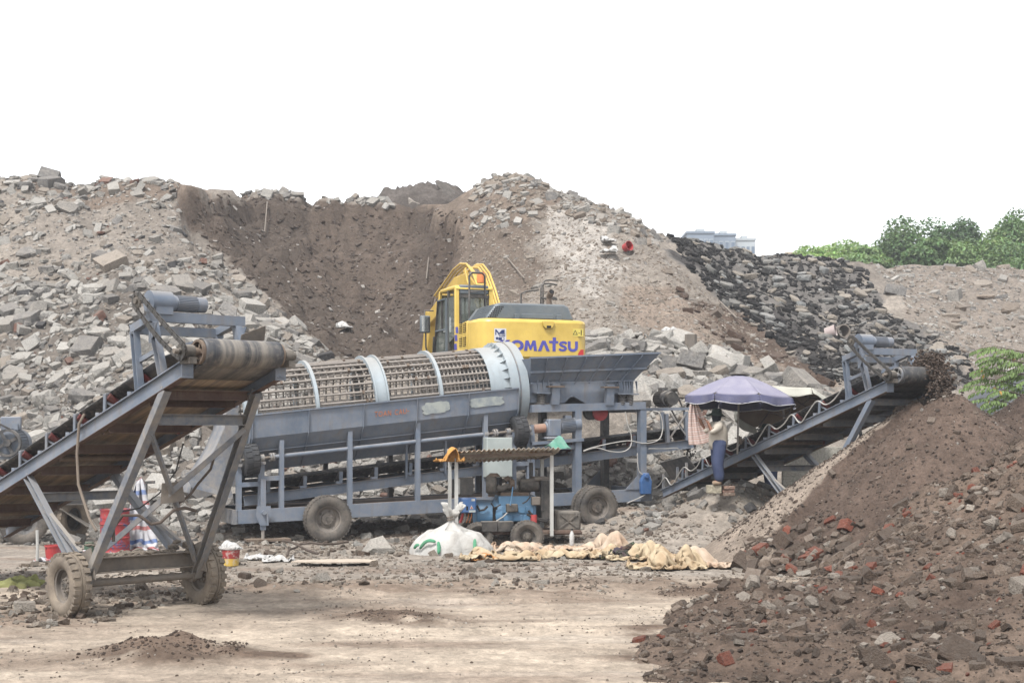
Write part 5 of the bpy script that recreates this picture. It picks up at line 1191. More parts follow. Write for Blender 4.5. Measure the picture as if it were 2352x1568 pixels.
# rear camera pod, stickers, reflector, lettering
b = MB(); b.prism([(-.17,0),(.17,0),(.15,-.12),(.09,-.2),(-.09,-.2),(-.15,-.12)], (.34,-3.135,2.05), (1,0,0), (0,0,1), (0,-.07,0)); pod = b.build('camera_pod', M['yellow'], E, bevel=.015); MB().box((.34,-3.21,1.9),(.12,.02,.06)).build('camera_lens', M['mesh_black'], pod)
st = MB().box((-1.0,-3.143,1.66),(.33,.004,.34)).build('maker_sticker', M['decal_white'], E)
b = MB(); b.prism([(-.14,-.0),(-.14,.14),(-.11,.14),(-.03,.05),(-.03,.0),(-.06,.0),(-.06,.03),(-.11,.08),(-.11,0)], (-1.0,-3.1475,1.66), (1,0,0), (0,0,1), (0,.002,0)); b.build('sticker_mark', M['decal_navy'], st, 0)
MB().prism([(-.04,.04),(.04,.13),(.12,.14),(.12,.04)], (-1.0,-3.1475,1.66), (1,0,0), (0,0,1), (0,.002,0)).build('sticker_mark', M['decal_navy'], st, 0)
MB().box((-.95,-3.147,1.66),(.17,.003,.075)).build('sticker_mark', M['decal_navy'], st, 0)
MB().cyl((-1.09,-3.149,1.57),(-1.09,-3.146,1.57),.035,16).build('sticker_mark', M['decal_navy'], st); MB().box((-.97,-3.147,1.56),(.16,.003,.08)).build('sticker_mark', M['decal_navy'], st); MB().cyl((-.93,-3.152,1.56),(-.93,-3.1485,1.56),.03,16).build('sticker_mark', M['decal_white'], st)
CWID = {'I': .32, 'M': 1.25, 'O': 1.08, ' ': .5, '-': .5, 'A': 1.0, 'T': .85, 'S': .85, 'K': .95, 'E': .78, 'L': .75, '.': .3}
def word(txt, mat, parent, o, ex, ey, h, width, name='letter', bold=.02, ext=.002, gap=.12):
    tot = sum(CWID.get(c, .9) for c in txt)+gap*(len(txt)-1); u = width/tot; x = 0; ex = Vector(ex).normalized(); ey = Vector(ey).normalized()
    for c in txt:
        w = CWID.get(c, .9)
        if c == '-': letters('-', name, mat, parent, Vector(o)+ex*x*u+ey*h*.42, ex, ey, h*.12, ext, bold, 1, w*u)
        elif c != ' ': letters(c, name, mat, parent, Vector(o)+ex*x*u, ex, ey, h, ext, bold, 1, w*u)
        x += w+gap
word('BEST', M['decal_white'], st, (-1.02,-3.1475,1.637), (1,0,0), (0,0,1), .045, .15, 'letter', .02, .003)
def strip_letter(path, w, x, sx, sz, y=-3.1465, z=1.26):
    """bold letter drawn along a centre line"""
    L, Rr = [], []; n = len(path); w2 = w/2
    for i in range(n):
        a, c = Vector(path[max(i-1,0)]), Vector(path[min(i+1,n-1)]); d = (c-a).normalized(); nn2 = Vector((-d.y, d.x)); p = Vector(path[i]); L.append(p+nn2*w2); Rr.append(p-nn2*w2)
    MB().grid([[(x+q.x*sx, y, z+q.y*sz) for q in L], [(x+q.x*sx, y, z+q.y*sz) for q in Rr]]).build('letter', M['decal_blue'], E, 0, solid=.004)
def poly_letter(poly, x, sx, sz, y=-3.1445, z=1.26): MB().prism(poly, (x, y, z), (sx,0,0), (0,0,sz), (0,-.004,0)).build('letter', M['decal_blue'], E, 0)
hL = .275
poly_letter([(0,0),(.28,0),(.28,.38),(.62,0),(1,0),(.52,.54),(.96,1),(.6,1),(.28,.64),(.28,1),(0,1)], -1.0, .29, hL)
ov = [(.5+.38*math.cos(R(a)), .5+.38*math.sin(R(a))) for a in range(0, 361, 15)]; strip_letter(ov, .26, -.71, .36, hL)
poly_letter([(0,0),(.12,1),(.34,1),(.5,.5),(.66,1),(.88,1),(1,0),(.76,0),(.70,.55),(.56,.1),(.44,.1),(.30,.55),(.24,0)], -.34, .37, hL)
poly_letter([(0,0),(.36,1),(.64,1),(1,0),(.72,0),(.5,.68),(.28,0)], .05, .34, hL)
poly_letter([(.0,.78),(.0,1),(.36,1),(.36,1.34),(.68,1.34),(.68,1),(.9,1),(.9,.78),(.64,.78),(.64,0),(.34,0),(.34,.78)], .37, .29, hL)
strip_letter([(.86,.76),(.74,.86),(.5,.89),(.28,.82),(.22,.7),(.32,.59),(.5,.52),(.7,.44),(.8,.3),(.7,.16),(.48,.11),(.26,.15),(.14,.26)], .23, .62, .29, hL)
strip_letter([(.15,1),(.15,.42),(.2,.24),(.34,.14),(.5,.12),(.66,.14),(.8,.24),(.85,.42),(.85,1)], .27, .9, .3, hL)
ws = MB().box((1.2,-3.143,1.77),(.3,.004,.2)).build('warning_sticker', M['decal_yellow'], E)
b = MB(); b.prism([(-.07,0),(.07,0),(0,.13),(0,.1),(.045,.015),(-.045,.015),(0,.1),(0,.13)], (1.12,-3.1475,1.71), (1,0,0), (0,0,1), (0,.002,0)); b.build('warning_mark', M['mesh_black'], ws, 0)
b = MB(); b.box((1.29,-3.148,1.76),(.025,.003,.11)); b.build('warning_mark', M['mesh_black'], ws, 0); MB().cyl((1.29,-3.15,1.83),(1.29,-3.146,1.83),.016,10).build('warning_mark', M['mesh_black'], ws)
MB().box((1.235,-3.148,1.76),(.05,.003,.012)).build('warning_mark', M['mesh_black'], ws, 0)
MB().prism([(0,0),(.2,0),(.2,.3),(.12,.3),(.05,.2)], (1.16,-3.142,1.02), (1,0,0), (0,0,1), (0,-.006,0)).build('reflector', M['lens_red'], E, 0)
word('TOAN CAU-', M['stencil'], T, (kq,-1.105,zt_(kq)-.46+.14), (1,0,.105), (eyv.x, eyv.y, eyv.z), .12, .82, 'stencil_letter', .006, .03, .22)

# ------------------------------------------------------------------ generator set under its little roof
GO = Vector((.1, 30.2, .22)); GC, GS = math.cos(R(10)), math.sin(R(10))
G = thing('diesel_generator', 'blue diesel generator set under a small rusty corrugated roof', 'generator', GO, R(10))
def gp(x, y, yl):
    r = (x-CX)/F; k = (r*(GO.y+yl*GC)-(GO.x-yl*GS))/(GC-r*GS); Y = GO.y+k*GS+yl*GC
    return Vector((k, yl, CH+(HY-y)*Y/F-GO.z))
def gbox(name, x0, x1, y0, y1, ya, yb_, mat, bevel=.01, parent=G):
    a, c = gp(x0, y1, ya), gp(x1, y0, ya); return MB().box(((a.x+c.x)/2, (ya+yb_)/2, (a.z+c.z)/2), (c.x-a.x, yb_-ya, c.z-a.z)).build(name, M[mat], parent, bevel=bevel)
gbox('base_frame', 1075, 1335, 1217, 1228, -.5, .5, 'rust')
eng = gbox('engine_block', 1146, 1232, 1138, 1198, -.28, .3, 'blue', .02)
for i in range(4): gbox('block_panel', 1152+i*19, 1168+i*19, 1162, 1178, -.31, -.28, 'blue', .008, eng)
for i in range(3): gbox('block_panel', 1156+i*24, 1176+i*24, 1182, 1196, -.30, -.28, 'blue', .008, eng)
gbox('cylinder_head', 1150, 1215, 1130, 1139, -.22, .24, 'rust_dust', .01); gbox('manifold', 1155, 1220, 1124, 1132, -.1, .2, 'black_dust', .01); gbox('starter_motor', 1164, 1190, 1157, 1176, -.42, -.26, 'black_dust', .02); gbox('fuel_pump', 1222, 1242, 1140, 1160, -.4, -.24, 'steel_mud', .02)
a, c = gp(1090,1180,0), gp(1128,1180,0); MB().lathe([(.001,0),(.28,0),(.3,.03),(.3,c.x-a.x),(.001,c.x-a.x)], (a.x,0,a.z), (1,0,0), 28).build('alternator', M['blue'], G)
a, c = gp(1126,1180,0), gp(1148,1180,0); MB().lathe([(.26,0),(.27,.02),(.33,.08),(.34,c.x-a.x),(.001,c.x-a.x)], (a.x,0,a.z), (1,0,0), 28).build('bell_housing', M['blue'], G)
a = gp(1137,1180,-.3); MB().box((a.x,-.3,a.z),(.1,.02,.3)).build('vent_grille', M['mesh_black'], G)
cbx = gbox('switch_box', 1055, 1094, 1142, 1178, -.5, -.22, 'cab_blue', .012); dr2 = gbox('switch_box_door', 1062, 1092, 1145, 1176, -.52, -.5, 'cab_blue', .006, cbx)
gbox('meter', 1071, 1075, 1162, 1171, -.526, -.52, 'mesh_black', 0, cbx); gbox('name_plate', 1083, 1091, 1145, 1150, -.524, -.52, 'white_paint', 0, cbx); gbox('info_label', 1077, 1092, 1171, 1176, -.524, -.52, 'cabinet', 0, cbx)
a = gp(1083,1165,-.523); MB().prism([(-.04,-.03),(.04,-.03),(0,.05)], a, (1,0,0), (0,0,1), (0,-.003,0)).build('warning_triangle', M['white_paint'], cbx, 0); MB().prism([(-.02,-.02),(.02,-.02),(0,.025)], a-Vector((0,.004,0)), (1,0,0), (0,0,1), (0,-.002,0)).build('warning_mark', M['red'], cbx, 0)
gbox('radio_box', 1057, 1088, 1097, 1136, -.35, .0, 'black', .01); gbox('box_side', 1053, 1057, 1100, 1134, -.33, .0, 'white_paint', 0)
gbox('radiator', 1244, 1266, 1102, 1192, -.36, .36, 'black', .015)
rad = gbox('radiator_vent', 1243, 1250, 1108, 1174, -.375, -.362, 'mesh_black', 0)
for i in range(26): z = 1109+i*2.5; a, c = gp(1243,z,-.378), gp(1250,z,-.378); MB().beam(a, c, .006, .012).build('louvre', M['steel_dark'], rad)
gbox('radiator_tank', 1228, 1264, 1095, 1104, -.3, .3, 'steel_mud', .03)
a, c = gp(1192,1115,-.1), gp(1240,1113,-.1); MB().lathe([(.001,0),(.1,0),(.14,.04),(.14,c.x-a.x-.04),(.1,c.x-a.x),(.001,c.x-a.x)], (a.x,-.1,a.z), (1,0,.04), 24).build('muffler', M['black_dust'], G)
a, c = gp(1116,1112,-.15), gp(1140,1112,-.15); MB().lathe([(.001,0),(.17,0),(.19,.03),(.19,c.x-a.x-.04),(.14,c.x-a.x),(.001,c.x-a.x)], (a.x,-.15,a.z), (1,-.15,0), 28).build('air_filter', M['black_dust'], G)
a = gp(1134,1097,-.15); b = MB(); b.lathe([(.001,.1),(.08,.1),(.13,.05),(.135,.03),(.06,.02),(.05,-.1)], a, (0,0,1), 24); b.build('intake_cap', M['rust_dust'], G)
MB().tube([gp(1140,1118,-.2),gp(1148,1122,-.2),gp(1158,1120,-.2),gp(1166,1117,-.18),gp(1172,1117,-.15)], .07, 14).build('intake_pipe', M['black_dust'], G, 60)
MB().lathe([(.001,0),(.1,0),(.1,.1),(.001,.1)], gp(1170,1112,-.15), (1,0,0), 18).build('turbocharger', M['rust_dust'], G); MB().tube([gp(1160,1103,0),gp(1166,1098,0),gp(1174,1104,0),gp(1176,1114,0)], .06, 12).build('exhaust_elbow', M['rust_dust'], G, 60)
MB().cyl(gp(1220,1062,.2), gp(1220,1100,.2), .045, 14).build('exhaust_stack', M['steel_dark'], G)
for i, pp in enumerate((((1095,1160),(1102,1172),(1112,1170),(1120,1162)),((1128,1155),(1135,1165),(1142,1163),(1150,1158)),((1174,1158),(1170,1172),(1156,1186),(1140,1196)),((1214,1172),(1222,1182),(1236,1190),(1258,1194)),((1210,1180),(1224,1188),(1240,1195),(1256,1197)),((1216,1130),(1218,1140),(1210,1150),(1200,1156)),((1178,1117),(1176,1135),(1174,1150),(1172,1160)))):
    MB().tube([gp(x, y, -.36-.01*i) for x, y in pp], .024 if i in (0,3,4) else .014, 8).build('hose', M['dcable'] if i not in (2, 6) else (M['cable'] if i == 2 else M['blue']), G, 60)
for i, (x, mt_) in enumerate(((1063,'red'),(1070,'cable'),(1077,'orange'),(1084,'orange'))): MB().tube([gp(x,1176,-.4),gp(x-2,1188,-.4),gp(x-6,1200,-.38)], .01 if i else .03, 6).build('output_cable', M[mt_], G)
MB().lathe([(.001,0),(.07,0),(.07,.17),(.001,.17)], gp(1226,1200,-.4), (0,0,1), 16).build('oil_filter', M['red'], G)
bt = gbox('battery', 1107, 1143, 1197, 1221, -.62, -.38, 'black', .01); gbox('battery', 1144, 1180, 1197, 1221, -.62, -.38, 'black', .01)
ft = gbox('fuel_tank', 1279, 1335, 1173, 1220, -.4, .3, 'black_dust', .05)
for sg in (1, -1): a, c = gp(1288,1196-sg*15,-.405), gp(1326,1196+sg*15,-.405); MB().beam(a, c, .03, .04, (0,1,0)).build('tank_rib', M['black_dust'], ft)
MB().cyl(gp(1320,1173,-.1), gp(1322,1164,-.1), .05, 12).build('filler_cap', M['black'], ft)
gbox('tank_tray', 1264, 1337, 1220, 1228, -.45, .45, 'rust', 0)
w_ = gp(1210,1222,-.7); wheel(G, (w_.x,-.72,.05), (0,-1,0), .34, .2, .19, 'tyre', 'black_dust', 30, .08); wheel(G, (w_.x,.72,.05), (0,1,0), .34, .2, .19, 'tyre', 'black_dust', 30, .08)
a = gp(1090,1225,0); wheel(G, (a.x,.72,.05), (0,1,0), .34, .2, .19, 'tyre', 'black_dust', 30, .08); wheel(G, (a.x,-.5,.05), (0,-1,0), .3, .2, .17, 'tyre', 'black_dust', 30, .08)
fl, frt, bl, brt = gp(1048,1048,-.6), gp(1267,1042,-.6), gp(1033,1052,.62), gp(1245,1050,.62)
for q in (fl, frt, bl, brt): MB().beam((q.x,q.y,.05),(q.x,q.y,q.z-.03),.07,.07,(1,0,0)).build('roof_post', M['white_paint'], G)
for p, q in ((fl, frt), (bl, brt), (fl, bl), (frt, brt)): MB().beam(p, q, .05, .07).build('roof_rail', M['rust_dust'], G)
rfA, rfB = gp(1052,1037,-.85), gp(1290,1029,-.85); b = MB(); Pg = []
nx_ = 130
for j in range(7):
    row = []; q = j/6
    for i in range(nx_+1):
        f = i/nx_; x = rfA.x+(rfB.x-rfA.x)*f; y = -.85+1.7*q; row.append((x, y, rfA.z+(rfB.z-rfA.z)*f-.26*q+.022*math.sin(i*2*math.pi/6.2)+.02*math.sin(3*f+5*q)))
    Pg.append(row)
t_ = NT('rusty_tin'); co = t_.coord(); n = t_.noise(3,5,.65,co); t_.col(t_.mix(t_.ramp(n,[(.46,0),(.66,1)]), srgb(224,216,200), srgb(178,130,78))); M['tin'] = t_.fin(.7, 0, .3)
b.grid(Pg).build('corrugated_roof', M['tin'], G, 60, solid=.006)
# ------------------------------------------------------------------ cloth, sacks and small things
M['sack_white'] = cloth('woven_white', srgb(206,204,198), srgb(166,158,148), .6, .6, 3); M['sack_tan'] = cloth('woven_tan', srgb(206,186,152), srgb(170,134,94), .75, .6, 2.2); M['sack_pink'] = cloth('woven_pinkish', srgb(212,192,168), srgb(184,140,106), .7, .6, 2.5)
M['sack_rust'] = cloth('woven_orange', srgb(204,144,80), srgb(150,98,52), .7, .6, 2.5); M['strap'] = cloth('green_strap', srgb(82,164,122), srgb(120,160,130), .4, .3); M['rag'] = cloth('orange_rag', srgb(222,160,70), srgb(150,110,70), .7, .6, 3); M['film'] = cloth('plastic_film', srgb(214,212,208), srgb(150,146,140), .6, .7, 5, .45); M['green_film'] = cloth('green_film', srgb(110,190,165), srgb(190,210,200), .5, .5, 4)
def stripes(name, vec='x', base=srgb(216,216,220), a=srgb(196,120,120), c=srgb(110,140,196), freq=3.2, rot=0):
    t = NT(name); co = t.coord('UV'); sx = t.n('ShaderNodeSeparateXYZ'); t.l(co, sx.inputs[0]); w = t.math('FRACT', t.math('MULTIPLY', sx.outputs[0], freq))
    col_ = t.ramp(w, [(0, base), (.18, base), (.2, a), (.34, a), (.36, base), (.58, base), (.6, c), (.76, c), (.78, base)])
    n = t.noise(5, 5, .6, t.coord()); col_ = t.mix(t.math('MULTIPLY', t.ramp(n, [(.45, 0), (.7, 1)]), .4), col_, DUST); t.col(col_); t.bump(n, .5, .05); return t.fin(.8, 0, .2)
M['stripe'] = stripes('striped_tarp'); M['stripe_pink'] = stripes('pink_striped_sheet', base=srgb(224,206,196), a=srgb(206,150,136), c=srgb(212,170,156), freq=9)
def sheet(name, P, mat, parent=None, solid=.006, uvs=None, sub=1):
    o = MB().grid(P).build(name, mat, parent, 60, sub=sub, solid=0); me = o.data; m, n = len(P), len(P[0]); uv = me.uv_layers.new(name='UVMap')
    for lp in me.loops: i, j = divmod(lp.vertex_index, n); uv.data[lp.index].uv = (i/(m-1), j/(n-1))
    md = o.modifiers.new('solid', 'SOLIDIFY'); md.thickness = solid; md.offset = 0
    return o
def sack(name, c, rx, ry, h, mat, seed, label, cat='sack', group=None, rot=0, lean=(0,0), rough=.35, parent=None, power=.55, sharp=3.0):
    """crumpled woven sack slumped on the ground: sharp pleats running in a few directions over a sagging body"""
    n = 84; m = 30; rs = np.random.default_rng(seed); q = (np.arange(m+1)/m)[:, None]; a = (np.arange(n+1)/n*2*math.pi)[None]
    out = 1+rough*1.1*fbm(np.cos(a)*1.4+seed*3.1, np.sin(a)*1.4+seed, 4, 3)+rough*.16*np.abs(np.sin(a*7+seed))
    x = rx*out*q*np.cos(a); y = ry*out*q*np.sin(a); fold = np.zeros_like(x)
    for k in range(5):
        th = rs.uniform(0, math.pi); f = sharp*rs.uniform(.5, 1.5)*(1.6 if k > 2 else .8); w = 1.3*fbm(x*1.7+k*5+seed, y*1.7, 3, 6)
        u = (x*math.cos(th)+y*math.sin(th))*f+w*1.6+rs.random()*7; tri = 1-np.abs((u % 2)-1); fold += (tri**1.4-.42)*(1, .8, .7, .4, .35)[k]
    body = np.clip(1-q**2.4, 0, 1)**power*(1+.7*rough*fbm(x*1.6/max(rx,.3)+seed, y*1.6/max(ry,.3), 3, 9))
    z = h*body*(1+rough*.75*fold)*(1-.3*rough)+.03*(1-q)
    x = x+lean[0]*z+.06*rough*fold*(1-q*.5); y = y+lean[1]*z-.05*rough*fold; z = np.where(q >= 1, -.06, np.maximum(z, -.05))
    x[:, -1] = x[:, 0]; y[:, -1] = y[:, 0]; z[:, -1] = z[:, 0]; x[0] = x[0].mean(); y[0] = y[0].mean(); z[0] = z[0].mean()
    ca, sa = math.cos(rot), math.sin(rot); V = np.stack([x*ca-y*sa, x*sa+y*ca, z], -1).reshape(-1, 3); idx = np.arange((m+1)*(n+1)).reshape(m+1, n+1)
    Q = np.stack([idx[:-1, :-1], idx[1:, :-1], idx[1:, 1:], idx[:-1, 1:]], -1).reshape(-1, 4); me = np_mesh(name, V, Q, M[mat], None, True); bm = bmesh.new(); bm.from_mesh(me); bmesh.ops.remove_doubles(bm, verts=bm.verts, dist=.0005); bm.to_mesh(me); bm.free()
    o = obj(name, me, parent); o.location = c
    return tag(o, label, cat, group) if label else o
def crumple(nx, ny, w, h, squeeze, seed, lumps=(), steps=34, iters=12, z0=.02, amp=.2, pins=None, floor=0.0, start=None, grav=5.0, edge=True):
    """a woven sheet pushed together and let settle: stretch, shear and bend links, ground and hidden contents to lie on"""
    rs = np.random.default_rng(seed); u = np.linspace(-.5, .5, nx); v = np.linspace(-.5, .5, ny); U, W = np.meshgrid(u, v); ax, ay = w/(nx-1), h/(ny-1)
    if start is None:
        x = U*w*squeeze[0]; y = W*h*squeeze[1]; r2 = np.clip(1-(2*np.abs(U))**3, 0, 1)*np.clip(1-(2*np.abs(W))**3, 0, 1); z = z0+0*x
        for lx, ly, lz, a, b_, c_ in lumps: z = np.maximum(z, lz+c_*np.sqrt(np.clip(1-((x-lx)/a)**2*.8-((y-ly)/b_)**2*.8, 0, 1)))
        f = np.zeros_like(x)
        for k in range(7):
            th = rs.uniform(0, math.pi); fr = rs.uniform(2.2, 5.5)*(1 if k < 4 else 2.2); t = (x*math.cos(th)+y*math.sin(th))*fr+1.5*fbm(x*1.8+seed+k, y*1.8, 3, k)+rs.random()*5; f += (1-np.abs((t % 2)-1)-.5)*(1 if k < 4 else .45)
        z = z+amp*f*(.25+.75*r2)*.55+.03
        x = x+.10*w*fbm(U*2.2+seed, W*2.2+5, 4, 4)+.05*f; y = y+.10*h*fbm(U*2.2-seed, W*2.2+9, 4, 7)-.04*f; P = np.stack([x, y, np.maximum(z, floor if floor is not None else -9)], -1)
    else: P = start(U, W)
    Q = P.copy(); dt = 1/45; offs = [(0,1,ax,1),(1,0,ay,1),(1,1,math.hypot(ax,ay),.5),(1,-1,math.hypot(ax,ay),.5),(0,2,2*ax,.12),(2,0,2*ay,.12)]
    pin = None if pins is None else pins(U, W); P0 = P.copy(); bd = (np.abs(U) > .499) | (np.abs(W) > .499)
    for s_ in range(steps):
        V = (P-Q)*.93; Q = P.copy(); P = P+V; P[..., 2] -= grav*dt*dt
        for it in range(iters):
            acc = np.zeros_like(P); cnt = np.full(P.shape[:2]+(1,), 1e-6)
            for di, dj, L, k in offs:
                if dj >= 0: A = (slice(0, ny-di), slice(0, nx-dj)); B = (slice(di, ny), slice(dj, nx))
                else: A = (slice(0, ny-di), slice(-dj, nx)); B = (slice(di, ny), slice(0, nx+dj))
                d = P[B]-P[A]; l = np.sqrt((d*d).sum(-1, keepdims=True))+1e-9; c = d*(.5*k*(l-L)/l)
                acc[A] += c; acc[B] -= c; cnt[A] += k; cnt[B] += k
            P = P+acc*(1.5/cnt)
            if floor is not None:
                low = P[..., 2] < floor; P[..., 2] = np.where(low, floor, P[..., 2])
            if pin is not None: P = np.where(pin[..., None], P0, P)
            elif edge: P[..., :2] = np.where(bd[..., None], P0[..., :2], P[..., :2])
        for lx, ly, lz, a, b_, c_ in lumps:
            d = (P-np.array([lx, ly, lz]))/np.array([a, b_, c_]); l = np.sqrt((d*d).sum(-1, keepdims=True)); inn = l < 1; P = np.where(inn, P+d*(1/np.maximum(l, .05)-1)*np.array([a, b_, c_]), P); Q = np.where(inn, P, Q)
        if floor is not None: Q = np.where((P[..., 2] <= floor+1e-4)[..., None], P, Q)
    return [[tuple(q) for q in row] for row in P]
def lumpset(seed, rx, ry, n, hmax, hmin=.06):
    r_ = random.Random(seed); return tuple((r_.uniform(-rx, rx), r_.uniform(-ry, ry), 0, r_.uniform(.07,.15), r_.uniform(.07,.13), r_.uniform(hmin, hmax)) for _ in range(n))
def crumpled(name, c, mat, label, cat, w, h, squeeze, seed, lumps=(), nx=44, ny=40, rot=0, parent=None, **k):
    o = sheet(name, crumple(nx, ny, w, h, squeeze, seed, lumps, **k), M[mat], parent, .008, sub=1); o.location = c; o.rotation_euler = (0, 0, rot)
    return tag(o, label, cat) if label else o
def ground_at(x, y, dz=0): Y = CH*F/(y-HY); X = gpt(x, Y); z = float(yz(X, Y)); Y = (CH-z-dz)*F/(y-HY); X = gpt(x, Y); return Vector((X, Y, float(yz(X, Y))))
# bulk bag
c = ground_at(1035, 1268); BB = thing('bulk_bag', 'full white bulk bag tied at the top with green straps', 'bulk bag', c)
sack('bag_body', (0,0,0), .84, .62, .5, 'sack_white', 2, None, rough=.22, parent=BB, power=.62)
b = MB(); pr = [(.34,.40),(.24,.48),(.13,.56),(.055,.62),(.05,.66),(.09,.74),(.16,.84),(.2,.92)]
P = []
for r_, z in pr:
    P.append([((r_*(1+.32*math.sin(i*math.pi/30*7+z*3)))*math.cos(2*math.pi*i/60)+(z-.5)*.12, .8*r_*(1+.25*math.sin(i*math.pi/30*5))*math.sin(2*math.pi*i/60), z+(.1*math.sin(i*math.pi/30*2+.6) if z > .8 else 0)) for i in range(61)])
MB().grid(P).build('tied_neck', M['sack_white'], BB, 80, solid=.004)
MB().tube([(.07*math.cos(a*.5), .07*math.sin(a*.5), .63+.004*a) for a in range(26)], .012, 6).build('neck_cord', M['rope'], BB)
def strap(pts_, w=.07): 
    P = []
    for i, p in enumerate(pts_): d = (Vector(pts_[min(i+1,len(pts_)-1)])-Vector(pts_[max(i-1,0)])).normalized(); s_ = d.cross(Vector((0,-1,.25))).normalized(); P.append([Vector(p)-s_*w/2, Vector(p)+s_*w/2])
    return sheet('lifting_strap', P, M['strap'], BB, .008)
strap([(-.6,-.42,.1),(-.5,-.5,.26),(-.38,-.54,.3),(-.26,-.58,.26)]); strap([(-.22,-.58,.28),(-.2,-.62,.16),(-.21,-.66,.02)]); strap([(.5,-.44,.32),(.5,-.52,.2),(.5,-.58,.06)]); strap([(-.72,-.3,.1),(-.66,-.36,.2),(-.6,-.44,.18)])
# flattened tan sacks in front of the generator and to its right
up_ = Vector((0,0,.02))
crumpled('open_sack', ground_at(1150,1284)+up_, 'sack_tan', 'tan woven sack with a dark orange mouth in front of the white bulk bag', 'sack', 2.6, 1.7, (.56,.45), 3, lumpset(3,.5,.26,9,.26))
crumpled('sack_mouth', ground_at(1110,1287)+Vector((0,-.12,.02)), 'sack_rust', 'orange stained sack mouth lying at the tan sacks', 'sack', .9, .6, (.56,.5), 5, lumpset(5,.12,.08,3,.16), 26, 22, amp=.14)
crumpled('woven_sack', ground_at(1225,1264)+up_, 'sack_pink', 'dirty pinkish white sack lying against the generator wheel', 'sack', 3.2, 1.8, (.55,.45), 7, lumpset(7,.65,.26,11,.34))
crumpled('woven_sack', ground_at(1325,1282)+up_, 'sack_tan', 'long flat tan sack lying between the other sacks', 'sack', 2.9, 1.4, (.62,.48), 11, lumpset(11,.65,.2,8,.2))
crumpled('woven_sack', ground_at(1455,1280)+up_, 'sack_tan', 'pale yellow sack slumped at the front of the sack pile', 'sack', 2.7, 1.8, (.55,.46), 13, lumpset(13,.55,.24,10,.36))
crumpled('woven_sack', ground_at(1382,1256)+up_, 'sack_pink', 'pinkish tan sack at the left end of the sack pile', 'sack', 2.2, 1.7, (.52,.46), 17, lumpset(17,.38,.28,8,.46))
crumpled('woven_sack', ground_at(1475,1246)+up_, 'sack_tan', 'upright folded tan sack at the back of the sack pile', 'sack', 2.3, 1.7, (.52,.46), 19, lumpset(19,.38,.24,8,.52,.2))
crumpled('woven_sack', ground_at(1540,1255)+up_, 'sack_tan', 'creased olive tan sack in the middle of the sack pile', 'sack', 2.6, 1.7, (.54,.46), 23, lumpset(23,.5,.24,10,.46,.16))
crumpled('woven_sack', ground_at(1612,1261)+up_, 'sack_pink', 'round peach coloured sack at the right end of the sack pile', 'sack', 2.5, 1.9, (.54,.48), 29, lumpset(29,.5,.3,10,.4,.16))
MB()
c = ground_at(1215,1272)+Vector((.12,-.38,.17)); word('TOANZATOU', flat('faded_red_print', srgb(214,140,132), .8), None, c, (1,.1,0), (0,.2,1), .07, .5, 'printed_letter', .02) if False else None
c = ground_at(1445,1262); rb = thing('rubbish_heap', 'small heap of dark sticks and rubbish spilling out of the open tan sacks', 'rubbish', c); r6 = random.Random(9)
for i in range(70):
    o = obj('stick' if i % 3 else 'scrap', LIBM['post' if i % 3 else 'slab'][r6.randrange(5)], rb); a = r6.uniform(0, 6.28); d = r6.random()**.6; o.location = (.5*d*math.cos(a), .34*d*math.sin(a), .04+.26*(1-d)*r6.uniform(.5,1)); o.rotation_euler = (r6.uniform(-.6,.6), r6.uniform(-.6,.6), r6.uniform(0,6)); o.scale = (r6.uniform(.12,.3),)*3; o.color = (*[x*r6.uniform(.6,1.2) for x in srgb(128,116,104)], 1)
# orange rag on the roof corner, green film
p = GO+Matrix.Rotation(R(10),3,'Z') @ Vector((gp(1040,1040,-.7)))
b = crumpled('orange_rag', p+Vector((-.06,0,-.06)), 'rag', 'crumpled orange rag on the left corner of the generator roof', 'rag', 1.3, 1.0, (.4,.42), 37, lumpset(37,.15,.1,3,.22), 34, 28, floor=-.12, amp=.26)
p = GO+Matrix.Rotation(R(10),3,'Z') @ Vector(gp(1262,1022,-.3))
P = [[p+Vector((-.12+.3*i/6+.05*j, .02*math.sin(i*2+j), -.05+.25*(i/6)**1.2*(1-j/6)+.05*math.sin(j))) for j in range(7)] for i in range(7)]; tag(sheet('plastic_scrap', P, M['green_film']), 'scrap of pale green plastic on the generator roof', 'plastic')
# striped tarpaulins, drum, buckets on the left
def gp2(x, y, Y): return Vector((gpt(x, Y), Y, CH+(HY-y)/F*Y))
P = crumple(30, 36, 1.15, 1.6, (1,1), 71, (), 40, 20, grav=1.2, pins=lambda U, W: (W > .49), start=lambda U, W: np.stack([U*(.16+.62*(.5-W)**.8)+.1*(.5-W), .07*np.sin(U*15+2*W)*(1.2-W)-.3*(.5-W)**2, .06+1.44*(W+.5)*(1-.12*np.abs(U))+.03*np.sin(U*9)], -1))
o = sheet('striped_tarp', P, M['stripe'], sub=1); c = ground_at(325, 1262); o.location = gp2(322,1250,29.6); o.location.z = float(yz(o.location.x, 29.6)); tag(o, 'striped blue and white tarpaulin hanging upright beside the red drum', 'tarpaulin')
st_ = MB(); cx_ = o.location.copy(); pf = thing('tarp_prop', 'dark bundle of poles propping up the striped tarpaulin', 'poles', cx_+Vector((.05,.16,0))); MB().beam((0,0,0),(0,.05,1.42),.08,.08,(1,0,0)).build('pole', M['steel_dark'], pf); MB().beam((-.15,.05,1.38),(.2,.05,1.4),.06,.06).build('crossbar', M['steel_dark'], pf)
o = crumpled('striped_tarp_heap', gp2(175,1285,27.2), 'stripe', 'crumpled white and blue striped tarpaulin lying behind the left wheel', 'tarpaulin', 2.4, 1.6, (.58,.5), 41, lumpset(41,.4,.25,6,.32)); o.location.z = float(yz(o.location.x, 27.2))
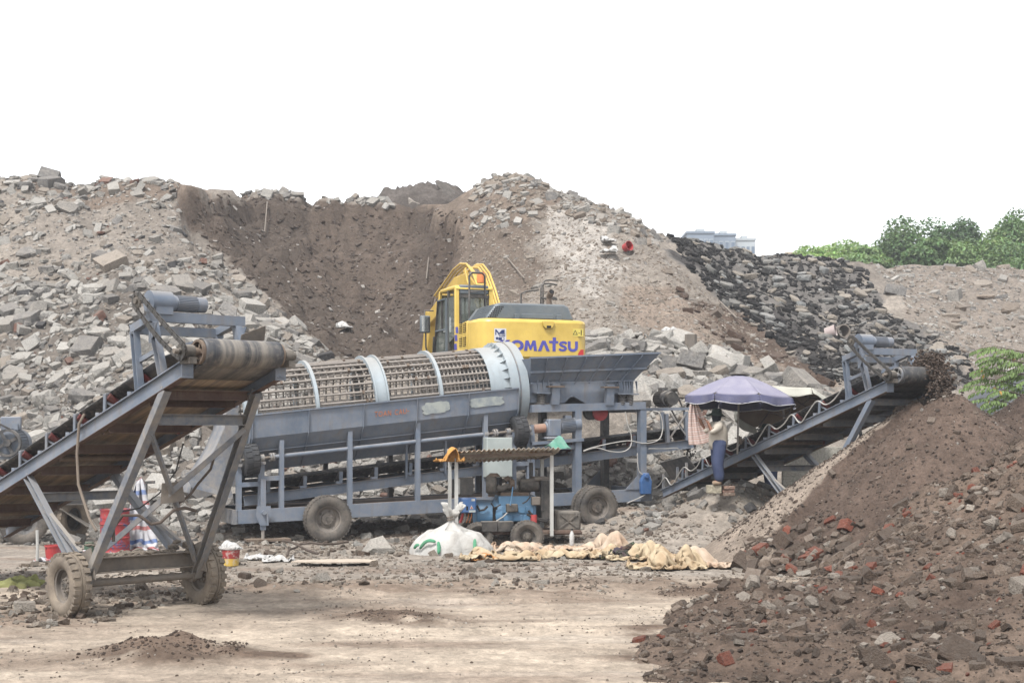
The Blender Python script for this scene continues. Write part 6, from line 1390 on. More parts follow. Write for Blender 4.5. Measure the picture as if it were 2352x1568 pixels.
def oil_drum(c, label):
    t_ = NT('flaking_red_blue'); co = t_.coord(); n1 = t_.noise(4,5,.7,co,.5); c1 = t_.mix(t_.ramp(n1,[(.55,0),(.62,1)]), srgb(178,44,48), srgb(76,92,140)); n2 = t_.noise(14,4,.6,co); t_.col(t_.mix(t_.ramp(n2,[(.58,0),(.7,1)]), c1, srgb(130,110,100))); m = t_.fin(.6)
    D = thing('oil_drum', label, 'oil drum', c); pr = [(.001,.0),(.285,0),(.3,.015),(.29,.03)]
    for z0 in (.12,.17,.22,.6,.65,.7): pr += [(.29,z0-.02),(.298,z0),(.29,z0+.02)]
    pr += [(.29,.285),(.305,.3),(.29,.315)] if False else []
    pr = sorted(pr[4:], key=lambda q: q[1]); pr = [(.001,0),(.29,0),(.302,.012),(.29,.03)]+pr+[(.29,.84),(.302,.862),(.302,.88),(.285,.88),(.28,.86)]
    MB().lathe(pr, (0,0,0), (0,0,1), 40).build('body', m, D, 50); MB().lathe([(.282,.862),(.001,.862)], (0,0,0), (0,0,1), 40).build('lid', M['rust_dust'], D)
    for z in (.3,.58): MB().lathe([(.288,z-.02),(.306,z),(.288,z+.02)], (0,0,0), (0,0,1), 40).build('hoop', m, D, 50)
    return D
c = gp2(264,1262,29.0); c.z = float(yz(c.x, c.y)); oil_drum(c, 'red and blue flaking oil drum behind the left conveyor legs')
def bucket(x, y, r, h, mat, label, Y=None, tilt=0, lidmat=None):
    c = ground_at(x, y) if Y is None else gp2(x, y, Y)
    D = thing('bucket', label, 'bucket', c); D.rotation_euler = (tilt, tilt*.6, random.random()*3)
    MB().lathe([(.001,0),(r*.84,0),(r,h),(r*1.06,h),(r*1.06,h-.03),(r*.99,h-.03),(r*.97,h-.01),(r*.82,.02),(.001,.02)], (0,0,0), (0,0,1), 28).build('pail', M[mat], D)
    MB().tube([(r*1.05*math.cos(R(a)), .0+.02*math.sin(R(a)), h-.04+.5*h*0-r*.9*math.sin(R(a))*.6) for a in range(0,181,20)], .006, 6).build('handle', M['steel_dark'], D)
    return D
D = bucket(122,1288,.155,.3,'red','plain red bucket standing behind the left conveyor wheel')
t_ = NT('bucket_print'); sx = t_.n('ShaderNodeSeparateXYZ'); t_.l(t_.coord(), sx.inputs[0]); cc = t_.ramp(t_.math('DIVIDE', sx.outputs[2], .36), [(0,srgb(232,190,60)),(.36,srgb(232,190,60)),(.38,srgb(170,40,40)),(.8,srgb(190,50,46)),(.82,srgb(214,206,200))]); n = t_.noise(16,4,.6,t_.coord()); t_.col(t_.mix(t_.math('MULTIPLY', t_.ramp(n,[(.52,0),(.62,1)]), .6), cc, srgb(214,206,196))); M['bucket_print'] = t_.fin(.6)
D = bucket(530,1300,.17,.34,'bucket_print','red and yellow paint bucket beside the right conveyor wheel')
P_ = D.location; o = crumpled('plastic_bag', P_+Vector((0,0,.3)), 'film', 'crumpled grey plastic bag stuffed on top of the paint bucket', 'plastic bag', .8, .7, (.42,.4), 43, lumpset(43,.08,.06,3,.22), 26, 24, amp=.2)
D = thing('paint_can', 'small green metal can beside the red drum', 'can', gp2(205,1252,28.4)); D.location.z = float(yz(D.location.x, 28.4)); MB().lathe([(.001,0),(.1,0),(.1,.2),(.085,.22),(.085,.25),(.001,.25)], (0,0,0), (0,0,1), 22).build('body', paint('green_can', srgb(54,96,72), .3, .1), D)
o = MB().tube([(0,0,0),(.01,0,.3),(0,.01,.64)], .03, 10).build('white_pipe', M['white_paint']); o.location = gp2(85,1300,26.2); o.location.z = 0; tag(o, 'short white pipe standing in the ground by the left edge', 'pipe')
# parked trailer behind the left conveyor
LT = thing('trailer_chassis', 'dark trailer chassis on big tyres behind the left conveyor, motor above', 'trailer', (gpt(60, 31.5), 31.5, 0), R(16))
wheel(LT, (0,-.9,.52), (0,-1,0), .52, .3, .28, 'tyre', 'steel_dark', 40); wheel(LT, (.95,-.2,.5), (.8,-.6,0), .5, .28, .26, 'tyre_mud', 'steel_dark', 34); wheel(LT, (0,.9,.52), (0,1,0), .52, .3, .28, 'tyre', 'steel_dark', 40)
for y in (-.6,.6): MB().channel((-3.5,y,.95),(1.3,y,.95),.1,.22,.014).build('chassis_rail', M['steel_dark'], LT)
for k in (-2.4,-.8,.7): MB().beam((k,-.55,.95),(k,.55,.95),.1,.14).build('chassis_cross', M['steel_dark'], LT)
MB().plate((.35,-.7,1.02),(1.3,-.7,.35),(1.35,.4,.35),(.4,.4,1.02),.02).build('mudguard', M['black_dust'], LT, 0)
for x in (-.75,-.05):
    for y in (-.55,.2): MB().beam((x,y,1.05),(x,y,1.85),.08,.08,(1,0,0)).build('motor_post', M['steel'], LT)
MB().box((-.4,-.18,1.88),(1.0,1.0,.06)).build('motor_plate', M['steel'], LT)
motor(LT, (-.36,-.62,2.2), (.25,.97,0), .3, .75, 'steel'); b = MB(); b.lathe([(.25,0),(.3,0),(.3,.1),(.25,.1)], (-.36,-.78,2.2), (.25,.97,0), 32, True)
for i in range(4): a = i*math.pi/2+.5; b.beam((-.36,-.74,2.2),(-.36+.27*math.cos(a),-.74,2.2+.27*math.sin(a)),.07,.05,(0,1,0))
b.cyl((-.36,-.8,2.2),(-.34,-.66,2.2),.08,16); b.build('pulley', M['steel_dark'], LT)
MB().box((-.3,-.2,2.62),(.42,.36,.3)).build('terminal_box', M['steel'], LT, bevel=.02)
MB().tube([(-.62,-.76,2.36),(-1.6,-.76,2.85)], .022, 6).build('drive_belt', M['black'], LT); MB().tube([(-.1,-.76,2.3),(-.3,-.76,2.5),(-1.4,-.76,3.1)], .022, 6).build('drive_belt', M['black'], LT)
MB().beam((-1.5,-.55,1.05),(-1.5,-.55,2.9),.1,.1,(1,0,0)).build('pulley_post', M['steel_dark'], LT); MB().cyl((-1.5,-.84,2.97),(-1.5,-.5,2.97),.16,24).build('driven_pulley', M['black'], LT)
# odds and ends on the ground
o = MB().prism([(0,0),(.7,-.12),(1.45,-.05),(1.55,.28),(1.2,.42),(.5,.36),(.1,.28)], (0,0,0), (1,.02,0), (0,1,.02), (0,0,.02)).build('plywood_sheet', flat('pale_board', srgb(206,190,170), .85), None, 0); o.location = ground_at(668,1300)+Vector((0,0,.07)); tag(o, 'pale sheet of board lying on the ground below the trommel wheel', 'board')
for i, (pp, lab) in enumerate(((((650,1255),(690,1268),(730,1285)),'bent rusty bar lying left of the pale board'),(((690,1262),(740,1262),(800,1256)),'thin rusty bar lying behind the pale board'),(((660,1290),(665,1275),(690,1262)),'short curled rusty wire beside the pale board'))):
    q = [ground_at(x, y)+Vector((0,0,.12)) for x, y in pp]; o = MB().tube([q[0], q[0].lerp(q[1],.5)+Vector((0,0,.03)), q[1], q[1].lerp(q[2],.5)-Vector((0,0,.02)), q[2]], .025, 8).build('rusty_bar', M['wire']); tag(o, lab, 'metal bar', 'rusty bars by the board')
def piece(name, x, y, size, kind, li, colr, label, cat, rotz=0, tilt=0, Y=None, z=None, grp=None):
    o = obj(name, LIBM[kind][li]); p = ground_at(x, y) if Y is None else gp2(x, y, Y); o.location = p+Vector((0,0,size*.12)); o.rotation_euler = (tilt, tilt*.5, rotz); o.scale = (size,)*3; o.color = (*colr, 1); return tag(o, label, cat, grp)
piece('boulder', 872, 1270, .85, 'lump', 2, srgb(196,190,180), 'pale round boulder on the ground right of the trommel wheel', 'boulder')
piece('concrete_block', 56, 1400, .4, 'brick', 1, srgb(196,186,172), 'square pale block on the dirt at the left edge', 'block', .4)
for i, (x, y, s_, lab) in enumerate(((600,1285,.4,'grey crumpled plastic film left of the pale board'),(640,1290,.36,'grey plastic scrap touching the pale board'),(1390,1246,.3,'pale plastic scrap behind the left end of the sack pile'))): crumpled('plastic_scrap', ground_at(x,y)+Vector((0,0,.02)), 'film', lab, 'plastic', s_*2.8, s_*1.6, (.55,.55), 50+i, lumpset(50+i,s_*.5,s_*.2,3,.12), 26, 22, amp=.12)
sack('strap_tangle', ground_at(45,1345), .4,.25,.12,'green_film',61,'tangled yellow green strap on the dirt at the left edge','strap', rough=.9, sharp=8).data.materials[0] = cloth('olive_strap', srgb(156,158,96), srgb(120,112,80), .5)
D = thing('plastic_bottle', 'clear plastic bottle standing among the tan sacks', 'bottle', ground_at(1313,1262)+Vector((0,-.1,.12))); MB().lathe([(.001,0),(.045,0),(.05,.02),(.05,.22),(.02,.29),(.02,.31)], (0,0,0), (0,0,1), 18).build('body', M['film'], D); MB().cyl((0,0,.31),(0,0,.34),.024,12).build('cap', M['mesh_black'], D)
# perch of blocks for the worker, boards for the other
PX = gpt(1650, 30.6); PZ = 1.30
for i, (dx, dy, dz_, s_, cl_) in enumerate(((-.1,0,-.09,(.3,.28,.17),srgb(206,196,170)),(.2,.02,-.13,(.26,.2,.07),srgb(170,130,112)),(.21,.0,-.055,(.25,.2,.07),srgb(176,140,120)),(.2,.02,-.2,(.27,.22,.07),srgb(165,140,122)))):
    o = MB().box((0,0,0), s_).build('perch_block', chunk_mat('perch', False, 0) if i == 0 else bpy.data.objects['perch_block'].data.materials[0], None, 0, bevel=.012); o.location = (PX+dx, 30.6+dy, PZ+dz_); o.rotation_euler = (0,0,.1*i); o.color = (*cl_, 1)
    tag(o, ['pale concrete block under the worker in the white shirt','middle brick of the small stack beside the worker','top brick of the small stack beside the worker','bottom brick of the small stack beside the worker'][i], 'block')
# lumps pouring off the right conveyor head, and fines dropping from the trommel belt
def pour(name, path, rad, n, size, colr, label, seed):
    rr = random.Random(seed); VV, TT, CC = [], [], []; off = 0
    for i in range(n):
        q = rr.random(); k = q*(len(path)-1); a = int(k); p = Vector(path[a]).lerp(Vector(path[min(a+1, len(path)-1)]), k-a); r_ = rad[0]+(rad[1]-rad[0])*q
        p += Vector((rr.gauss(0,.5), rr.gauss(0,.5), rr.gauss(0,.4)))*r_; v, f = LIB['lump'][rr.randrange(12)]; s_ = rr.uniform(*size); A = Matrix.Rotation(rr.random()*6, 3, Vector((rr.random(), rr.random(), 1)))
        VV.append(np.array([(A @ Vector(w))*s_+p for w in v])); TT.append(f+off); off += len(v); CC.append(np.repeat(np.array(colr)[None]*rr.uniform(.75,1.2), len(v), 0))
    return tag(obj(name, np_mesh(name, np.concatenate(VV), np.concatenate(TT), M['chunk_mass'], np.concatenate(CC))), label, 'soil', kind='stuff')
bp_ = [L2W(convB, p) for p in ((1.7,.28,zb(1.7)+.26),(2.3,.26,zb(2.3)+.34),(2.56,.24,zb(2.52)+.36),(2.72,.22,zb(2.52)+.2),(2.78,.2,zb(2.52)-.05),(2.82,.2,zb(2.52)-.4))]
pour('falling_soil', bp_, (.2,.24), 1700, (.035,.1), srgb(122,104,92), 'brown lumpy soil pouring over the head drum of the right conveyor', 3)
q0 = TO+Matrix.Rotation(R(23),3,'Z') @ Vector((cB_.x+.06, 0, cz(cB_.x)+.05)); q1 = q0+Vector((.12,-.1,-.75))
pour('falling_fines', [q0, q0+Vector((.1,-.05,-.25)), q1], (.16,.24), 150, (.03,.09), srgb(66,56,50), 'dark fines dropping from the trommel belt onto the next conveyor', 5)
# slab wall, tarp mound, debris sheets behind the right conveyor
o = MB().box((0,0,0),(1.5,.12,1.35)).build('concrete_wall', chunk_mat('pale_panel', False, 0), None, 0, bevel=.015); o.location = gp2(1866,1090,34.2); o.rotation_euler = (0,0,.12); o.color = (*srgb(206,202,188),1); tag(o, 'pale flat concrete panel standing behind the right conveyor', 'panel')
MB()
P = []
for i in range(15):
    row = []
    for j in range(15):
        u = i/14*2-1; v = j/14*2-1; r_ = math.hypot(u, v); row.append((u*3.2, v*2.2, max(-.3, 1.55*(1-min(1, r_)**2.4)+.12*float(fbm(u*2, v*2, 3, 3)))))
    P.append(row)
M['tarp_grey'] = cloth('grey_tarpaulin', srgb(84,88,94), srgb(104,104,104), .5, .3, 1.2, .6)
o = sheet('grey_tarpaulin', P, M['tarp_grey']); o.location = (gpt(2420, 35), 35, 2.25); tag(o, 'dark grey tarpaulin stretched over a mound behind the soil pile', 'tarpaulin')
tb_ = MB().lathe([(.001,0),(2.9,0),(2.4,2.0),(.001,2.4)], (0,0,0), (0,0,1), 24).build('soil_base', M['mud']); tb_.location = (gpt(2420,35),35,0); tag(tb_, 'mound carrying the grey tarpaulin', kind='structure')
# small landmarks on the hills
def on_hill(x, y):
    best = None
    for Y in np.arange(36, 74, .1):
        X = gpt(x, Y); Z = CH+(HY-y)/F*Y
        if float(hz(X, Y)) >= Z: return Vector((X, Y, float(hz(X, Y))))
    return Vector((gpt(x,60),60,CH+(HY-y)/F*60))
def hill_bucket(x, y, r, h, mat, label, rot):
    D = thing('bucket', label, 'bucket', on_hill(x, y)+Vector((0,-.1,.12))); D.rotation_euler = rot
    MB().lathe([(.001,0),(r*.82,0),(r,h),(r*1.05,h),(r*.95,h),(r*.8,.03),(.001,.03)], (0,0,0), (0,0,1), 24).build('pail', M[mat], D)
M['pink'] = paint('faded_pink', srgb(190,170,166), .3, .05)
hill_bucket(1435,580,.2,.28,'red','red bucket lying on the sandy crest of the middle hill',(1.3,.3,.6)); hill_bucket(1895,775,.27,.4,'pink','faded pink bucket lying among the asphalt pieces',(1.2,.9,.9))
D = thing('concrete_pipe', 'short concrete pipe ring lying among the asphalt pieces', 'pipe', on_hill(1928,782)+Vector((0,-.2,.3))); D.rotation_euler = (1.45,.1,.25); MB().lathe([(.27,-.3),(.27,.3),(.22,.3),(.22,-.3)], (0,0,0), (0,0,1), 28, True).build('ring', M['steel_mud'], D)
D = thing('hollow_block', 'upright hollow concrete post on the slope above the umbrella', 'block', on_hill(1586,812)+Vector((0,-.1,.0))); b = MB(); b.lathe([(.2,-.2),(.2,.62),(.1,.62),(.1,-.2)], (0,0,0), (0,0,1), 6, True); b.build('post', M['steel_mud'], D, 0)
for i, (x, y, x2, y2) in enumerate(((985,600,980,650),(1165,600,1205,650),(615,480,610,540),(1650,700,1690,740))):
    a, c = on_hill(x, y), on_hill(x2, y2); o = MB().cyl(a+Vector((0,-.15,.1)), c+Vector((0,-.25,.1)), .03, 8).build('scrap_pole', M['steel_mud']); tag(o, ['thin pole sticking out of the bowl left of the excavator boom','long thin pole leaning on the slope right of the excavator boom','thin timber stuck in the upper wall of the bowl','thin bar lying beside the black asphalt strip'][i], 'pole')
for i, (x, y) in enumerate(((1398,585),(1395,560),(790,760),(1535,770))): crumpled('plastic_scrap', on_hill(x,y)+Vector((0,-.2,.05)), 'film', ['white plastic rag left of the red bucket on the crest','upper white plastic rag near the red bucket on the crest','pale plastic scrap at the foot of the bowl','pale rag on the slope right of the excavator'][i], 'plastic', 1.1, 1.0, (.5,.5), 70+i, lumpset(70+i,.2,.15,3,.3), 24, 22)
# dark mound on the crest
P = sack('earth_mound', Vector((gpt(962,72),72,CH+(HY-492)/F*72)), 2.7, 1.8, 1.5, 'mud', 81, 'dark earth mound with a slab on the skyline above the bowl', 'mound', rough=.25, sharp=1.2); P.data.materials[0] = soil_mat('dark_mound', False, srgb(112,104,98))
piece('skyline_slab', 968, 478, 1.7, 'slab', 4, srgb(190,180,168), 'pale flat slab lying in front of the dark mound on the skyline', 'slab', 0, .5, Y=70.5)
piece('skyline_slab', 1025, 446, 1.4, 'slab', 7, srgb(120,114,108), 'tilted dark slab at the right end of the skyline mound', 'slab', .5, .9, Y=71)
# ------------------------------------------------------------------ people
M['skin'] = flat('skin', srgb(150,104,80), .6); M['shirt'] = cloth('pale_shirt', srgb(206,196,180), srgb(170,156,138), .5, .35, 4); M['trousers'] = cloth('blue_trousers', srgb(66,78,112), srgb(92,100,128), .5, .4, 4); M['navy'] = cloth('navy_clothes', srgb(44,54,84), srgb(70,76,100), .5, .4, 4)
M['hat'] = cloth('dark_green_hat', srgb(40,52,46), srgb(56,64,58), .4, .3, 6); M['mask'] = cloth('dark_mask', srgb(34,36,44), srgb(44,46,54), .4, .3, 6); M['shoe'] = cloth('tan_shoes', srgb(168,144,118), srgb(140,118,98), .5, .3, 8); M['boot_band'] = flat('yellow_green_band', srgb(176,184,70), .5)
def skin(name, V_, E_, Rr, mat, parent, sub=2, root=0):
    me = bpy.data.meshes.new(name); me.from_pydata(V_, E_, []); me.materials.append(M[mat]); o = bpy.data.objects.new(name, me); C.objects.link(o); o.parent = parent
    o.modifiers.new('skin', 'SKIN'); sv = me.skin_vertices[0].data
    g = 1.12 if name == 'body' else 1.38
    for i, r_ in enumerate(Rr): sv[i].radius = (r_[0]*g, r_[1]*g) if isinstance(r_, tuple) else (r_*g, r_*g)
    sv[root].use_root = True; o.modifiers['skin'].use_smooth_shade = True
    m = o.modifiers.new('sub', 'SUBSURF'); m.levels = m.render_levels = sub; return o
def person(loc, label, J, cloth_top, cloth_leg, shoe, yaw=0):
    """J: joint positions (forward, side, up); forward is local -x"""
    p = thing('person', label, 'person', loc, yaw); W = lambda q: (-q[0], q[1], q[2])
    V_, E_, Rr = [], [], []
    def add(q, r_, prev=None):
        V_.append(W(q)); Rr.append(r_); i = len(V_)-1
        if prev is not None: E_.append((prev, i))
        return i
    pel = add(J['pel'], (.13,.11)); wa = add(J['waist'], (.12,.1), pel); chv = add(J['chest'], (.15,.11), wa); nk = add(J['neck'], .055, chv); hb = add(J['jaw'], (.075,.07), nk); hd = add(J['head'], (.085,.1), hb); ht = add(J['crown'], .07, hd)
    for s in ('n', 'f'):
        sh = add(J['sh'+s], .065, chv); el = add(J['el'+s], .043, sh); wr = add(J['wr'+s], .03, el); hn = add(J['hd'+s], (.04,.022), wr)
        d = (Vector(J['hd'+s])-Vector(J['wr'+s])).normalized(); sd = Vector((0, 1, 0)); up_ = d.cross(sd)
        for k in range(5):
            if k == 4: a = Vector(J['wr'+s])+d*.05+up_*.03; q = add(tuple(a), .011, wr); q = add(tuple(a+d*.03+up_*.03), .009, q)
            else:
                a = Vector(J['hd'+s])+d*.03+sd*(.02*(k-1.5)); q = add(tuple(a), .01, hn); q = add(tuple(a+d*(.03+.008*(k in (1, 2)))-up_*.008), .009, q); add(tuple(a+d*(.05+.01*(k in (1, 2)))-up_*.026), .008, q)
        hp = add(J['hip'+s], (.1,.1), pel); kn = add(J['kn'+s], .06, hp); an = add(J['an'+s], .042, kn); add(J['to'+s], (.04,.03), an)
    skin('body', V_, E_, Rr, 'skin', p)
    # nose and ears on the head
    h = Vector(W(J['head'])); f = (Vector(W(J['head']))-Vector(W(J['head']))); MB().prism([(0,0),(.03,-.012),(0,.045)], h+Vector((-.09,-.008,-.02)), (-1,0,0), (0,0,1), (0,.016,0)).build('nose', M['skin'], p)
    def limb(name, ks, rs, mat, base=None): 
        V2 = [W(J[k]) if isinstance(k, str) else W(k) for k in ks]; return skin(name, V2, [(i, i+1) for i in range(len(V2)-1)], rs, mat, p)
    lw = lambda a, c, t: tuple(Vector(J[a]).lerp(Vector(J[c]), t))
    # shirt: torso plus both sleeves, one surface
    V2 = [W(J['hem']), W(J['waist']), W(J['chest']), W(lw('chest','neck',.6))]; E2 = [(0,1),(1,2),(2,3)]; R2 = [(.17,.145),(.165,.14),(.175,.14),(.09,.08)]
    for s in ('n', 'f'): n0 = len(V2); V2 += [W(J['sh'+s]), W(J['el'+s]), W(lw('el'+s,'wr'+s,.35))]; E2 += [(2,n0),(n0,n0+1),(n0+1,n0+2)]; R2 += [.088,.068,.058]
    skin('shirt', V2, E2, R2, cloth_top, p)
    V2 = [W(J['waist'])[:2]+(W(J['waist'])[2]+.06,), W(J['pel'])]; E2 = [(0,1)]; R2 = [(.14,.12),(.155,.13)]
    for s in ('n', 'f'): n0 = len(V2); V2 += [W(J['hip'+s]), W(lw('hip'+s,'kn'+s,.55)), W(J['kn'+s]), W(lw('kn'+s,'an'+s,.55)), W(lw('kn'+s,'an'+s,1.12))]; E2 += [(1,n0),(n0,n0+1),(n0+1,n0+2),(n0+2,n0+3),(n0+3,n0+4)]; R2 += [.115,.1,.095,.088,.082]
    skin('trousers', V2, E2, R2, cloth_leg, p)
    for s in ('n', 'f'): limb('shoe', [tuple(Vector(J['an'+s])+Vector((-.04,0,-.035))), tuple(Vector(J['an'+s])+Vector((.05,0,-.045))), tuple(Vector(J['to'+s])+Vector((.03,0,.0)))], [(.05,.045),(.05,.04),(.042,.03)], shoe)
    ctr = Vector(W(J['head'])); hatb = MB(); hatb.lathe([(.001,.13),(.07,.125),(.098,.1),(.108,.05),(.112,.02),(.2,-.03),(.205,-.038),(.11,.005)], ctr+Vector((0,0,.02)), (.1,0,1), 28); hatb.build('hat', M['hat'], p, 60)
    MB().lathe([(.1,.03),(.106,-.04),(.095,-.1),(.075,-.14)], ctr, (0,0,1), 24).build('face_cloth', M['mask'], p, 60)
    return p
J1 = dict(pel=(0,0,.86), waist=(.0,0,1.0), hem=(.0,0,.70), chest=(-.01,0,1.22), neck=(.0,0,1.37), jaw=(.03,0,1.43), head=(.04,0,1.5), crown=(.04,0,1.57),
          shn=(.0,-.19,1.3), eln=(.2,-.24,1.13), wrn=(.27,-.2,1.3), hdn=(.3,-.18,1.36), shf=(.02,.19,1.3), elf=(.24,.2,1.16), wrf=(.34,.14,1.33), hdf=(.37,.12,1.39),
          hipn=(.0,-.1,.8), knn=(.05,-.12,.45), ann=(.0,-.12,.09), ton=(.14,-.13,.04), hipf=(.0,.1,.8), knf=(.0,.11,.45), anf=(-.06,.11,.09), tof=(.08,.12,.04))
person((PX, 30.6, PZ), 'worker in pale shirt, blue trousers and dark hat holding up a striped sheet', J1, 'shirt', 'trousers', 'shoe', R(8))
J2 = dict(pel=(0,0,.88), waist=(.02,0,1.02), hem=(.0,0,.72), chest=(.05,0,1.24), neck=(.09,0,1.39), jaw=(.13,0,1.45), head=(.15,0,1.52), crown=(.16,0,1.6),
          shn=(.06,-.19,1.32), eln=(.12,-.24,1.06), wrn=(.32,-.2,1.02), hdn=(.4,-.18,1.03), shf=(.06,.19,1.32), elf=(.1,.24,1.06), wrf=(.3,.2,1.0), hdf=(.38,.18,1.0),
          hipn=(.0,-.1,.82), knn=(.06,-.12,.46), ann=(.02,-.13,.09), ton=(.16,-.14,.04), hipf=(-.02,.1,.82), knf=(.02,.11,.46), anf=(-.05,.12,.09), tof=(.09,.13,.04))
P2 = Vector((gpt(1772,33.7), 33.7, CH+(HY-1134)/F*33.7)); pp2 = person(P2, 'worker in dark blue standing behind the right conveyor, legs showing below it', J2, 'navy', 'navy', 'navy', R(20))
for s in ('n', 'f'):
    for t_ in (.52,.6,.68): q = Vector(J2['kn'+s]).lerp(Vector(J2['an'+s]), t_); MB().lathe([(.096,-.008),(.1,0),(.096,.008)], (-q[0], q[1], q[2]), (0,0,1), 20).build('boot_band', M['boot_band'], pp2)
for i in range(3):
    o = MB().box((0,0,0),(.62,.18,.04)).build('wooden_plank', M['rust_dust'], None, 0); o.location = P2+Vector((.18+.03*i,-.12+.2*i,-.04-.005*i)); o.rotation_euler = (0,.03,.06*i); tag(o, ['front plank under the worker behind the right conveyor','middle plank under the worker behind the right conveyor','back plank under the worker behind the right conveyor'][i], 'plank')
o = MB().box((0,0,0),(.7,.62,.5)).build('block_pile', M['steel_mud'], None, 0); o.location = P2+Vector((.15,.05,-.33)); tag(o, 'low block carrying the planks behind the right conveyor', 'block')

# ------------------------------------------------------------------ parasols
M['navy_canopy'] = cloth('faded_violet_canopy', srgb(148,145,166), srgb(172,168,180), .7, .15, 1.6, .8); M['navy_valance'] = cloth('violet_valance', srgb(98,100,132), srgb(128,126,146), .5, .25, 3); M['piping'] = flat('white_piping', srgb(220,220,224), .7); M['tan_in'] = cloth('tan_canopy', srgb(152,132,112), srgb(130,110,92), .6, .2, 2); M['cream'] = cloth('cream_valance', srgb(206,204,190), srgb(176,170,156), .4, .25, 3)
def parasol(c, Rd, rise, val, mats, label, tilt, pole, N=8, phase=.2, wob=.05, seed=1):
    U = thing('parasol', label, 'parasol', c); U.rotation_euler = tilt; rr = random.Random(seed)
    def pt(a, q, drop=0): sag = .05*math.sin(math.pi*q)*0; return Vector((Rd*q*math.cos(a), Rd*q*math.sin(a), rise*(1-q**1.35)-drop))
    for k in range(N):
        a0 = phase+2*math.pi*k/N; a1 = phase+2*math.pi*(k+1)/N; P = []
        for i in range(9):
            q = .04+.96*i/8; row = []
            for j in range(7):
                t = j/6; A, B = pt(a0, q), pt(a1, q); p = A.lerp(B, t); p.z -= .02*q*math.sin(math.pi*t); row.append(p)
            P.append(row)
        sheet('canopy_panel', P, M[mats[0]], U, .006)
        A, B = pt(a0, 1), pt(a1, 1); Q = []; sw = rr.uniform(-.06,.08)
        for i in range(5):
            d = i/4; row = []
            for j in range(9):
                t = j/8; p = A.lerp(B, t); p.z -= .02*math.sin(math.pi*t)+val*d*(1-.12*math.cos(2*math.pi*t)); o_ = Vector((p.x, p.y, 0)).normalized(); p += o_*(sw*d+.03*d*math.sin(9*t+k)); row.append(p)
            Q.append(row)
        v = sheet('valance', Q, M[mats[1]], U, .005); MB().tube(Q[-1], .009, 5).build('piping', M[mats[2]], v)
        MB().tube([pt(a0, .03)-Vector((0,0,.02)), pt(a0, .5)-Vector((0,0,.03)), pt(a0, 1)-Vector((0,0,.02))], .011, 6).build('rib', M['steel_dark'], U)
        MB().tube([Vector((0,0,rise-.62)), pt(a0, .55)-Vector((0,0,.03))], .009, 6).build('strut', M['steel_dark'], U)
    MB().lathe([(.001,rise+.05),(.2,rise+.035),(.23,rise-.01),(.001,rise-.0)], (0,0,0), (0,0,1), 20).build('cap', M['black'], U)
    MB().cyl((0,0,rise), (0,0,rise-pole), .022, 12).build('pole', M['bar'], U)
    return U
UY_ = 31.15; parasol((gpt(1697,UY_), UY_, CH+(HY-914)/F*UY_), 1.24, .52, .17, ('navy_canopy','navy_valance','piping'), 'faded violet parasol tied to the right conveyor', (R(-3),R(2),0), 1.75)
o = thing('parasol_lashing', 'cord lashing the violet parasol pole to the conveyor beam', 'cord', (gpt(1699,UY_), UY_, CH+(HY-1010)/F*UY_))
MB().tube([(.045*math.cos(i*.9), .045*math.sin(i*.9), -.08+.16*i/40) for i in range(41)], .014, 6).build('cord', M['rope'], o); MB().tube([(0,-.04,.05),(-.12,-.05,.04),(.1,-.05,.0),(.02,-.05,-.08)], .012, 6).build('loose_end', M['rope'], o)
parasol((gpt(1800,33.4), 33.4, CH+(HY-938)/F*33.4), 1.2, .4, .2, ('tan_in','cream','cream'), 'tan parasol tilted back with cream edge behind the violet one', (R(-26),R(4),0), 1.9, 8, .35, seed=4)
P = crumple(26, 30,   .62, .86, (1,1), 73, (), 45, 26, grav=.8, floor=None, pins=lambda U, W: (W > .49) | ((U > .46) & (np.abs(W-.02) < .05)), start=lambda U, W: np.stack([(U+.5)*(.16+.34*(.5-W))-.05, .04*np.sin(U*22)-.02, -.84*(.5-W)*(1-.1*(U+.5))], -1))
o = sheet('striped_sheet', P, M['stripe_pink'], sub=1); o.location = gp2(1590,928,30.75); tag(o, 'pink and white striped sheet hanging from the rim of the violet parasol', 'sheet')

# ------------------------------------------------------------------ trees
def leaf_mat(name):
    t = NT(name); a = t.n('ShaderNodeVertexColor', layer_name='tint'); t.col(a.outputs['Color']); t.b.inputs['Roughness'].default_value = .6; t.b.inputs['Specular IOR Level'].default_value = .25
    tr = t.n('ShaderNodeBsdfTranslucent'); t.l(t.mix(1, a.outputs['Color'], (1.2,1.3,.6), 'MULTIPLY'), tr.inputs['Color']); mx = t.n('ShaderNodeMixShader'); mx.inputs[0].default_value = .3
    out = t.t.nodes['Material Output']; t.l(t.b.outputs[0], mx.inputs[1]); t.l(tr.outputs[0], mx.inputs[2]); t.l(mx.outputs[0], out.inputs['Surface']); return t.m
M['leaf'] = leaf_mat('leaves'); M['bark'] = flat('bark', srgb(104,90,76), .9)
def leaves(cent, nrm, size, colr):
    """one bent leaf (two triangles folded on the midrib) for each centre"""
    n = len(cent); d = rng.normal(size=(n, 3)); d -= nrm*np.sum(d*nrm, 1, keepdims=True); d /= np.linalg.norm(d, axis=1, keepdims=True)+1e-9; s_ = np.cross(nrm, d)
    sz = size*rng.uniform(.6, 1.3, n)[:, None]; A = cent-d*sz*.5; B = cent+d*sz*.5; L = cent+s_*sz*.24+nrm*sz*.1; Rr_ = cent-s_*sz*.24+nrm*sz*.1
    V_ = np.stack([A, L, B, Rr_], 1).reshape(-1, 3); i = np.arange(n)*4; T_ = np.concatenate([np.stack([i, i+2, i+1], 1), np.stack([i, i+3, i+2], 1)]); return V_, T_, np.repeat(colr, 4, 0)
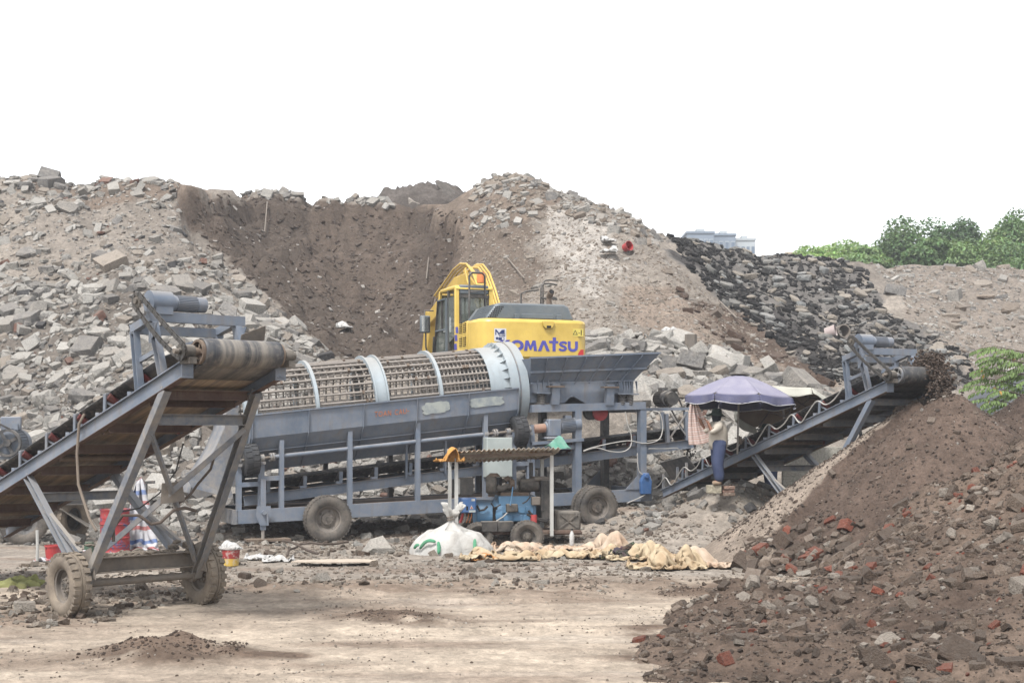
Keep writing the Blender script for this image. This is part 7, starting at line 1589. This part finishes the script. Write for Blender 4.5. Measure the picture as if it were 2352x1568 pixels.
def tree(name, loc, H, rx, rz, label, n=5200, base=srgb(92,140,62), leaf=.3, group='trees behind the far bank', seed=0, lobes=16):
    t = thing(name, label, 'tree', loc, 0, group); r_ = np.random.default_rng(seed)
    cz_ = H-rz; MB().tube([(0,0,0),(.05*H*.2,0,H*.3),(0,.1,H*.55),(-.1,0,cz_+rz*.3)], [H*.032,H*.026,H*.02,H*.008], 10).build('trunk', M['bark'], t, 60)
    lc = r_.normal(size=(lobes, 3)); lc /= np.linalg.norm(lc, axis=1, keepdims=True); lc *= r_.uniform(.35,.8,(lobes,1)); lc[:, 2] = np.maximum(lc[:, 2], -.55); lr = r_.uniform(.28,.48,lobes)
    for k in range(6):
        q = lc[k]*np.array([rx, rx, rz]); MB().tube([(0,0,H*.42),(q[0]*.4,q[1]*.4,cz_*.8+.2*q[2]),(q[0],q[1],cz_+q[2])], [H*.014,H*.009,H*.004], 6).build('branch', M['bark'], t, 60)
    which = r_.integers(lobes, size=n); dirs = r_.normal(size=(n, 3)); dirs /= np.linalg.norm(dirs, axis=1, keepdims=True); dirs[:, 2] = np.where(r_.random(n) < .7, np.abs(dirs[:, 2]), dirs[:, 2])
    pos = lc[which]+dirs*(lr[which][:, None])*(r_.random((n, 1))**.33); cent = pos*np.array([rx, rx, rz])+np.array([0, 0, cz_])
    nrm = dirs*.6+r_.normal(size=(n, 3))*.5+np.array([0, 0, .5]); nrm /= np.linalg.norm(nrm, axis=1, keepdims=True)
    cc = np.array(base)*(r_.uniform(.7,1.3,(n,1)))*(np.array([1,1,1])+r_.normal(size=(n,3))*.06)*(r_.uniform(.8,1.25,lobes)[which][:,None])
    V_, T_, Q_ = leaves(cent, nrm, leaf, np.clip(cc, .005, 1)); o = obj('crown', np_mesh('crown', V_, T_, M['leaf'], Q_), t); return t
def far_tree(x, ytop, Y, rx, rz, label, **k):
    rx *= 1.3; k['n'] = int(k['n']*2.6); k['leaf'] = .29; k['lobes'] = 13; ytop -= 16; rz *= 1.15
    H = CH+(HY-ytop)/F*Y; return tree('leafy_tree', (gpt(x, Y), Y, 0), H, rx, rz, label, **k)
GRN = srgb(110,140,88); GRN2 = srgb(136,164,104); DGR = srgb(98,128,84)
far_tree(1920,556,104,2.4,1.9,'small yellow-green tree standing alone at the end of the asphalt bank', base=srgb(166,200,116), seed=1, n=3400, leaf=.3)
far_tree(2035,552,98,2.0,2.4,'low tree at the left end of the big green trees', base=GRN2, seed=2, n=3600)
far_tree(2085,524,97,2.6,3.4,'second green tree from the left of the big trees', base=GRN, seed=3, n=4400)
far_tree(2160,494,99,2.8,4.4,'tall green tree in the middle of the big trees', base=DGR, seed=4, n=6200)
far_tree(2235,486,101,2.9,4.8,'tallest dark green tree left of the gap in the big trees', base=DGR, seed=5, n=6600)
far_tree(2320,492,97,3.0,4.6,'broad green tree right of the gap in the big trees', base=GRN, seed=6, n=7000)
far_tree(2390,480,99,3.0,4.6,'green tree cut by the right edge of the picture', base=GRN, seed=7, n=6000)
far_tree(2268,520,95,3.0,3.4,'low bushy tree in front of the gap between the big trees', base=GRN2, seed=8, n=4600)
far_tree(2120,565,92,2.6,1.9,'low bushy tree in front of the tall green trees on the left', base=GRN, seed=9, n=4200)
far_tree(1990,585,95,1.6,1.2,'lowest shrubby tree left of the big green trees', base=GRN2, seed=10, n=2000)
far_tree(2350,560,91,2.8,2.2,'low bushy tree at the right edge below the tall ones', base=GRN, seed=12, n=4200)
# young tree with feathered leaves on the right
SY = 30.6; ST = thing('sapling', 'young tree with drooping feathered leaves at the right edge behind the soil pile', 'tree', (gpt(2420, SY), SY, 1.55)); r5 = np.random.default_rng(15)
MB().tube([(0,0,0),(.05,0,1.0),(-.05,.05,1.9),(-.1,0,2.7)], [.06,.05,.035,.02], 10).build('trunk', M['bark'], ST, 60)
cents, nrms, dirs_, cols_, brs = [], [], [], [], []
def frond(p, d, L, n=13):
    d = Vector(d).normalized(); q = Vector(p); pts_ = [q.copy()]; side = d.cross(Vector((0,0,1))).normalized()
    for i in range(n):
        d = (d+Vector((0,0,-.055))).normalized(); q = q+d*(L/n); pts_.append(q.copy())
        for s in (-1, 1):
            ld = (side*s*.45+d*.25+Vector((0,0,-.8 if s else 0))+Vector(r5.normal(size=3)*.12)).normalized(); dirs_.append(ld); cents.append(q+ld*.06); nrms.append((Vector((0,0,.4))+side*s*.5+Vector((0,-.6,0))+Vector(r5.normal(size=3)*.25)).normalized())
            k = r5.random(); cols_.append(np.array(srgb(200,150,60)) if k > .98 else np.array(srgb(124,150,84))*r5.uniform(.75,1.3))
    brs.append(pts_)
for k in range(9):
    zz = .55+.24*k; L = 1.95-.1*abs(k-3)+.25*r5.random(); a = math.pi+r5.uniform(-.35,.35); b0 = Vector((0,0,zz)); bd = Vector((math.cos(a), math.sin(a)*.7, .22)).normalized(); tip = b0+bd*L*.75
    MB().tube([b0, b0+bd*L*.4, tip], [.02,.014,.006], 6).build('branch', M['bark'], ST, 60)
    for j in range(7): frond(b0.lerp(tip, .2+.13*j), (math.cos(a+r5.uniform(-.5,.5)), math.sin(a)*.6+r5.uniform(-.5,.5), .1+.12*r5.random()), .5+.18*r5.random(), 12)
cents = np.array([c_[:] for c_ in cents]); nn_ = np.array([c_[:] for c_ in nrms]); dd_ = np.array([c_[:] for c_ in dirs_]); nn_ -= dd_*np.sum(nn_*dd_, 1, keepdims=True); nn_ /= np.linalg.norm(nn_, axis=1, keepdims=True); ss_ = np.cross(nn_, dd_); sz = r5.uniform(.1,.15,(len(cents),1))
V_ = np.stack([cents-dd_*sz*.5, cents+ss_*sz*.2-dd_*sz*.08+nn_*.01, cents+dd_*sz*.55, cents-ss_*sz*.2-dd_*sz*.08+nn_*.01], 1).reshape(-1, 3); i = np.arange(len(cents))*4
o = obj('foliage', np_mesh('foliage', V_, np.concatenate([np.stack([i,i+2,i+1],1), np.stack([i,i+3,i+2],1)]), M['leaf'], np.repeat(np.clip(np.array(cols_),0,1), 4, 0)), ST); o['kind'] = 'stuff'
b = MB()
for pts_ in brs: b.tube(pts_, .004, 4)
tag(b.build('leaf_stalks', M['bark'], ST, 60), kind='stuff')

# ------------------------------------------------------------------ far buildings
M['bld_grey'] = flat('hazed_grey_facade', srgb(142,156,172), .8); M['bld_pale'] = flat('hazed_pale_facade', srgb(196,204,208), .8); M['bld_glass'] = flat('facade_glass', srgb(116,134,154), .3); M['bld_cream'] = flat('cream_wall', srgb(196,178,150), .8); M['roof_red'] = flat('pale_roof', srgb(170,160,150), .8)  # grey and pale facades lightened, part of the haze put into their colour
def tower(x0, x1, ytop, Y, depth, mat, label, rows, colsn, name='office_building', parapet=True):
    X0, X1 = gpt(x0, Y), gpt(x1, Y); H = CH+(HY-ytop)/F*Y; t = thing(name, label, 'building', ((X0+X1)/2, Y, 0)); w = X1-X0
    MB().box((0,depth/2,H/2),(w,depth,H)).build('wall', M[mat], t, 0)
    if parapet: MB().box((0,depth/2,H+.15),(w+.4,depth+.4,.5)).build('parapet', M[mat], t, 0); MB().box((w*.1,depth/2,H+.9),(w*.3,depth*.4,1.4)).build('plant_room', M['bld_pale'], t, 0)
    for r_ in range(rows):
        for k in range(colsn):
            cw_ = w/colsn; fr_ = MB().box((-w/2+cw_*(k+.5),-.05,H-2.4-r_*3.4),(cw_*.72,.12,1.9)).build('window', M['bld_pale'], t, 0); MB().box((-w/2+cw_*(k+.5),-.13,H-2.4-r_*3.4),(cw_*.6,.06,1.6)).build('pane', M['bld_glass'], fr_, 0)
    return t
tower(1578,1640,535,330,14,'bld_grey','left grey block of the distant office building',3,5); tower(1636,1690,540,334,14,'bld_grey','middle darker grey block of the distant office building',3,4); tower(1690,1735,551,337,14,'bld_pale','right pale block of the distant office building',3,4)
tower(1806,1868,578,190,10,'bld_cream','low cream house peeping over the asphalt bank',1,3,'house',False); tower(1955,1992,577,180,10,'bld_pale','low pale house between the small tree and the big trees',1,2,'house',False)
MB()

# ------------------------------------------------------------------ haze over the whole site
def haze(density):
    t = NT('haze_air'); nt = t.t; nt.nodes.remove(t.b); v = nt.nodes.new('ShaderNodeVolumePrincipled'); v.inputs['Density'].default_value = density; v.inputs['Color'].default_value = (.93,.95,1,1); v.inputs['Anisotropy'].default_value = .2
    nt.links.new(v.outputs[0], nt.nodes['Material Output'].inputs['Volume'])
    o = MB().box((0,190,12.5),(1000,460,28.6)).build('haze', t.m, None, 0); tag(o, kind='stuff')
HAZE = 0.0008
if HAZE: haze(HAZE)
for o in bpy.data.objects:
    if o.name.split('.')[0] in ('bolts', 'dried_mud', 'bar_clamps', 'wheel_nuts'): o['kind'] = 'stuff'
